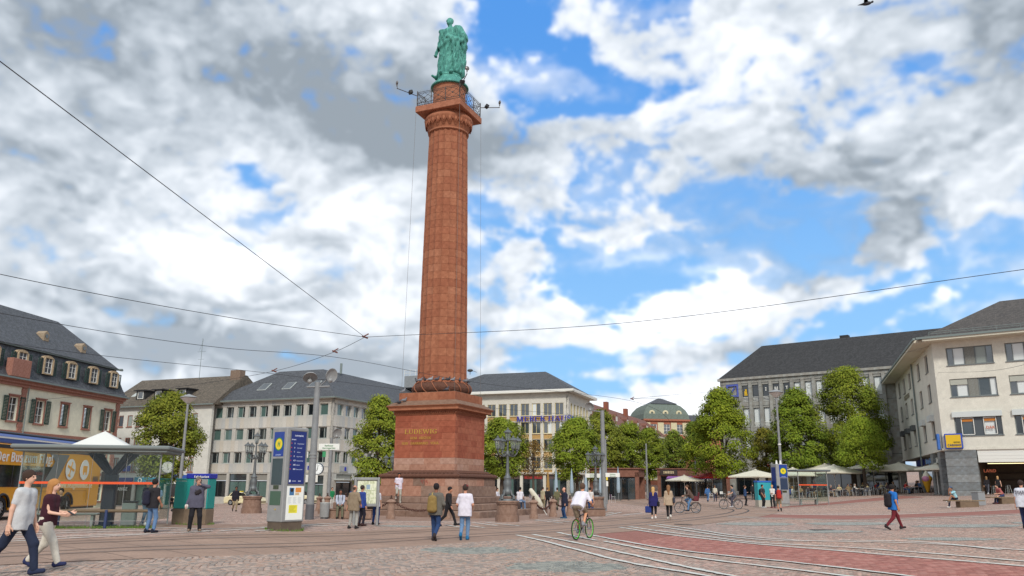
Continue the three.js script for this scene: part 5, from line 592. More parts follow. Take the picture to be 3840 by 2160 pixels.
mast('clock_mast', 'grey mast with a round station clock and a floodlight', -13, -60, 5.15, .13, (t, h) => { disc(t, .35, h + .35, 0, .6, .3); part('bracket', [rod([0, h - .1, 0], [.4, h + .05, 0], .03), rod([0, 3.1, 0], [-.6, 3.1, 0], .03)], M.pole, t); const c = part('clock', [cyl(.42, .42, .2, 0, 0, 0, 28).rotateX(Math.PI / 2)], mat('#3d4a57', .4), t); c.position.set(-.85, 2.95, .1); part('clock_face', [cyl(.37, .37, .01, 0, 0, .105, 28).rotateX(0)].map(() => new THREE.CylinderGeometry(.37, .37, .02, 28).rotateX(Math.PI / 2).translate(0, 0, .1)), mat('#e6ebea', .5), c); part('clock_hands', [bx(.035, .3, .01, .02, .12, .12, 0, 0, -.1), bx(.04, .2, .01, -.02, -.08, .12, 0, 0, -.25), ...Array.from({ length: 12 }, (_, i) => bx(.02, .06, .01, Math.sin(i * .5236) * .31, Math.cos(i * .5236) * .31, .115, 0, 0, -i * .5236))], mat('#17181a', .5), c); });
function streetLight(label, x, z, h) { const t = thing('street_light', label, 'street lamp', on(x, z, -.05), 0, 'tall street lights'); part('pole', [cyl(.09, .16, h, 0, h / 2, 0, 12)], M.pole, t); part('lamp_head', [lathe([[.1, 0], [.18, .1], [.75, .55], [.74, .6], [.05, .85], [0, .86]], 4)], M.steelG, t).position.y = h; part('diffuser', [lathe([[.1, .02], [.7, .5]], 4)], mat('#d5d8d6', .4), t).position.y = h; part('collar', [cyl(.16, .16, .12, 0, h * .55, 0, 12)], M.whiteF, t); }
streetLight('tall street light with a pyramid head before the white house', -27.6, -70, 8.9); streetLight('tall street light with a pyramid head in front of the grey bank', 25.9, -80, 9.9);
// overhead wires: each strand its own thing
M.wire = mat('#2a2a2e', .6);
function wire(label, pts, r = .011) { const o = part(numbered('overhead_wire'), [tube(pts, r, Math.max(12, pts.length * 10), 5)], M.wire, scene); tag(o, label, 'cable', 'overhead wires'); }
const nd = [-6.75, 8.35, -37];
wire('taut span wire rising steeply to the upper left from the wire joint', [[-10.2, 9.2, -1], [-9.03, 8.92, -13], nd]);
wire('span wire sagging in from the left to the wire joint', [[-19, 7.6, -14], [-14.26, 7.37, -22], [-10.4, 7.72, -29.6], nd]);
wire('long span wire stretching right from the wire joint past the column', [nd, [4.4, 7.9, -31], [15.6, 8.23, -24], [24, 8.6, -19]]);
wire('contact wire running across in front of the column toward the tree street', [[-20.5, 7.3, -15], [-16.67, 7.1, -26], [-12.5, 7.35, -34], [-8.9, 7.9, -40], [-2.12, 7.9, -50], [8.85, 7.85, -60], [14.5, 7.4, -75], [17, 7.2, -100]]);
wire('second contact wire running behind the monument', [[-23, 7, -18], [-19.05, 6.83, -30], [-13.15, 7.7, -45], [-7, 7.65, -52], [-2.5, 7.6, -62], [7, 7.6, -72], [14, 7.3, -100]]);
wire('span wire from the wire joint down to the left over the travertine block', [nd, [-8.75, 8.15, -40], [-13.15, 7.85, -45], [-20.85, 7.48, -50], [-29, 7.6, -56], [-46, 9.4, -78]]);
wire('span wire anchored high on the grey bank', [[8.85, 8.03, -60], [19, 10.8, -85], [31.9, 17, -124]]);
wire('span wire reaching the eaves of the cream corner building', [[8.85, 8.03, -60], [24, 10.6, -70], [40.6, 15.2, -78.3]]);
wire('span wire strung between the cream corner building and the right edge', [[41, 12.6, -78], [34, 9.8, -56], [27, 8.4, -36]]);
wire('span wire between the grey mast and the slim mast of the tree street', [[6.8, 7.2, -61.4], [12, 6.7, -85], [19.2, 7.4, -118]]);
for (const [p, s] of [[nd, 'at the meeting of three span wires'], [[-8.75, 8.15, -40], 'just below the wire joint'], [[-13.15, 7.85, -45], 'over the travertine block roof'], [[8.85, 8, -60], 'over the tree street']]) { const o = part(numbered('wire_clamp'), [cbox(.3, .07, .07, .02, ...p, .4, 0, -.3), rod([p[0] - .12, p[1], p[2]], [p[0] + .16, p[1] + .16, p[2]], .03)], mat('#6d4038', .6), scene); tag(o, 'reddish insulator clamp ' + s, 'insulator'); }
// bus shelter
M.pane = mat('#f4faf7', .02, { transmission: 1, thickness: 0, ior: 1.35 });
{
  const t = thing('bus_shelter', 'glass bus shelter with flat grey roof and dark blue branching post', 'bus shelter', on(-15.9, -32.4, .0), .2); const w = 4.8, d = 2.4;
  part('roof', [cbox(w + .7, .16, d + .8, .05, 0, 2.92, 0), cbox(w + .5, .1, d + .6, .02, 0, 2.8, 0)], mat('#6f7674', .6), t); part('roof_cap', [new THREE.ConeGeometry(1.35, .6, 4).rotateY(Math.PI / 4).scale(1.05, 1, .8).translate(0, 3.3, 0)], M.whiteF, t);
  for (let i = 0; i < 4; i++) part('glass_pane', [bx(w / 4 - .03, 2.45, .015, -w / 2 + (i + .5) * w / 4, 1.5, d / 2)], M.pane, t); for (const s of [-1, 1]) part('glass_pane', [bx(.015, 2.45, d - .1, s * w / 2, 1.5, 0)], M.pane, t);
  part('orange_strip', [bx(w, .085, .008, 0, 1.62, d / 2 + .014)], mat('#d9501e', .6), t); part('glazing_bars', [[-w / 2, d / 2], [w / 2, d / 2], [-w / 2, -d / 2], [w / 2, -d / 2], [0, d / 2], [-w / 4, d / 2], [w / 4, d / 2]].map(([x, z], i) => rod([x, .05, z - .03], [x, 2.8, z - .03], i < 4 ? .03 : .008)).concat([rod([-w / 2, .25, d / 2 - .02], [w / 2, .25, d / 2 - .02], .012)]), M.steelG, t);
  part('branching_post', [cbox(.5, 2, .34, .06, .3, 1, -.5), ...[[-.7, .7], [.7, .7], [-.7, -.7], [.7, -.7]].map(([x, z]) => rod([.3, 1.9, -.5], [.3 + x, 2.78, -.5 + z * .8], .13, 8)), cbox(.7, .06, .5, .02, .3, .03, -.5)], mat('#1c2436', .45), t); part('seat_rail', [new THREE.CylinderGeometry(.06, .06, 3.4, 10).rotateZ(Math.PI / 2).translate(.6, .62, d / 2 + .2)], tm('#8d8576', T.wood, .4, .8), t); part('rail_post', [cbox(.1, .66, .12, .02, .75, .33, d / 2 + .22), cbox(.1, .66, .12, .02, 2.25, .33, d / 2 + .22)], mat('#26365e', .5), t); part('bench', [cbox(2.4, .06, .45, .02, -1.2, .45, -.5), bx(.1, .45, .3, -2.2, .22, -.5), bx(.1, .45, .3, -.2, .22, -.5)], M.steelG, t);
}
{ const t = thing('litter_bin', 'grey box litter bin inside the bus shelter', 'bin', on(-14.6, -32.4), .2); part('body', [cbox(.5, .85, .4, .03, 0, .47, 0)], mat('#767a7a', .5), t); part('lid', [cbox(.54, .06, .44, .02, 0, .93, 0)], M.steelD, t); }
{ // weeds growing along the shelter glass and at the foot of the stop furniture
  const r = rng(66), sp = []; for (let i = 0; i < 900; i++) { const u = r() * 4.9 - 2.45, v = 1.24 + r() * r() * .35; sp.push([-15.9 + u * .98 + v * .2, -32.4 - u * .2 + v * .98]); } for (let i = 0; i < 160; i++) { const a = r() * 6.28; sp.push([-8.35 + Math.cos(a) * .68, -31.35 + Math.sin(a) * .68]); } for (let i = 0; i < 120; i++) { const a = r() * 6.28; sp.push([-12.9 + Math.cos(a) * .75, -34.7 + Math.sin(a) * .45]); }
  const g = new THREE.ConeGeometry(.012, .1, 3).translate(0, .05, 0), im = new THREE.InstancedMesh(g, mat('#5f7a30', .9), sp.length), m4 = new THREE.Matrix4(); sp.forEach(([x, z], i) => { const s = .5 + r(); m4.compose(V(x, gy(x, z), z), new THREE.Quaternion().setFromEuler(new THREE.Euler((r() - .5) * 1.2, r() * 6, (r() - .5) * 1.2)), V(1.4, s, 1.4)); im.setMatrixAt(i, m4); }); im.name = 'weeds'; im.userData.kind = 'stuff'; tag(im, 'low green weeds along the foot of the shelter and stop furniture', 'weeds'); scene.add(im);
}
// ticket machine
{
  const t = thing('ticket_machine', 'teal ticket machine with blue header and grey foot', 'ticket machine', on(-12.9, -34.7), -.2); part('foot', [cbox(1.0, .62, .62, .02, .12, .31, 0), cbox(.7, .62, .5, .02, -.62, .31, -.05)], tm('#b3aea0', T.concrete, 1, .8), t); part('body', [cbox(1, 1.2, .6, .03, .12, 1.22, 0)], mat('#1f8c85', .45), t); part('side_cabinet', [cbox(.68, 1.1, .48, .03, -.62, 1.17, -.05), cbox(.68, .1, .48, .02, -.62, 1.78, -.05)], mat('#2f9a90', .45), t); part('header', [cbox(1.04, .2, .64, .02, .12, 1.92, 0)], mat('#24309c', .45), t); part('front_plate', [cbox(.62, 1.16, .03, .01, .28, 1.22, .315)], M.steelG, t); part('header_text', [text('Fahrkarten', .09, .01).translate(.3, 1.9, .325)], M.whiteF, t); part('slots', [bx(.12, .05, .01, .42, 1.3, .335), bx(.09, .07, .01, .44, 1.42, .335), bx(.14, .03, .01, .42, 1.12, .335), bx(.12, .03, .01, .42, 1.0, .335)], M.steelD, t); part('screen', [bx(.3, .22, .01, .2, 1.55, .335)], mat('#55707c', .2), t);
}
// stop pillars
function drawH(x, w, h) { x.fillStyle = '#17398c'; x.fillRect(0, 0, w, h); x.fillStyle = '#1d7a3c'; x.beginPath(); x.arc(w / 2, h * .5, w * .4, 0, 7); x.fill(); x.fillStyle = '#e3c71e'; x.beginPath(); x.arc(w / 2, h * .5, w * .33, 0, 7); x.fill(); x.fillStyle = '#1d7a3c'; x.font = `bold ${w * .42 | 0}px sans-serif`; x.textAlign = 'center'; x.fillText('H', w / 2, h * .5 + w * .15); x.fillStyle = '#dfe6f2'; x.font = `${w * .11 | 0}px sans-serif`; x.fillText('Luisenplatz', w / 2, h * .96); }
const hTex = canvasTex(128, 190, (x, w, h) => drawH(x, w, h));
const board = canvasTex(256, 640, (x, w, h) => { x.fillStyle = '#12286f'; x.fillRect(0, 0, w, h); x.fillStyle = '#e8edf6'; x.font = 'bold 26px sans-serif'; x.fillText('Luisenplatz', 62, 62); x.font = 'bold 20px sans-serif'; x.fillText('Abfahrt', 12, 110); [['2', 'Hauptbahnhof'], ['6', 'Darmstadt'], ['7', 'Alsbach'], ['K', 'Kleyerstraße'], ['671', 'Hauptbahnhof'], ['682', 'Roßdorf'], ['684', 'Oberramstadt']].forEach(([a, b], i) => { const y = 158 + i * 52; x.fillStyle = '#c3362b'; x.fillRect(10, y - 16, 14, 12); x.fillStyle = '#e8edf6'; x.font = 'bold 24px sans-serif'; x.fillText(a, 62, y); x.font = '17px sans-serif'; x.fillText(b, 112, y); }); x.fillStyle = '#dfe6f2'; x.font = '18px sans-serif'; x.fillText('DADINA', 60, 612); x.font = 'bold 18px sans-serif'; x.fillText('HEAG', 160, 612); x.fillRect(12, 592, 26, 26); });
const notice = canvasTex(256, 420, (x, w, h) => { x.fillStyle = '#e9ece6'; x.fillRect(0, 0, w, h); x.fillStyle = '#3f6f9c'; x.fillRect(40, 20, 70, 95); x.fillStyle = '#2a2320'; x.beginPath(); x.arc(76, 50, 24, 0, 7); x.fill(); x.fillStyle = '#d98b3c'; x.fillRect(128, 18, 90, 60); x.fillStyle = '#c9b18c'; x.fillRect(128, 84, 60, 30); x.fillStyle = '#aab4b8'; for (let c = 0; c < 3; c++) for (let i = 0; i < 9; i++) x.fillRect(24 + c * 76, 140 + i * 9, 56 - (i * 13 + c * 7) % 22, 3); x.fillStyle = '#e6dc3a'; x.fillRect(44, 236, 128, 100); x.fillStyle = '#6b6a2c'; for (let i = 0; i < 7; i++) x.fillRect(54, 248 + i * 12, 100 - i * 9 % 40, 3); });
{
  const t = thing('stop_pillar', 'large grey stop pillar with yellow H sign and blue departure board', 'information pillar', on(-8.35, -31.35), .94), W = 1.02, D = .86, H = 3.72; part('plinth', [bx(W - .08, .34, D - .08, 0, .15, 0)], tm('#8d8b84', T.concrete, 1, .85), t); part('body', [cbox(W, H - .3, D, .03, 0, .3 + (H - .3) / 2, 0)], M.steelG, t);
  poster('departure_board', .72, 1.92, board, t, .04, 2.62, D / 2 + .006, 0, .25); poster('notice_sheet', .78, 1.2, notice, t, .04, .98 + .0, D / 2 + .006, 0, .5); part('board_frame', [bx(.78, .03, .03, .04, 3.6, D / 2), bx(.78, .03, .03, .04, 1.64, D / 2), bx(.03, 1.98, .03, -.335, 2.62, D / 2), bx(.03, 1.98, .03, .415, 2.62, D / 2)], mat('#6f7070', .4), t);
  poster('stop_sign', .58, .9, hTex, t, -W / 2 - .006, 3.1, 0, -Math.PI / 2, .3); part('display', [bx(.02, .95, .58, -W / 2, 2.1, 0)], mat('#39474a', .15), t); part('display', [bx(.02, .5, .6, -W / 2, 1.15, 0)], mat('#45604f', .15), t); part('display', [bx(.02, .14, .3, -W / 2, 1.54, 0)], mat('#3b4634', .2), t); part('call_button', [cyl(.03, .03, .02, 0, 0, 0, 10).rotateZ(Math.PI / 2).translate(-W / 2 - .01, .75, .05)], mat('#b99a2e', .4), t);
}
{ const t = thing('stop_pillar', 'smaller grey stop pillar with yellow H sign before the café', 'information pillar', on(21.65, -67.4), .25), W = 1.05, H = 3.3; part('plinth', [bx(W - .1, .3, .7, 0, .1, 0)], mat('#8d8b84', .85), t); part('body', [cbox(W, H - .2, .8, .03, 0, .2 + (H - .2) / 2, 0)], M.steelG, t); poster('stop_sign', .72, 1, hTex, t, .1, 2.75, .41, 0, .3); part('display', [bx(.66, .9, .02, .1, 1.75, .4)], mat('#2b3a52', .15), t); part('display', [bx(.4, .16, .02, .1, 1.15, .4)], mat('#3b3a24', .2), t); part('side_board', [bx(.02, 1.9, .6, -W / 2, 2.1, 0)], mat('#1c3376', .3), t); part('horn', [cyl(.05, .1, .3, -.2, H + .15, 0), cyl(.05, .1, .3, .15, H + .15, 0)], M.whiteF, t); }
{ const t = thing('ticket_machine', 'small teal ticket machine behind the smaller stop pillar', 'ticket machine', on(20.3, -67.6), .2); part('body', [cbox(1.2, 1.4, .6, .03, 0, 1.2, 0)], mat('#2a9aa3', .45), t); part('foot', [cbox(1.2, .55, .6, .02, 0, .25, 0)], mat('#a9a598', .8), t); part('header', [cbox(1.24, .14, .64, .02, 0, 1.95, 0)], mat('#2b5fae', .45), t); }
{ const t = thing('bus_shelter', 'small glass bus shelter with orange stripe beside the café', 'bus shelter', on(24.6, -69.5), .2), w = 2.6, d = 1.6; part('roof', [cbox(w + .5, .16, d + .6, .04, 0, 2.75, 0)], mat('#5a6062', .6), t); for (const x of [-.65, .65]) part('glass_pane', [bx(w / 2 - .03, 2.35, .015, x, 1.45, d / 2)], M.pane, t); for (const s of [-1, 1]) part('glass_pane', [bx(.015, 2.35, d, s * w / 2, 1.45, 0)], M.pane, t); part('orange_strip', [bx(w, .09, .01, 0, 1.6, d / 2 + .015)], mat('#d9501e', .6), t); part('frame', [[-1, 1], [1, 1], [-1, -1], [1, -1]].map(([a, b]) => rod([a * w / 2, 0, b * d / 2], [a * w / 2, 2.7, b * d / 2], .035)), M.steelG, t); part('bench', [cbox(2, .06, .4, .02, 0, .45, -.1), bx(.1, .45, .3, -.7, .2, -.1), bx(.1, .45, .3, .7, .2, -.1)], M.steelG, t); }
// map board, bins, benches
{ const t = thing('map_board', 'grey framed map board standing before the monument steps', 'map board', on(-6.3, -36.8), .02), mp = canvasTex(256, 220, (x, w, h) => { x.fillStyle = '#dcdfc4'; x.fillRect(0, 0, w, h); x.fillStyle = '#c5cba8'; for (let i = 0; i < 60; i++) { x.fillRect(NT[i * 9] * w, NT[i * 7 + 3] * h, 10 + NT[i] * 30, 6 + NT[i + 50] * 16); } x.strokeStyle = '#9aa07a'; x.lineWidth = 2; for (let i = 0; i < 14; i++) { x.beginPath(); x.moveTo(NT[i * 3 + 1] * w, 0); x.lineTo(NT[i * 5 + 2] * w, h); x.stroke(); } x.fillStyle = '#8fa5b5'; x.fillRect(120, 40, 50, 44); x.strokeRect(10, 96, 230, 1); }); part('frame', [cbox(.1, 2.05, .12, .02, .5, 1.02, 0), cbox(.1, 2.05, .12, .02, -.5, 1.02, 0), cbox(.9, .12, .12, .02, 0, 1.98, 0), cbox(.9, .12, .12, .02, 0, .86, 0)], M.steelG, t); part('back', [bx(.9, 1, .03, 0, 1.42, -.03)], M.steelG, t); poster('map', .82, .98, mp, t, 0, 1.42, .0, 0, .3); part('side_frame', [cbox(.08, 1.9, .1, .02, -.62, 1.05, -.5), cbox(.08, .1, .6, .02, -.6, 1.96, -.25)], M.steelG, t); }
{ const t = thing('litter_bin', 'round metal litter bin beside the thick grey mast', 'bin', on(-9.2, -41.8)); part('body', [lathe([[.2, .06], [.22, .08], [.24, .7], [.25, .72], [.22, .74]], 20)], M.steelG, t); part('rim', [tor(.235, .018, 0, 0, 0, 20).rotateX(Math.PI / 2).translate(0, .75, 0)], M.alu, t); part('foot', [cyl(.16, .2, .08, 0, .04, 0)], M.steelD, t); }
{ const t = thing('litter_bin', 'square grey litter bin between the two stone benches', 'bin', on(31.8, -57.2), .3); part('body', [cbox(.6, .85, .6, .03, 0, .42, 0)], mat('#85888a', .6), t); part('rim', [cbox(.64, .05, .64, .02, 0, .88, 0)], M.steelG, t); }
function stoneBench(label, x, z, ry, L = 2.6) { const t = thing('stone_bench', label, 'bench', on(x, z, -.03), ry); part('block', [cbox(L * .5, .42, .5, .02, L * .08, .2, 0)], tm('#a8a08f', T.concrete, 1, .85), t); for (let i = 0; i < 12; i++) part('slat', cbox(L / 12 - .015, .07, .55, .01, -L / 2 + (i + .5) * L / 12, .46, 0), tm(i < 4 ? '#a79a86' : '#b3aa9a', T.wood, .5, .8), t); }
stoneBench('slatted stone bench with the man in the light blue shirt', 29.6, -55, .1); stoneBench('slatted stone bench beyond the square litter bin', 34.2, -58.2, .1); { const t = thing('stone_bench', 'low sandstone bench block with the two seated men', 'bench', on(-8.1, -42.6), .05); part('block', [cbox(2.2, .42, .5, .03, 0, .21, 0)], M.stone2[1], t); part('seat_slab', [cbox(2.3, .06, .56, .02, 0, .45, 0)], M.stone2[0], t); }
{ const t = thing('stone_bench', 'dark stone bench block behind the cyclist in the white shirt', 'bench', on(5, -50.6), .3); part('block', [cbox(1.3, .4, .45, .03, 0, .2, 0)], M.stone2[0], t); part('seat_slab', [cbox(1.4, .06, .5, .02, 0, .43, 0)], mat('#5b4a42', .8), t); }
// café umbrellas, tables and chairs
function umbrella(label, x, z, w, h, col, ry = .5, group = 'open café umbrellas') { const t = thing('parasol', label, 'parasol', on(x, z, -.03), ry, group), e = h - w * .17, N = 8, pos = [], c = m => { const a = m / N * 6.28318 + Math.PI / 4, q = w / 2 / Math.max(Math.abs(Math.cos(a)), Math.abs(Math.sin(a))); return [Math.cos(a) * q, e - (m % 2 ? .02 : 0), Math.sin(a) * q]; }; for (let m = 0; m < N; m++) { const A = c(m), B = c(m + 1), mid = [(A[0] + B[0]) * .27, lerp(e, h, .5) - .05, (A[2] + B[2]) * .27]; pos.push(0, h, 0, ...B, ...A); const lo = p => [p[0] * 1.005, p[1] - .14, p[2] * 1.005]; pos.push(...A, ...B, ...lo(B), ...A, ...lo(B), ...lo(A)); } const g = new THREE.BufferGeometry(); g.setAttribute('position', new THREE.Float32BufferAttribute(pos, 3)); g.computeVertexNormals(); part('canopy', [g, cyl(.02, .25, .12, 0, h + .03, 0, 8)], col, t); part('mast', [cyl(.035, .045, h, 0, h / 2, 0, 10)], M.whiteF, t); part('ribs', Array.from({ length: N }, (_, m) => { const A = c(m); return [rod([0, h - .04, 0], [A[0] * .98, A[1] - .02, A[2] * .98], .014, 5), rod([0, e - .35, 0], [A[0] * .5, lerp(e, h, .5) - .04, A[2] * .5], .014, 5)]; }).flat(), M.whiteF, t); part('foot', [cbox(.8, .1, .8, .03, 0, .05, 0)], mat('#77736c', .8), t); }
const creamC = tm('#ddd8c4', T.cloth, 1.5, .85), redC = tm('#b3201c', T.cloth, 1.5, .8);
umbrella('cream café umbrella next to the small bus shelter', 32.4, -96, 4.6, 3.35, creamC, .6); umbrella('cream café umbrella in the middle of the terrace left of the young tree', 37, -95.6, 5, 3.5, creamC, .55); umbrella('cream café umbrella half hidden behind the smaller stop pillar', 28.4, -97, 4.4, 3.3, creamC, .6); umbrella('cream café umbrella beside the giant ice cream cone', 44.2, -95, 5, 3.4, creamC, .6); umbrella('cream café umbrella behind the young bright tree', 43.2, -99.5, 4.4, 3.7, creamC, .6); umbrella('second-row cream café umbrella near the bank shop front', 38, -101, 4.4, 3.7, creamC, .6); umbrella('cream umbrella before the recessed side of the cream corner building', 42.6, -83.6, 2.9, 3.05, creamC, .5); umbrella('bright red umbrella in front of the snack pavilion', 27.2, -113, 4.4, 3.4, redC, .4); umbrella('beige umbrella left of the bright red umbrella', 23.2, -112, 3.6, 3, creamC, .4);
function closedParasol(label, x, z, h, col) { const t = thing('closed_parasol', label, 'parasol', on(x, z), 0, 'folded parasols before the cream office'); part('folded_canopy', [lathe([[.05, .9], [.2, 1.0], [.24, 1.5], [.19, h * .6], [.1, h * .85], [.02, h]], 10)], col, t); part('mast', [cyl(.03, .03, 1.1, 0, .5, 0, 8)], M.pole, t); part('foot', [cbox(.5, .08, .5, .02, 0, .04, 0)], mat('#77736c', .8), t); }
const blueC = tm('#9fb2bf', T.cloth, 1, .85); closedParasol('folded tan parasol before the shop windows of the cream office', 4.6, -104, 3.9, tm('#a37f47', T.cloth, 1, .85)); closedParasol('folded pale blue parasol next to the folded tan one', 5.5, -102, 4, blueC); closedParasol('folded pale blue parasol before the open red shop', 7.4, -102, 3.9, blueC); closedParasol('folded pale blue parasol behind the man in the navy jacket', 9.3, -104, 3.7, blueC); closedParasol('folded pale blue parasol behind the cyclist in the white shirt', 10.9, -102, 4.1, blueC); closedParasol('folded pale blue parasol next to the overhead line mast', 13.2, -103, 4.1, blueC);
const chairP = (label, group, dark) => { const t = thing('cafe_chair', label, 'chair', [0, 0, 0], 0, group), al = mat('#d3d5d4', .4, { metalness: .2 }); part('seat', [cbox(.44, .04, .44, .015, 0, .45, 0)], dark, t); part('backrest', [cbox(.44, .34, .03, .012, 0, .72, -.22, 0, -.12)], dark, t); for (const [x, z] of [[-.2, .2], [.2, .2]]) part('leg', [rod([x, .65, z * .8], [x * 1.08, 0, z * 1.1], .016, 6)], al, t); for (const x of [-.2, .2]) part('leg', [rod([x, .9, -.24], [x * 1.08, 0, -.24], .016, 6)], al, t); part('armrest', [cbox(.05, .025, .42, .008, -.24, .66, 0), cbox(.05, .025, .42, .008, .24, .66, 0)], al, t); return t; };
const tableP = (label, group) => { const t = thing('cafe_table', label, 'table', [0, 0, 0], 0, group); part('table_top', [cyl(.38, .38, .03, 0, .74, 0, 20)], M.whiteF, t); part('stem', [cyl(.03, .03, .72, 0, .37, 0, 8)], M.alu, t); part('foot', [cyl(.05, .24, .05, 0, .03, 0, 12)], M.alu, t); return t; };
const cDark = mat('#2f2f35', .6), chair0 = chairP('aluminium café chair with dark seat on the café terrace', 'chairs on the café terrace', cDark), table0 = tableP('round white café table under the cream umbrellas', 'tables on the café terrace');
const cafe = []; { const r = rng(41); let first = true; const spots = [[27.4, -93.6], [29.4, -95.8], [30.6, -93.4], [32.2, -95], [33.6, -93.2], [34.8, -95.4], [36, -92.6], [37.6, -94.2], [38.6, -92], [40.9, -92.4], [42.2, -94.2], [43.4, -91.8], [45, -93.2], [31.6, -97.6], [35.8, -98], [41.4, -97.2]]; spots.forEach(([x, z], i) => { const a0 = r() * 6.28; if (first) { table0.position.set(...on(x, z)); first = false; } else dup(table0, on(x, z), 0); for (let k = 0; k < 2 + (r() < .4); k++) { const a = a0 + k * 2.2 + r() * .4, cx = x + Math.sin(a) * .82, cz = z + Math.cos(a) * .82, ry = a + Math.PI; cafe.push([cx, cz, ry, r()]); if (cafe.length === 1) { chair0.position.set(...on(cx, cz)); chair0.rotation.y = ry; } else dup(chair0, on(cx, cz), ry); } }); }
{ const g2 = 'chairs before the cream office', l2 = 'aluminium chair with plum seat before the cream office', p = chairP(l2, g2, mat('#4a2f4a', .6)); [[1.3, -92, .4], [2.3, -91, 2], [3.1, -92.6, 3.6], [4.2, -91.4, 1], [6.2, -93, 2.8], [8.2, -92, .6], [11, -91, 2]].forEach(([x, z, a], i) => { if (!i) { p.position.set(...on(x, z)); p.rotation.y = a; } else dup(p, on(x, z), a); }); }
{ const g2 = 'white chairs near the red umbrella', l2 = 'white metal chair stacked loosely near the red umbrella', p = chairP(l2, g2, M.whiteF); [[25.2, -100, .4], [26, -99.4, 2], [26.9, -100.4, 3.6], [24.2, -101.2, 1], [28, -88, 2.8], [27, -89, .6]].forEach(([x, z, a], i) => { if (!i) { p.position.set(...on(x, z)); p.rotation.y = a; } else dup(p, on(x, z), a); }); }
// bar stools in the open bar
{ const mk = (x, z, i) => { const t = thing('bar_stool', 'tall bar stool at the mouth of the open bar', 'stool', on(x, z), 0, 'stools in the open bar'); part('seat', [cyl(.17, .17, .05, 0, .8, 0, 12)], cDark, t); for (const [a, b] of [[-1, -1], [1, -1], [-1, 1], [1, 1]]) part('leg', [rod([a * .1, .8, b * .1], [a * .2, 0, b * .2], .015, 5)], M.alu, t); return t; }; const K = [40.75, -78.15], d = [.795, .607]; for (let i = 0; i < 5; i++) mk(K[0] + d[0] * (4.2 + i * 1.1) - .3, K[1] + d[1] * (4.2 + i * 1.1) - .4, i); }
// giant cone
{ const t = thing('ice_cream_cone', 'giant yellow ice cream cone advertising figure on the café terrace', 'advertising figure', on(45.6, -91.8)); part('cone', [lathe([[.0, 0], [.12, .02], [.46, 1.2], [.5, 1.35], [.46, 1.42]], 20), ...[.4, .7, 1].map(y => tor(.12 + y * .3, .015, 0, 0, 0, 18, 5).rotateX(Math.PI / 2).translate(0, y, 0))], mat('#e0a92c', .6), t); part('scoop', [sph(.42, -.12, 1.45, .12, 1, .9, 1, 14)], mat('#d98fb0', .5), t); part('scoop', [sph(.42, .14, 1.5, .1, 1, .9, 1, 14)], mat('#dca23c', .5), t); part('swirl', [lathe([[.5, 1.5], [.44, 1.72], [.36, 1.8], [.34, 1.95], [.2, 2.1], [.14, 2.22], [0, 2.4]], 16)], mat('#ece6cf', .5), t); }
// leaning cream parasol by the stone bollard
{ const t = thing('folded_parasol', 'folded cream parasol leaning beside the stone bollard', 'parasol', on(1.9, -51, .5), .3); part('canopy', [lathe([[.02, 0], [.14, .12], [.2, .5], [.16, 1], [.12, 1.3], [0, 1.36]], 12).rotateZ(.62)], creamC, t); part('pole', [rod([0, 0, 0], [.3, -.45, 0], .025)], M.whiteF, t); }
// ---------- vehicles ----------
M.tyre = mat('#1b1b1d', .85); M.rim = mat('#a9adb0', .35, { metalness: .7 }); M.black = mat('#141416', .5); M.carGlass = mat('#0f1416', .05, { ior: 1.7 });
function wheel(p, x, y, z, R, w, s) { const m = part('wheel', [lathe([[R * .62, -w / 2], [R * .95, -w / 2], [R, -w / 4], [R, w / 4], [R * .95, w / 2], [R * .62, w / 2]], 24).rotateX(Math.PI / 2)], M.tyre, p); m.position.set(x, y, z); part('rim', [cyl(R * .63, R * .63, w * .7, 0, 0, 0, 20).rotateX(Math.PI / 2), ...Array.from({ length: 5 }, (_, i) => bx(R * .12, R * 1.1, .03, 0, 0, s * w * .38, 0, 0, i * Math.PI / 5)), sph(R * .14, 0, 0, s * w * .38)], M.rim, m); return m; }
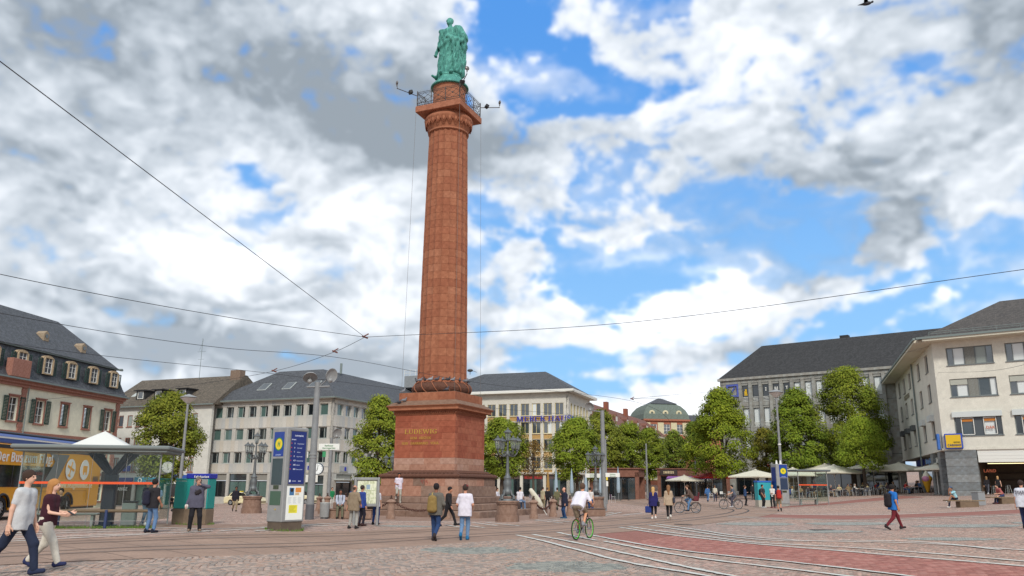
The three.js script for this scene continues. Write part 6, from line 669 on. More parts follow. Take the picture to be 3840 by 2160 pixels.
// coach: local x along its length (rear end at 0), visible side on +z
{
  const L = 12.4, W = 2.5, t = thing('coach_bus', 'yellow airport coach with dark window band and blue roof edge behind the shelter', 'bus', [-23.4, gy(-23, -46) + .1, -34.2], Math.PI / 2 + .06), yel = mat('#e8a00e', .3, { clearcoat: .6 }), blue = mat('#2b4a94', .3, { clearcoat: .5 }), oc = mat('#e8a00e', .35), S = W / 2; // local x runs to the rear, +z is the side in view
  const arch = cx => [[cx - .66, .42], [cx - .6, .8], [cx - .3, 1.04], [cx + .3, 1.04], [cx + .6, .8], [cx + .66, .42]];
  part('body', [shapeGeo([[.0, .5], [0, 2.6], [.35, 3.2], [L - .12, 3.2], [L, 2.9], [L, .42], ...arch(8.85).reverse(), ...arch(2.75).reverse(), [.05, .42]], W - .1, [], .05).translate(0, 0, -S + .05)], yel, t);
  part('roof', [cbox(L - .3, .5, W - .06, .12, L / 2, 3.42, 0)], blue, t); part('roof_line', [bx(L - .5, .07, .02, L / 2, 3.5, S - .02)], M.whiteF, t); part('roof_top', [cbox(L - .6, .14, W - .3, .05, L / 2, 3.72, 0)], M.steelD, t); part('upper_band', [bx(L - .2, .16, .02, L / 2, 3.12, S + .012)], M.black, t);
  part('window_band', [bx(6.9, .95, .03, 3.6, 1.85, S + .012)], M.carGlass, t); for (const x of [1.6, 3.2, 4.8]) part('window_bar', [bx(.05, .95, .02, x, 1.85, S + .03)], M.black, t);
  part('grey_sweep', [shapeGeo([[5.9, 1.36], [7.0, 1.36], [7.6, 1.9], [8.4, 2.95], [6.4, 2.95], [7.0, 2.6], [6.6, 2.1]], .01).translate(0, 0, S + .035)], mat('#6d6d68', .4), t);
  const emb = (x, n) => { const c = part(n, [new THREE.CylinderGeometry(.52, .52, .012, 32).rotateX(Math.PI / 2)], mat('#e9e6dc', .5), t); c.position.set(x, 2.25, S + .05); return c; };
  part('plane', [bx(.09, .78, .01, 0, 0, .012, 0, 0, -.3), bx(.8, .12, .01, .02, .05, .013, 0, 0, -.3), bx(.3, .08, .01, -.1, -.32, .013, 0, 0, -.3)], oc, emb(8.7, 'plane_emblem')); part('bus_icon', [cbox(.5, .34, .012, .005, .04, .04, .012), cbox(.14, .14, .012, .005, -.1, -.18, .013), cbox(.14, .14, .012, .005, .2, -.18, .013)], oc, emb(10.3, 'bus_emblem'));
  part('lettering', [text('www.heagmobibus.de', .26, .006).translate(9.5, 1.42, S + .052)], mat('#efe3bd', .5), t); part('lettering', [text('Der Bus zum Flug!', .42, .006).translate(4.2, 2.62, S + .052)], M.whiteF, t);
  for (const x of [2.75, 8.85]) { wheel(t, x, .48, S - .18, .48, .28, 1); part('wheel_arch', [new THREE.TorusGeometry(.58, .06, 6, 20, Math.PI).translate(x, .48, S)], M.black, t); wheel(t, x, .48, -S + .18, .48, .28, -1); }
  part('vent_grille', Array.from({ length: 6 }, (_, i) => bx(.62, .03, .02, L - .6, 1.6 + i * .06, S + .052)), M.steelD, t); part('tail_lamp', [bx(.04, 1, .12, L + .07, 1.5, S - .1), bx(.04, .3, .3, L + .07, .9, S - .3)], mat('#7d1f1c', .3), t); part('skirt', [bx(L - .4, .18, W - .14, L / 2, .36, 0)], M.black, t); part('side_mirror', [cbox(.1, .6, .25, .03, L + .12, 1.9, S + .15)], M.black, t); part('flap_seams', [bx(.015, .6, .02, 5, .85, S + .05), bx(.015, .6, .02, 7, .85, S + .05), bx(.015, .6, .02, 10.9, .85, S + .05), bx(7, .015, .02, 7.4, 1.18, S + .05)], mat('#8a6412', .5), t);
}
// taxis
function taxi(label, x, z, ry) {
  const t = thing('taxi', label, 'car', on(x, z), ry, 'cream taxis at the rank'), c = mat('#ddd3ac', .3, { clearcoat: .8, clearcoatRoughness: .08 }), L = 4.7;
  const arch = (cx, R) => Array.from({ length: 9 }, (_, i) => { const a = Math.PI * i / 8; return [cx + Math.cos(a) * R, .33 + Math.sin(a) * R]; });
  part('body', [shapeGeo([[.1, .3], [.02, .6], [.05, .85], [.25, .95], [.9, 1.0], [1.3, 1.02], [3.3, .98], [4.2, .9], [4.6, .75], [4.68, .55], [4.66, .32], ...arch(3.8, .37), ...arch(.95, .37)], 1.62, [], .09).translate(0, 0, -.81)], c, t);
  part('cabin', [shapeGeo([[.35, .98], [.6, 1.28], [1.0, 1.44], [1.9, 1.48], [2.6, 1.42], [3.35, 1.0]], 1.22, [], .1).translate(0, 0, -.61)], M.carGlass, t); part('roof', [shapeGeo([[.72, 1.4], [1.0, 1.47], [1.9, 1.51], [2.55, 1.46], [2.5, 1.42], [1.9, 1.45], [1, 1.42]], 1.24, [], .07).translate(0, 0, -.62)], c, t); part('pillars', [-1, 1].flatMap(s => [rod([2.62, 1.44, s * .64], [3.4, 1.0, s * .76], .035), rod([1.75, 1.46, s * .68], [1.78, 1, s * .82], .035), rod([.9, 1.42, s * .66], [.6, 1, s * .8], .06)]), c, t);
  for (const wx of [.95, 3.8]) for (const s of [-1, 1]) wheel(t, wx, .33, s * .78, .33, .2, s); part('roof_sign', [cbox(.2, .14, .55, .03, 1.8, 1.6, 0)], mat('#e6c91c', .4), t); for (const s of [-1, 1]) { part('headlight', [sph(.16, 4.55, .68, s * .62, .6, .6, 1)], mat('#dfe5e8', .1), t); part('tail_light', [cbox(.1, .2, .28, .02, .05, .78, s * .66)], mat('#8a1d1a', .3), t); part('mirror', [cbox(.12, .12, .2, .03, 2.95, 1.02, s * .98)], c, t); part('door_handle', [bx(.16, .03, .03, 1.35, .84, s * .915), bx(.16, .03, .03, 2.4, .84, s * .915)], M.rim, t); } part('bumper', [cbox(.1, .14, 1.6, .03, 4.72, .42, 0)], M.black, t); part('door_seam', [-1, 1].flatMap(s => [bx(.012, .6, .01, 1.8, .66, s * .905), bx(.012, .6, .01, 2.9, .66, s * .905)]), mat('#8d8568', .6), t);
}
taxi('cream taxi behind the ticket machine', -41.6, -104, -.3); taxi('cream taxi half hidden by the large stop pillar', -34.2, -102, -.3); taxi('cream taxi behind the thick grey mast', -26.6, -98, -.35);
// bicycles: local x forward, wheels on the ground
function bike(label, x, z, ry, col, rimC, extra) {
  const t = thing('bicycle', label, 'bicycle', on(x, z, .015), ry), f = mat(col, .35, { metalness: .2 }), R = .335, rc = mat(rimC, .4), rw = -.52, fw = .54;
  for (const [wx, n] of [[rw, 'rear_wheel'], [fw, 'front_wheel']]) { const w = part(n, [new THREE.TorusGeometry(R - .017, .019, 8, 36)], M.tyre, t); w.position.set(wx, R, 0); part('rim', [new THREE.TorusGeometry(R - .045, .013, 6, 36)], rc, w); part('spokes', Array.from({ length: 14 }, (_, i) => rod([0, 0, (i % 2 - .5) * .05], [Math.cos(i * .449) * (R - .05), Math.sin(i * .449) * (R - .05), 0], .0025, 3)), M.rim, w); part('hub', [cyl(.025, .025, .1, 0, 0, 0, 8).rotateX(Math.PI / 2)], M.rim, w); }
  part('frame', [rod([-.08, .29, 0], [-.2, .82, 0], .018), rod([-.08, .29, 0], [.38, .76, 0], .02), rod([-.18, .76, 0], [.36, .84, 0], .018), rod([.36, .86, 0], [.42, .7, 0], .022), rod([rw, R, .05], [-.18, .74, .02], .01), rod([rw, R, -.05], [-.18, .74, -.02], .01), rod([rw, R, .05], [-.08, .29, .03], .012), rod([rw, R, -.05], [-.08, .29, -.03], .012)], f, t); part('fork', [rod([.41, .7, .04], [fw, R, .055], .012), rod([.41, .7, -.04], [fw, R, -.055], .012)], f, t);
  part('handlebar', [rod([.36, .86, 0], [.33, 1.02, 0], .015), tube([[.22, 1.04, -.3], [.32, 1.05, -.18], [.38, 1.03, 0], [.32, 1.05, .18], [.22, 1.04, .3]], .012, 16, 6)], M.black, t); part('saddle', [sph(.14, -.24, .95, 0, 1, .3, .6), rod([-.2, .8, 0], [-.22, .94, 0], .013)], M.black, t); part('crank', [cyl(.09, .09, .01, -.08, .29, .05, 16).rotateX(0)].map(() => new THREE.CylinderGeometry(.09, .09, .01, 16).rotateX(Math.PI / 2).translate(-.08, .29, .06)).concat([rod([-.08, .29, .08], [.0, .14, .09], .01), rod([-.08, .29, -.08], [-.16, .44, -.09], .01), cbox(.09, .02, .1, .005, 0, .14, .14), cbox(.09, .02, .1, .005, -.16, .44, -.14)]), M.rim, t); part('reflector', [cbox(.02, .06, .05, .01, -.62, .62, 0)], mat('#a31f1a', .3), t); if (extra) extra(t); return t;
}
const rack = t => part('luggage_rack', [rod([-.25, .7, .06], [-.75, .7, .06], .008), rod([-.25, .7, -.06], [-.75, .7, -.06], .008), rod([-.7, .7, .06], [rw0, .34, .06], .008), rod([-.7, .7, -.06], [rw0, .34, -.06], .008)], M.black, t); const rw0 = -.52;
const fender = t => part('fender', [new THREE.TorusGeometry(.37, .018, 5, 16, 2.2).rotateZ(.6).translate(-.52, .335, 0), new THREE.TorusGeometry(.37, .018, 5, 12, 1.4).rotateZ(.9).translate(.54, .335, 0)], M.black, t);
bike('black bicycle with bright green rims ridden across the tram rails', 2.4, -28.3, 1.05, '#1e1f22', '#58c236');
bike('city bicycle with a child seat ridden past the café', 11.5, -54.8, Math.PI - .05, '#3a2320', '#8d8f92', t => { rack(t); fender(t); part('child_seat', [cbox(.36, .1, .34, .04, -.5, .82, 0), cbox(.08, .55, .34, .03, -.7, 1.05, 0, 0, 0, .15), cbox(.3, .25, .04, .015, -.5, .95, .17), cbox(.3, .25, .04, .015, -.5, .95, -.17)], mat('#5e1420', .6), t); });
bike('city bicycle with a front basket ridden by the rider in grey', 16.3, -62.4, Math.PI - .1, '#26262b', '#8d8f92', t => { rack(t); fender(t); part('basket', [cbox(.3, .2, .34, .02, .62, .98, 0)], M.black, t); });
bike('parked silver bicycle leaning by the young tree', 39.6, -92.6, .2, '#9ea3a8', '#8d8f92', fender); bike('parked dark bicycle next to the silver bicycle', 38.4, -92.3, .5, '#3b3b40', '#8d8f92', fender);
// ---------- people ----------
const skinM = {}, clothM = {}; const skin = c => skinM[c] ??= mat(c, .6); const cloth = c => clothM[c] ??= tm(c, T.cloth, .45, .9);
const add = (a, b) => [a[0] + b[0], a[1] + b[1], a[2] + b[2]], mix3 = (a, b, t) => [lerp(a[0], b[0], t), lerp(a[1], b[1], t), lerp(a[2], b[2], t)];
function ik(a, b, l1, l2, hint) { const A = V(...a), B = V(...b), d = B.clone().sub(A); let D = d.length(); const m = (l1 + l2) * .995; if (D > m) { d.multiplyScalar(m / D); D = m; B.copy(A).add(d); } const u = d.clone().normalize(), x = (l1 * l1 - l2 * l2 + D * D) / (2 * D), h = Math.sqrt(Math.max(0, l1 * l1 - x * x)), q = V(...hint); q.sub(u.clone().multiplyScalar(q.dot(u))).normalize(); const k = A.clone().add(u.multiplyScalar(x)).add(q.multiplyScalar(h)); return [k.toArray(), B.toArray()]; }
const poses = {
  stand: { lf: [.11, .08, 0], rf: [-.11, .08, .04], lh: [.25, .8, .06], rh: [-.25, .8, .06] },
  apart: { lf: [.17, .08, .02], rf: [-.15, .08, .0], lh: [.27, .82, .04], rh: [-.27, .82, .04] },
  walkL: { py: .9, lf: [.08, .09, .36], rf: [-.08, .17, -.4], lt: .25, rt: -.7, lh: [.24, .84, -.16], rh: [-.25, .86, .24], lean: .06 },
  walkR: { py: .9, rf: [-.08, .09, .36], lf: [.08, .17, -.4], rt: .25, lt: -.7, rh: [-.24, .84, -.16], lh: [.25, .86, .24], lean: .06 },
  strollL: { py: .92, lf: [.08, .08, .14], rf: [-.08, .2, -.28], rt: -1, lh: [.24, .82, -.06], rh: [-.24, .83, .12], lean: .04 },
  sit: { py: .55, pz: -.12, lf: [.13, .08, .38], rf: [-.13, .08, .36], lh: [.1, .68, .3], rh: [-.1, .68, .3], lean: .12, knee: [0, 1, .6] },
  sitTable: { py: .55, pz: -.12, lf: [.13, .08, .3], rf: [-.12, .08, .36], lh: [.16, .82, .36], rh: [-.14, .82, .38], lean: .2, knee: [0, 1, .6] },
  sitBack: { py: .55, pz: -.12, lf: [.15, .08, .42], rf: [-.1, .08, .48], lh: [.26, .72, .1], rh: [-.26, .72, .1], lean: -.15, knee: [0, 1, .6] },
};
function person(label, x, z, ry, o) {
  const s = (o.h ?? 1.76) / 1.76, P = { ...poses[o.pose ?? 'stand'], ...(o.p ?? {}) }, c = o.res ?? .024, f = o.female ? 1 : 0, near = c < .018, t = thing('person', label, 'person', on(x, z, o.y ?? .012), ry, o.group); if (o.y != null) t.position.y = o.y;
  const py = P.py ?? .93, pz = P.pz ?? 0, le = P.lean ?? .02, R = (v) => [v[0] + (P.sway ?? 0) * v[1], py + v[1] * Math.cos(le) - v[2] * Math.sin(le), pz + v[1] * Math.sin(le) + v[2] * Math.cos(le)], sw = .175 - f * .018, fat = o.fat ?? 1;
  const neck = R([0, .53, 0]), hy = P.yaw ?? 0, ht = P.tilt ?? 0, hc = add(neck, [Math.sin(hy) * .02, .165 - ht * .02, .02 + ht * .07]), Hd = (v) => [hc[0] + v[0] * Math.cos(hy) + v[2] * Math.sin(hy), hc[1] + v[1] - v[2] * ht * .5, hc[2] - v[0] * Math.sin(hy) + v[2] * Math.cos(hy)];
  const arm = (sd, h) => { const sh = R([sd * sw, .46, 0]); const [e, w] = ik(sh, h, .29, .26, P.el ?? [sd * .6, -.3, -1]); return [sh, e, w]; }, leg = (sd, a) => { const hp = R([sd * .09, -.02, 0]); const [k, w] = ik(hp, a, .43, .42, P.knee ?? [sd * .05, 0, 1]); return [hp, k, w]; };
  const LA = arm(1, P.lh), RA = arm(-1, P.rh), LL = leg(1, P.lf), RL = leg(-1, P.rf), foot = (a, tl) => { const pit = tl ?? 0; return [[a[0], a[1] - .035, a[2] - .05], [a[0] * 1.12, a[1] - .04 + .17 * Math.sin(pit) * (pit < 0 ? .9 : .6), a[2] + .16 * Math.cos(pit)]]; };
  const pts = [...LA, ...RA, ...LL, ...RL, hc, neck, [hc[0], hc[1] + .16, hc[2]], ...foot(LL[2], P.lt), ...foot(RL[2], P.rt)], lo = [0, 1, 2].map(i => Math.min(...pts.map(p => p[i])) - .2), hi = [0, 1, 2].map(i => Math.max(...pts.map(p => p[i])) + .2); lo[1] = Math.max(lo[1], -.06);
  const fin2 = F => { const g = F.mesh(); g.scale(s, s, s); return uvBox(g); }, wr = k => near ? F => F.map((X, Y, Z, d) => d + .012 * (n3(X * 11 + k, Y * 9, Z * 11) - .5) + .006 * (n3(X * 26, Y * 22 + k, Z * 26) - .5)) : F => F;
  const torso = (F, r, a, b) => { for (const sd of [-1, 1]) { F.cap(R([sd * .075 * fat, a, 0]), R([sd * (.075 - f * .012) * fat, lerp(a, b, .5), .005]), (.105 + r) * fat, (.098 + r - f * .012) * fat, .07); F.cap(R([sd * (.075 - f * .012) * fat, lerp(a, b, .5), .005]), R([sd * .09, b, 0]), (.098 + r - f * .012) * fat, .098 + r, .07); } return F; };
  const hand = (F, e, w, sd, pose) => { const d = V(...w).sub(V(...e)).normalize(), n = d.toArray(), side = V(0, 0, 1).cross(d).normalize(), fw = d.clone().cross(side).normalize(), q = (a, b, g) => [w[0] + n[0] * a + side.x * b + fw.x * g, w[1] + n[1] * a + side.y * b + fw.y * g, w[2] + n[2] * a + side.z * b + fw.z * g]; F.cap(q(.01, 0, -.018), q(.085, 0, -.02), .024, .022, .015).cap(q(.01, 0, .018), q(.085, 0, .02), .024, .022, .015); [[-.033, .075], [-.011, .088], [.011, .084], [.033, .068]].forEach(([g, l]) => { F.cap(q(.08, 0, g), q(.08 + l * .55, .008 * -sd, g * 1.1), .0105, .0095, .006).cap(q(.08 + l * .55, .008 * -sd, g * 1.1), q(.08 + l * .9, .028 * -sd, g * 1.05), .0095, .008, .006); }); F.cap(q(.02, 0, .03), q(.06, -sd * .02, .062), .013, .011, .01).cap(q(.06, -sd * .02, .062), q(.088, -sd * .03, .066), .011, .009, .006); };
  { // skin: one continuous body
    const F = new Field(lo, hi, c); torso(F, -.012, 0, .4); F.cap(R([-sw + .03, .45, 0]), R([sw - .03, .45, 0]), .055, .055, .05).cap(neck, add(hc, [0, -.04, -.01]), .052, .05, .03);
    for (const [A, sd] of [[LA, 1], [RA, -1]]) { F.cap(A[0], A[1], .05 - f * .006, .04 - f * .004, .03).cap(A[1], A[2], .039 - f * .004, .027, .02); if (!near) { const d = V(...A[2]).sub(V(...A[1])).normalize().multiplyScalar(.13).toArray(); F.cap(A[2], add(A[2], d), .034, .024, .02); } }
    for (const A of [LL, RL]) F.cap(A[0], A[1], .085, .055, .04).cap(A[1], A[2], .054, .036, .03); for (const [A, tl] of [[LL, P.lt], [RL, P.rt]]) { const [a, b] = foot(A[2], tl); F.cap(a, b, .036, .028, .03); }
    F.ell(Hd([0, .02, -.005]), [.076, .1, .094], .02).ell(Hd([0, -.045, .03]), [.055, .06, .06], .03).cap(Hd([0, .02, .095]), Hd([0, -.015, .108]), .011, .016, .015).ell(Hd([.077, -.005, -.005]), [.012, .03, .02], .008).ell(Hd([-.077, -.005, -.005]), [.012, .03, .02], .008).cap(Hd([-.035, .035, .078]), Hd([.035, .035, .078]), .014, .014, .015);
    let g = fin2(F);
    if (near) { const hs = [g]; for (const [A, sd] of [[LA, 1], [RA, -1]]) { const w = A[2], hf = new Field(w.map(v => v - .19), w.map(v => v + .19), .0055); hf.cap(mix3(A[1], A[2], .85), A[2], .029, .026, .02); hand(hf, A[1], w, sd); hs.push(fin2(hf)); } g = mergeGeometries(hs); }
    raw('body', g, skin(o.skin ?? '#c79a80'), t);
  }
  const wear = (name, col, build, k = 1) => { const F = new Field(lo, hi, c); build(F); wr(k)(F); return raw(name, fin2(F), cloth(col), t); };
  const sl = o.sleeve ?? .85, hem = (o.hem ?? -.08) - .02; const dseg = (p, a, b) => { const dx = b[0] - a[0], dy = b[1] - a[1], dz = b[2] - a[2], q = dx * dx + dy * dy + dz * dz || 1, u = clamp(((p[0] - a[0]) * dx + (p[1] - a[1]) * dy + (p[2] - a[2]) * dz) / q); return Math.hypot(p[0] - a[0] - u * dx, p[1] - a[1] - u * dy, p[2] - a[2] - u * dz); }, armFar = (x, y, z) => sl < 1.1 || (dseg([x, y, z], LA[1], LA[2]) > .075 && dseg([x, y, z], RA[1], RA[2]) > .075);
  wear(o.top ?? 'shirt', o.shirt ?? '#777777', F => { torso(F, (o.loose ?? .008) + .006, Math.min(hem, -.04), .41); if (hem < -.1) for (const sd of [-1, 1]) F.cap(R([sd * .08 * fat, hem - .03, 0]), R([sd * .08 * fat, .05, 0]), (.122 + (o.loose ?? 0)) * fat, (.108 + (o.loose ?? 0)) * fat, .06); F.cap(R([-sw + .02, .455, 0]), R([sw - .02, .455, 0]), .064, .064, .05); F.cap(R([0, .47, -.01]), R([0, .5, 0]), .07, .058, .03); for (const A of [LA, RA]) { if (o.tank) continue; const e = mix3(A[0], A[1], Math.min(1, sl)); F.cap(A[0], e, .064 - f * .006, .056 - f * .006, .04); if (sl > 1) F.cap(A[1], mix3(A[1], A[2], Math.min(1, sl - 1)), .054 - f * .006, .042, .03); } if (f) F.ell(R([.065, .3, .075]), [.06, .06, .05], .04).ell(R([-.065, .3, .075]), [.06, .06, .05], .04); if (o.hood) F.ell(add(neck, [0, -.02, -.07]), [.1, .06, .06], .03); const cl = Math.cos(le), sl2 = Math.sin(le); F.map((X, Y, Z, d) => { const v = (Y - py) * cl + (Z - pz) * sl2; return (Math.abs(X) < .3 && v < .12 && Math.abs((Z - pz) * cl - (Y - py) * sl2) < .24 && armFar(X, Y, Z)) ? Math.max(d, hem + .012 * n2(X * 9 + 3, Z * 9) - v) : d; }); }, 3);
  const tl = o.legs ?? 2;
  wear(o.bottom ?? 'trousers', o.pants ?? '#2b3345', F => { torso(F, .002, -.05, .07); for (const A of [LL, RL]) { F.cap(A[0], mix3(A[0], A[1], Math.min(1, tl)), .093 * (o.baggy ?? 1), .07 * (o.baggy ?? 1), .05); if (tl > 1) F.cap(A[1], mix3(A[1], A[2], Math.min(1, tl - 1) * .96), .068 * (o.baggy ?? 1), .054 * (o.baggy ?? 1), .03); } F.map((X, Y, Z, d) => { const v = (Y - py) * Math.cos(le) + (Z - pz) * Math.sin(le); return Math.max(d, v - .1); }); }, 7);
  for (const [A, tl2] of [[LL, P.lt], [RL, P.rt]]) { const [a, b] = foot(A[2], tl2), F = new Field([0, 1, 2].map(i => Math.min(a[i], b[i]) - .12), [0, 1, 2].map(i => Math.max(a[i], b[i]) + .14), Math.min(c, .018)); F.cap(a, b, .05, .04, .03).cap(a, add(a, [0, .05, .01]), .048, .045, .03); raw('shoe', fin2(F), cloth(o.shoes ?? '#2a2a2c'), t); }
  if (o.hair !== null) wear('hair', o.hair ?? '#2c211b', F => { F.ell(Hd([0, .032, -.018]), [.092, .108, .112], .02); if (o.long) { F.cap(Hd([0, .03, -.06]), Hd([0, -.14, -.09]), .085, .07, .05).cap(Hd([.05, 0, -.03]), Hd([.06, -.2, -.05]), .04, .035, .03).cap(Hd([-.05, 0, -.03]), Hd([-.06, -.2, -.05]), .04, .035, .03); if (o.long > 1) F.cap(Hd([0, -.1, -.09]), Hd([0, -.34, -.11]), .075, .05, .05); } if (o.bun) F.ell(Hd([0, .03, -.12]), [.05, .05, .05], .02); F.map((X, Y, Z, d) => { const vx = X - hc[0], vz = Z - hc[2], u = vx * Math.sin(hy) + vz * Math.cos(hy), y = Y - hc[1]; const yy = Math.max(y, o.long ? -.03 : -.06), cut = u - (o.bald ? -.035 : .045 + yy * 1.15); let v = Math.max(d, cut * .8); if (o.bald) v = Math.max(v, y - .055); if (!o.long) v = Math.max(v, -.085 - y); return v; }); }, 9);
  if (o.cap) { wear(o.beanie ? 'beanie' : 'cap', o.cap, F => { F.ell(Hd([0, .055, -.012]), [.092, .09, .108], .01); if (!o.beanie) F.cap(Hd([0, .05, .07 * (o.capBack ? -1 : 1)]), Hd([0, .035, .16 * (o.capBack ? -1 : 1)]), .05, .04, .03); F.map((X, Y, Z, d) => Math.max(d, hc[1] + (o.beanie ? -.01 : .02) - Y)); }, 0); }
  if (near) { part('eyes', [sph(.011, ...Hd([.03, .018, .085])), sph(.011, ...Hd([-.03, .018, .085]))].map(g => g.scale(s, s, s)), mat('#2a211d', .3), t); part('mouth', [new THREE.SphereGeometry(.02, 10, 6).scale(1, .28, .5).translate(...Hd([0, -.055, .087]))].map(g => g.scale(s, s, s)), mat('#8d5145', .6), t); }
  t.userData.rig = undefined; delete t.userData.rig; return { t, s, R, LA, RA, neck, hc, Hd };
}
function held(name, label, cat, q, list, m, sub) { // a thing carried by a person, standing where the person stands
  const t = thing(name, label, cat, q.t.position.toArray(), q.t.rotation.y); part('body', list.map(g => g.scale(q.s, q.s, q.s)), m, t); (sub ?? []).forEach(([n, l, mm]) => part(n, l.map(g => g.scale(q.s, q.s, q.s)), mm, t)); return t;
}
function packGeo(q, off, sz) { const F = new Field([-.35, -.4, -.3], [.35, .4, .3], .016), [w, h, d] = sz; for (const a of [-1, 1]) F.cap([a * w * .5, -h * .8, 0], [a * w * .42, h * .7, 0], d, d * .85, .08); F.cap([0, -h * .8, -d * .5], [0, h * .0, -d * .55], d * .7, d * .6, .05).cap([0, h * .7, 0], [0, h * .8, 0], d * .8, d * .7, .06); F.map((x, y, z, v) => v + .014 * (n3(x * 16, y * 12, z * 16) - .5)); const g = F.mesh(); const p = q.R(off); return g.translate(...p); }
function backpack(label, q, col, sz = [.11, .2, .09], off = [0, .24, -.2], dark = '#1c1c20') { const st = [-1, 1].map(a => tube([q.R([a * .1, .4, -.13]), q.R([a * .11, .53, -.02]), q.R([a * .11, .46, .11]), q.R([a * .12, .25, .13]), q.R([a * .13, .1, -.06])], .018, 16, 6)); held('backpack', label, 'backpack', q, [packGeo(q, off, sz)], cloth(col), [['straps', st, cloth(dark)]]); }
const N = .0145, MD = .02, FR2 = .03;
// the couple walking at the left edge
{ const q = person('man in a pale grey t-shirt and dark jeans striding beside the blonde woman', -8.75, -15.15, 1.5, { h: 1.86, res: N, pose: 'walkL', p: { lh: [.26, .82, .1], rh: [-.26, .82, -.02], lf: [.08, .1, .3], rf: [-.08, .17, -.5] }, shirt: '#c9cbcc', sleeve: .62, hem: -.14, loose: .018, pants: '#1c2740', shoes: '#1f2a4a', hair: '#3d2a20', skin: '#d0a48c', baggy: 1.12 });
  const w = person('woman with a blonde bob, maroon top and cream trousers holding a phone', -9.0, -16.5, 1.5, { h: 1.7, female: 1, res: N, pose: 'walkR', fat: 1.12, p: { lh: [.12, 1.06, .36], rh: [-.12, 1.04, .34], rf: [-.09, .09, .38], lf: [.09, .15, -.36], el: [0, -1, -.4] }, tank: 1, sleeve: 0, shirt: '#3c0f20', hem: -.06, pants: '#d8d1c2', shoes: '#232a55', hair: '#b9824a', long: 1, skin: '#d9ad96', baggy: 1.12 });
  held('phone', 'dark phone held by the blonde woman', 'phone', w, [cbox(.075, .015, .15, .005, 0, 1.06, .47, 0, .5)], M.black); }
{ const q = person('man in a black t-shirt and light jeans standing at the shelter end', -12.07, -28.45, 2.75, { h: 1.76, res: .0165, pose: 'apart', p: { lh: [.2, .92, .16], rh: [-.2, .92, .18] }, shirt: '#221f24', sleeve: .7, hem: -.12, loose: .015, pants: '#5f7fa6', shoes: '#15182a', hair: '#1d1513', skin: '#b98469' }); backpack('dark navy backpack on the man in the black t-shirt', q, '#191a30', [.11, .2, .09], [.12, .2, -.18]); }
{ const q = person('man in a grey zip jacket talking on a phone before the ticket machine', -10.95, -29.4, .35, { h: 1.84, res: N, pose: 'apart', fat: 1.08, p: { lh: [.1, 1.5, .16], rh: [-.3, .84, .08], el: [1, -.5, -.1], yaw: .5 }, top: 'jacket', shirt: '#565566', sleeve: 2, hem: -.16, loose: .03, pants: '#14131a', shoes: '#8a7463', hair: '#6a6259', skin: '#b98b74', baggy: 1.15 }); held('waist_bag', 'dark bag worn across the chest of the man phoning', 'bag', q, [cbox(.22, .13, .07, .03, .02, 1.26, .17, 0, 0, .5), tube([q.R([-.12, .48, .09]), q.R([0, .3, .15]), q.R([.15, .1, .1])], .014, 12, 5)], cloth('#2b2528')); held('bandage', 'white bandage round the hand of the man phoning', 'bandage', q, [sph(.06, ...add(q.RA[2], [0, -.06, 0]), 1, 1.5, 1)], cloth('#dfdcd6')); held('phone', 'black phone at the ear of the man in the grey jacket', 'phone', q, [cbox(.02, .13, .06, .005, .1, 1.6, .13)], M.black); }
{ const q = person('balding man in a khaki vest and grey trousers seen from behind', -6.34, -34.1, 2.9, { h: 1.7, res: .0165, pose: 'apart', fat: 1.1, p: { yaw: -.5, lh: [.3, .84, .02], rh: [-.28, .95, .1] }, top: 'jacket', shirt: '#8d7c66', sleeve: 1.5, hem: -.2, loose: .03, pants: '#a5a39c', shoes: '#211d1e', hair: '#5c4a40', bald: 1, skin: '#c08a70' }); }
person('man in a blue shirt and navy trousers with a cane beside the map board', -6.42, -36.3, 2.4, { h: 1.7, res: .02, pose: 'stand', shirt: '#27418c', sleeve: 1.9, hem: -.14, pants: '#191627', shoes: '#3b211f', hair: '#3a2f2a', skin: '#b98469' });
{ const q = person('person in a white top and blue jeans standing behind the map board', -6.05, -37.9, 3, { h: 1.66, female: 1, res: .02, pose: 'stand', shirt: '#e2dfe6', sleeve: .8, hem: -.1, pants: '#20407c', shoes: '#1d1d22', hair: '#4a382c', long: 1 }); held('shoulder_bag', 'brown shoulder bag of the person behind the map board', 'bag', q, [cbox(.3, .24, .1, .04, .26, .82, -.05), tube([[-.14, 1.44, 0], [.05, 1.2, -.12], [.24, .92, -.06]], .012, 10, 5)], cloth('#4a3a34')); }
{ const q = person('young man in a grey shirt sitting on the sandstone bench', -8.55, -42.3, .2, { h: 1.76, res: .018, pose: 'sit', y: gy(-8.5, -42) + .02, shirt: '#b6bccb', sleeve: 1.9, pants: '#6e6b55', shoes: '#1d1a1a', hair: '#17110f', skin: '#8a5a44', p: { py: .6 } }); backpack('black backpack on the young man sitting on the bench', q, '#1a1a1e'); }
person('man with raised blue sleeves sitting at the end of the sandstone bench', -7.7, -42.3, .3, { h: 1.74, res: .02, pose: 'sit', y: gy(-7.7, -42) + .02, shirt: '#27418c', sleeve: 1.2, pants: '#8d8f98', shoes: '#c9c9c9', hair: '#231a17', p: { py: .6, lh: [.3, 1.2, .1], rh: [-.3, 1.2, .1], el: [0, .2, -1] } });
person('man in a white t-shirt and camouflage trousers stepping down the monument steps', -6.6, -49.45, .25, { h: 1.74, res: .018, pose: 'strollL', y: .74, shirt: '#ded5e2', sleeve: .6, hem: -.12, pants: '#a8a498', shoes: '#bdb8ae', hair: '#1a1413', skin: '#a96a4e', p: { rh: [-.1, 1.08, .2], lf: [.1, .08, .1], rf: [-.12, .42, -.12] } });
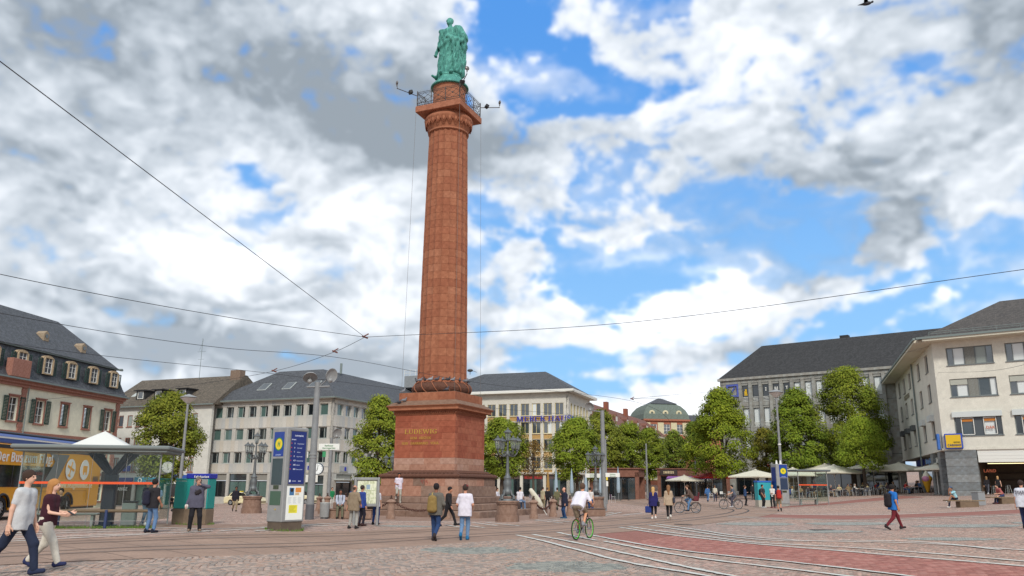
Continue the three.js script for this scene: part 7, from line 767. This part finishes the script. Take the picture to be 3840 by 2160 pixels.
{ const q = person('man in a dark beanie and olive sweater walking away with a shoulder pack', -2.42, -27.2, 2.95, { h: 1.8, res: N, pose: 'strollL', p: { lh: [.24, .86, .16], rh: [-.2, .98, .2], yaw: .1 }, top: 'sweater', shirt: '#67625a', sleeve: 2, hem: -.14, loose: .02, pants: '#243f6b', shoes: '#33292a', hair: '#1c1518', cap: '#171018', beanie: 1, skin: '#8a5a44' }); held('backpack', 'mustard canvas backpack slung over the olive sweater', 'backpack', q, [packGeo(q, [.06, .2, -.2], [.13, .22, .1])], cloth('#8d7440'), [['straps', [tube([q.R([.08, .38, -.15]), q.R([.1, .52, -.04]), q.R([.08, .42, .12]), q.R([-.02, .2, .14])], .032, 16, 6)], cloth('#a08a55')]]); }
person('man in black with sunglasses walking behind the olive sweater man', -2.75, -37.1, 1.3, { h: 1.72, res: .018, pose: 'walkL', shirt: '#1c181c', sleeve: 1.9, pants: '#17141a', shoes: '#141216', hair: '#1a1413', skin: '#b07a60', p: { tilt: .5 } });
person('man in a white t-shirt, red cap and faded jeans walking away', -1.5, -27.7, 3.05, { h: 1.77, res: N, pose: 'strollL', p: { lf: [.08, .2, -.26], rf: [-.08, .08, .12], lt: -1, rt: 0, lh: [.2, .95, .2], rh: [-.2, .95, .2] }, shirt: '#e2dde8', sleeve: .75, hem: -.17, loose: .022, pants: '#6b8bb0', shoes: '#1f6d9c', hair: '#3a2a22', cap: '#7c2126', capBack: 0, skin: '#c08a70' });
person('balding man in a navy jacket and jeans holding his chin', 3.0, -46.9, -1.3, { h: 1.68, res: .018, pose: 'stand', fat: 1.08, p: { rh: [-.04, 1.3, .2], el: [0, -1, -.2] }, top: 'jacket', shirt: '#1b1f36', sleeve: 2, hem: -.24, loose: .035, pants: '#1f416e', shoes: '#274a66', hair: '#7a4f3a', bald: 1, skin: '#cf9880' });
// riders
person('cyclist in a white t-shirt and khaki shorts riding the green-rimmed bicycle', 2.36, -28.2, 1.05 + Math.PI / 2, { h: 1.82, res: N, y: gy(2.4, -28) + .03, p: { py: 1.06, pz: -.26, lean: .75, lf: [.13, .2, .05], rf: [-.13, .5, -.12], lh: [.27, 1.06, .26], rh: [-.27, 1.06, .26], lt: -.1, rt: -.2, yaw: .1 }, pose: 'stand', shirt: '#e4e0ea', sleeve: .8, hem: -.1, loose: .025, pants: '#8a7a66', legs: .9, baggy: 1.12, shoes: '#8d8f94', hair: '#5a4334', skin: '#c98f6c' });
person('cyclist in a brown jacket riding the bicycle with the child seat', 11.55, -54.8, -Math.PI / 2 - .05, { h: 1.78, res: .02, y: gy(11.5, -55) + .03, p: { py: 1.0, pz: -.22, lean: .5, lf: [.12, .2, .06], rf: [-.12, .48, -.12], lh: [.26, 1.07, .26], rh: [-.26, 1.07, .26] }, top: 'jacket', shirt: '#5d4a40', sleeve: 2, hem: -.12, loose: .02, pants: '#5f84ac', shoes: '#22212a', hair: '#5a3f2c' });
person('cyclist in a grey top riding the bicycle with the basket', 16.4, -62.4, -Math.PI / 2 - .1, { h: 1.72, res: .022, y: gy(16.4, -62) + .03, p: { py: .98, pz: -.2, lean: .3, lf: [.12, .2, .06], rf: [-.12, .48, -.1], lh: [.26, 1.07, .26], rh: [-.26, 1.07, .26] }, shirt: '#5c6270', sleeve: .6, pants: '#4d4a58', shoes: '#b9b9bd', hair: '#1f1918' });
// walkers to the right
{ const q = person('blonde woman in a deep blue cardigan with black cropped trousers', 7.72, -45.6, 2.9, { h: 1.7, female: 1, res: .018, pose: 'stand', fat: 1.05, p: { lf: [.1, .08, .1], rf: [-.1, .12, -.1] }, top: 'cardigan', shirt: '#1d1a5c', sleeve: 2, hem: -.22, loose: .03, pants: '#15121a', legs: 1.6, shoes: '#ddd9d4', hair: '#cfa56a', long: 2 }); held('tote_bag', 'royal blue tote bag in the hand of the blonde woman', 'bag', q, [cbox(.34, .36, .12, .03, .3, .52, 0), tube([[.22, .68, 0], [.28, .84, 0], [.36, .68, 0]], .01, 10, 5)], cloth('#23387e')); held('shoulder_bag', 'black shoulder bag of the woman in the blue cardigan', 'bag', q, [cbox(.12, .3, .34, .05, -.28, .82, 0)], cloth('#1a1a1e')); }
{ const q = person('woman in a beige knit coat with long brown hair walking with a grey bag', 8.5, -45.3, 2.9, { h: 1.8, female: 1, res: .018, pose: 'strollL', top: 'coat', shirt: '#b59f86', sleeve: 2, hem: -.2, loose: .02, pants: '#141218', shoes: '#d9d4c9', hair: '#8a6240', long: 2 }); held('shoulder_bag', 'slate grey shoulder bag of the woman in the beige coat', 'bag', q, [cbox(.12, .32, .3, .05, -.27, .98, -.02), tube([[-.16, 1.5, 0], [-.24, 1.3, -.06], [-.27, 1.12, -.02]], .012, 8, 5)], cloth('#3c3e4a')); }
{ const q = person('man in a bright blue t-shirt and burgundy trousers striding right', 15.0, -33.1, 1.75, { h: 1.76, res: N, pose: 'walkL', p: { lh: [.24, .86, .12], rh: [-.25, .84, .04], yaw: .7 }, shirt: '#1f6fc0', sleeve: .7, hem: -.14, loose: .02, pants: '#6b1522', shoes: '#2a1d20', hair: '#17110f', skin: '#b07a5c', hood: 1 }); backpack('black backpack on the man in burgundy trousers', q, '#1d171c', [.12, .22, .11], [.0, .22, -.22]); }
{ const q = person('man in a white staff t-shirt and navy jeans walking away', 19.7, -32.4, 2.4, { h: 1.82, res: .016, pose: 'strollL', fat: 1.08, shirt: '#d9dbe4', sleeve: .75, hem: -.15, loose: .03, pants: '#2a3560', shoes: '#2a2a30', hair: '#3a2a24', skin: '#c08a70' }); held('shirt_print', 'word STAFF printed on the back of the white t-shirt', 'lettering', q, [text('STAFF', .1, .008).rotateY(Math.PI).translate(0, 1.3, -.168)], mat('#4a4a55', .8)); }
person('woman in a denim jacket waiting with folded arms', 20, -71.8, 1.4, { h: 1.66, female: 1, pose: 'stand', p: { lh: [.02, 1.14, .16], rh: [-.02, 1.12, .16] }, top: 'jacket', shirt: '#2b466e', sleeve: 2, hem: -.1, pants: '#14141a', shoes: '#1a1a1e', hair: '#5a3a26', bun: 1 });
{ const q = person('man in a charcoal t-shirt with folded hands by the smaller stop pillar', 19.3, -64.5, .6, { h: 1.74, res: MD, pose: 'stand', p: { lh: [.08, .88, .18], rh: [-.1, .88, .18] }, shirt: '#37373d', sleeve: .7, pants: '#17171c', shoes: '#d5d5d5', hair: '#1c1513', skin: '#b07a5c' }); backpack('black backpack on the man in the charcoal t-shirt', q, '#141417'); }
person('woman in a white blouse and black trousers by the smaller stop pillar', 19.95, -64.1, -.6, { h: 1.7, female: 1, res: MD, pose: 'stand', p: { lh: [.05, 1.12, .17], rh: [-.05, 1.1, .17] }, shirt: '#dedcd6', sleeve: 1.9, pants: '#17171c', shoes: '#6a2430', hair: '#c79a5c', bun: 1 });
{ const q = person('walker in khaki shorts with a navy t-shirt walking away', 17.9, -56.2, 2.9, { h: 1.68, res: MD, pose: 'strollL', shirt: '#23264a', sleeve: .7, pants: '#8a7a62', legs: .95, shoes: '#20242c', hair: '#1a1413', skin: '#b98469' }); backpack('large red hiking backpack on the walker in khaki shorts', q, '#b32a20', [.12, .26, .11], [0, .24, -.23]); }
{ const q = person('man in a pale blue shirt and cap sitting with crossed legs on the stone bench', 28.9, -54.9, -1.2, { h: 1.74, res: .018, pose: 'sit', y: gy(28.9, -54.9) + .0, shirt: '#9fd0dc', sleeve: .7, pants: '#1c2136', shoes: '#d3d0cb', hair: '#2a211c', cap: '#4a5d78', skin: '#9a6a50', p: { py: .6, lean: .45, lh: [.04, 1.16, .3], rh: [-.04, 1.1, .32], lf: [-.05, .42, .46], rf: [-.08, .08, .4], tilt: .4, el: [0, -1, .2] } }); }
person('man in a red striped shirt sitting on the far stone bench', 34, -58.4, -1.5, { h: 1.74, res: MD, pose: 'sit', y: gy(34, -58.4), shirt: '#b0625e', sleeve: .8, pants: '#2c3f66', shoes: '#5a2328', hair: '#231a17', p: { py: .6, lean: .5, tilt: .6 } });
person('woman in a black top with grey leggings walking past the bar', 43.4, -76.4, 2.5, { h: 1.68, female: 1, pose: 'walkL', shirt: '#1d1a20', sleeve: 1.9, pants: '#4d4f58', shoes: '#d5d5d5', hair: '#8a6a48', long: 1 }); person('woman in a sleeveless black dress shirt walking past the bar', 44.2, -76, 2.6, { h: 1.66, female: 1, pose: 'walkR', shirt: '#18161a', sleeve: .2, pants: '#17151a', shoes: '#d5d5d5', hair: '#c49a6a', long: 1, skin: '#d0a48c' });
person('waitress in a blue shirt with a yellow apron before the side shops', 45.4, -87, 0, { h: 1.7, female: 1, pose: 'stand', res: FR2, p: { lh: [.1, 1, .2] }, shirt: '#3f62b4', sleeve: 1, pants: '#1a1a1e', hair: '#2a1d18' });
{ const q = person('man in a dark jacket and khaki trousers near the left candelabra lamp', -19.6, -60, .5, { h: 1.74, pose: 'strollL', res: MD, top: 'jacket', shirt: '#1a1a26', sleeve: 2, hem: -.18, pants: '#9a8a6c', shoes: '#2a2522', hair: '#17110f', skin: '#7a4f3c' }); }
person('woman in a green top beyond the round bin', -13.6, -64, .6, { h: 1.66, female: 1, pose: 'stand', res: FR2, shirt: '#1f8a54', sleeve: .8, pants: '#d5d0c8', hair: '#5a3a28', bun: 1 });
person('grey-haired man behind the black t-shirt man at the shelter end', -14.4, -33.3, 2.6, { h: 1.74, pose: 'stand', res: MD, shirt: '#3d4660', sleeve: 1.9, pants: '#6f86a4', shoes: '#c9c9c9', hair: '#b7b4ae' });
person('man in a black jacket sitting inside the bus shelter', -17, -31.8, .2, { h: 1.76, res: MD, pose: 'sit', y: gy(-17, -32) + .0, top: 'jacket', shirt: '#17161a', sleeve: 2, pants: '#26355c', shoes: '#22222a', hair: '#17110f', p: { rh: [-.06, 1.2, .22], py: .6, rf: [-.02, .4, .36] } });
person('man in a light blue shirt and dark shorts beyond the shelter', -23, -55, .4, { h: 1.7, pose: 'stand', res: FR2, shirt: '#9aa5c9', sleeve: 1, pants: '#2a2a3c', legs: .9, shoes: '#d0d0d0', hair: '#8a7a68' }); person('man in dark clothes pulling a suitcase beyond the shelter', -21.6, -55, 2, { h: 1.7, pose: 'walkL', res: FR2, shirt: '#3a3a40', sleeve: 1.9, pants: '#24242a', hair: '#2a211c' });
person('man in black sitting before the teal shop', -37, -92, .6, { h: 1.7, pose: 'sit', res: FR2, shirt: '#17171a', sleeve: .7, pants: '#222226', shoes: '#b6d92a', hair: '#17110f' });
// by the right corner of the monument
person('man in a white t-shirt with a strap sitting on the monument steps', .6, -52.6, 2.6, { h: 1.76, pose: 'sit', res: MD, y: .3, shirt: '#e2e0e8', sleeve: .7, pants: '#6d86a8', shoes: '#8d8d90', hair: '#17110f', p: { py: .58 } });
person('man in a dark blue jacket standing behind the monument corner', -1.9, -70, 1.8, { h: 1.76, pose: 'stand', res: FR2, y: .45, shirt: '#33405e', sleeve: 1.9, pants: '#4a4a55', hair: '#2a1d18' }); person('person in a white top standing behind the monument corner', -2.2, -69, 1.6, { h: 1.66, pose: 'stand', res: FR2, y: .45, shirt: '#e0dfe4', sleeve: .9, pants: '#2a3560', hair: '#4a3426' });
person('person in a pale top sitting behind the candelabra pedestal', -.9, -58.2, 1.2, { h: 1.66, pose: 'sit', res: FR2, y: .35, shirt: '#d5d3dc', sleeve: .9, pants: '#a9abb8', hair: '#4a3426' });
person('man in a beige shirt standing by the leaning parasol', 2.5, -66, 2.2, { h: 1.7, pose: 'stand', res: FR2, shirt: '#b3a888', sleeve: .9, hem: -.16, pants: '#8d8266', hair: '#2a211c' }); person('man in black standing with his back to the chains', 2.9, -66.5, 3, { h: 1.66, pose: 'apart', res: FR2, shirt: '#17161c', sleeve: 1.9, pants: '#15141a', hair: '#5a4a40' }); person('man in olive clothes walking behind the navy jacket man', 3.5, -63.5, 2.8, { h: 1.68, pose: 'walkL', res: FR2, shirt: '#6d6a4c', sleeve: 1.9, pants: '#5d5a48', hair: '#2a211c' });
person('person in a white vest top standing behind the cyclist', 4.9, -52, 2.6, { h: 1.68, pose: 'stand', res: MD, shirt: '#d9d5cf', sleeve: .4, pants: '#2a4a80', hair: '#2a1d18' });
person('person in blue walking near the red umbrella', 20.6, -88, 2.6, { h: 1.66, pose: 'walkL', res: FR2, shirt: '#3f6ba0', sleeve: 1.9, pants: '#4a70a0', hair: '#2a1d18' }); person('person in a white top walking near the red umbrella', 21.5, -88.5, 2.8, { h: 1.68, pose: 'walkR', res: FR2, shirt: '#c9c2b0', sleeve: 1.5, pants: '#27304c', hair: '#6a4a30' }); person('man in dark clothes at the bank arcade', 26.5, -92, 2.6, { h: 1.76, pose: 'stand', res: FR2, shirt: '#1b1b20', sleeve: 1.9, pants: '#17171c', hair: '#3a2a22' }); person('woman in a dark top standing near the planters of the pavilion', 17.6, -104, .4, { h: 1.66, female: 1, pose: 'stand', res: FR2, shirt: '#3a3a48', sleeve: 1, pants: '#2f4c80', hair: '#2a1d18' }); person('waiter in a blue shirt serving between the café tables', 35, -96.8, .4, { h: 1.76, pose: 'stand', res: FR2, shirt: '#3c5fa8', sleeve: 1, pants: '#c48f1f', hair: '#b9a088' });
// café guests: a few seated figures, each copied with other clothes
{
  const proto = [['sitTable', 0, .8], ['sitBack', 1, .8], ['sit', 0, 1.9], ['sitTable', 1, 1.9]].map(([pose, female, sleeve], i) => [pose, female, sleeve, i]), tops = ['#b9332c', '#2b3f80', '#1d1d24', '#d2cfc6', '#7d8ea8', '#3f6f5a', '#8d7a5a', '#44343c', '#c9b98c', '#5a78a8'], bots = ['#2b3345', '#4f6c92', '#1c1c22', '#8a7a62'], hairs = ['#2c211b', '#5a3a26', '#9c7548', '#8d8880', '#17110f'], r = rng(314), made = [], nm = { '#b9332c': 'red', '#2b3f80': 'navy', '#1d1d24': 'black', '#d2cfc6': 'white', '#7d8ea8': 'grey-blue', '#3f6f5a': 'green', '#8d7a5a': 'tan', '#44343c': 'plum', '#c9b98c': 'sand', '#5a78a8': 'blue' };
  cafe.forEach(([x, z, ry, q], i) => { if (q < .16) return; const k = i % 4, top = tops[(r() * 10) | 0], bot = bots[(r() * 4) | 0], hair = hairs[(r() * 5) | 0], lab = `café guest in a ${nm[top]} top seated on the terrace`, grp = `café guests in ${nm[top]} tops`; const px = x, pz = z;
    if (!made[k]) { const [pose, female, sleeve] = proto[k]; made[k] = person(lab, px, pz, ry, { h: 1.7, pose, female, sleeve, res: FR2, shirt: top, pants: bot, hair, group: grp, long: female }).t; made[k].position.y = gy(px, pz) + .0; }
    else { const c = dup(made[k], [px, gy(px, pz), pz], ry, lab, grp); c.children.forEach(m => { if (m.name === 'shirt') m.material = cloth(top); if (m.name === 'trousers') m.material = cloth(bot); if (m.name === 'hair') m.material = cloth(hair); }); } });
}
// pigeons on the ledges, one bird in flight
{
  const F = new Field([-.2, -.02, -.25], [.2, .3, .25], .012); F.ell([0, .12, 0], [.065, .07, .12], .03).cap([0, .15, .07], [0, .22, .1], .035, .03, .03).ell([0, .235, .11], [.028, .028, .034], .02).cap([0, .23, .13], [0, .225, .155], .008, .004, .008).cap([0, .11, -.08], [0, .08, -.21], .035, .018, .03).cap([.02, .06, 0], [.02, 0, .01], .008, .008, .01).cap([-.02, .06, 0], [-.02, 0, .01], .008, .008, .01);
  const g = F.mesh(); g.scale(1.25, 1.25, 1.25); const cols = ['#4a4a52', '#6f7278', '#33343a', '#8d8f94'].map(c => mat(c, .7)), r = rng(12); let i = 0;
  const bird = (x, y, z, a, lab) => { const t = thing('pigeon', lab, 'pigeon', [x, y, z], a, lab.includes('torus') ? 'pigeons on the carved torus' : lab.includes('cornice') ? 'pigeons on the cornice' : undefined); raw('body', g, cols[i++ % 4], t); };
  for (const a of [-1.15, -.85, -.6, -.35, -.1, .12, .3, .5, .8, 1.1, 1.35]) { const rr = 1.66 + r() * .12; bird(MC[0] + Math.sin(a) * rr, 8.18, MC[1] + Math.cos(a) * rr, a + r() * 3, 'pigeon sitting on the carved torus under the column shaft'); }
  for (const [lx, lz, y] of [[-1.8, 1.85, 7.48], [1.3, 1.8, 7.48]]) { const p = mw(lx, lz); bird(p[0], y, p[1], 1, 'pigeon sitting on the square block under the torus' + (lx < 0 ? ' at its left corner' : ' at its front')); } for (const [lx, lz] of [[-1.5, 2.2], [-1.75, 2.42]]) { const p = mw(lx, lz); bird(p[0], lz > 2.3 ? 6.72 : 6.86, p[1], 2, 'pigeon sitting on the sloping cornice of the pedestal'); }
  const t = thing('flying_bird', 'dark bird flying high in the cloudy sky', 'bird', [13.4, 19.6, -27.5], 1.2); part('body', [sph(.08, 0, 0, 0, 1, .9, 2.2), sph(.045, 0, .03, .2), new THREE.ConeGeometry(.05, .2, 6).rotateX(-Math.PI / 2).translate(0, 0, -.24)], cols[2], t); for (const s of [-1, 1]) part('wing', [shapeGeo([[0, -.08], [.2, -.02], [.42, -.12], [.3, .06], [.12, .1], [0, .09]], .012).rotateX(-Math.PI / 2).scale(s, 1, 1).rotateZ(s * .5)], cols[0], t);
}
scene.traverse(o => { if (o.isMesh) { o.castShadow = true; o.receiveShadow = true; } });
renderer.render(scene, camera);
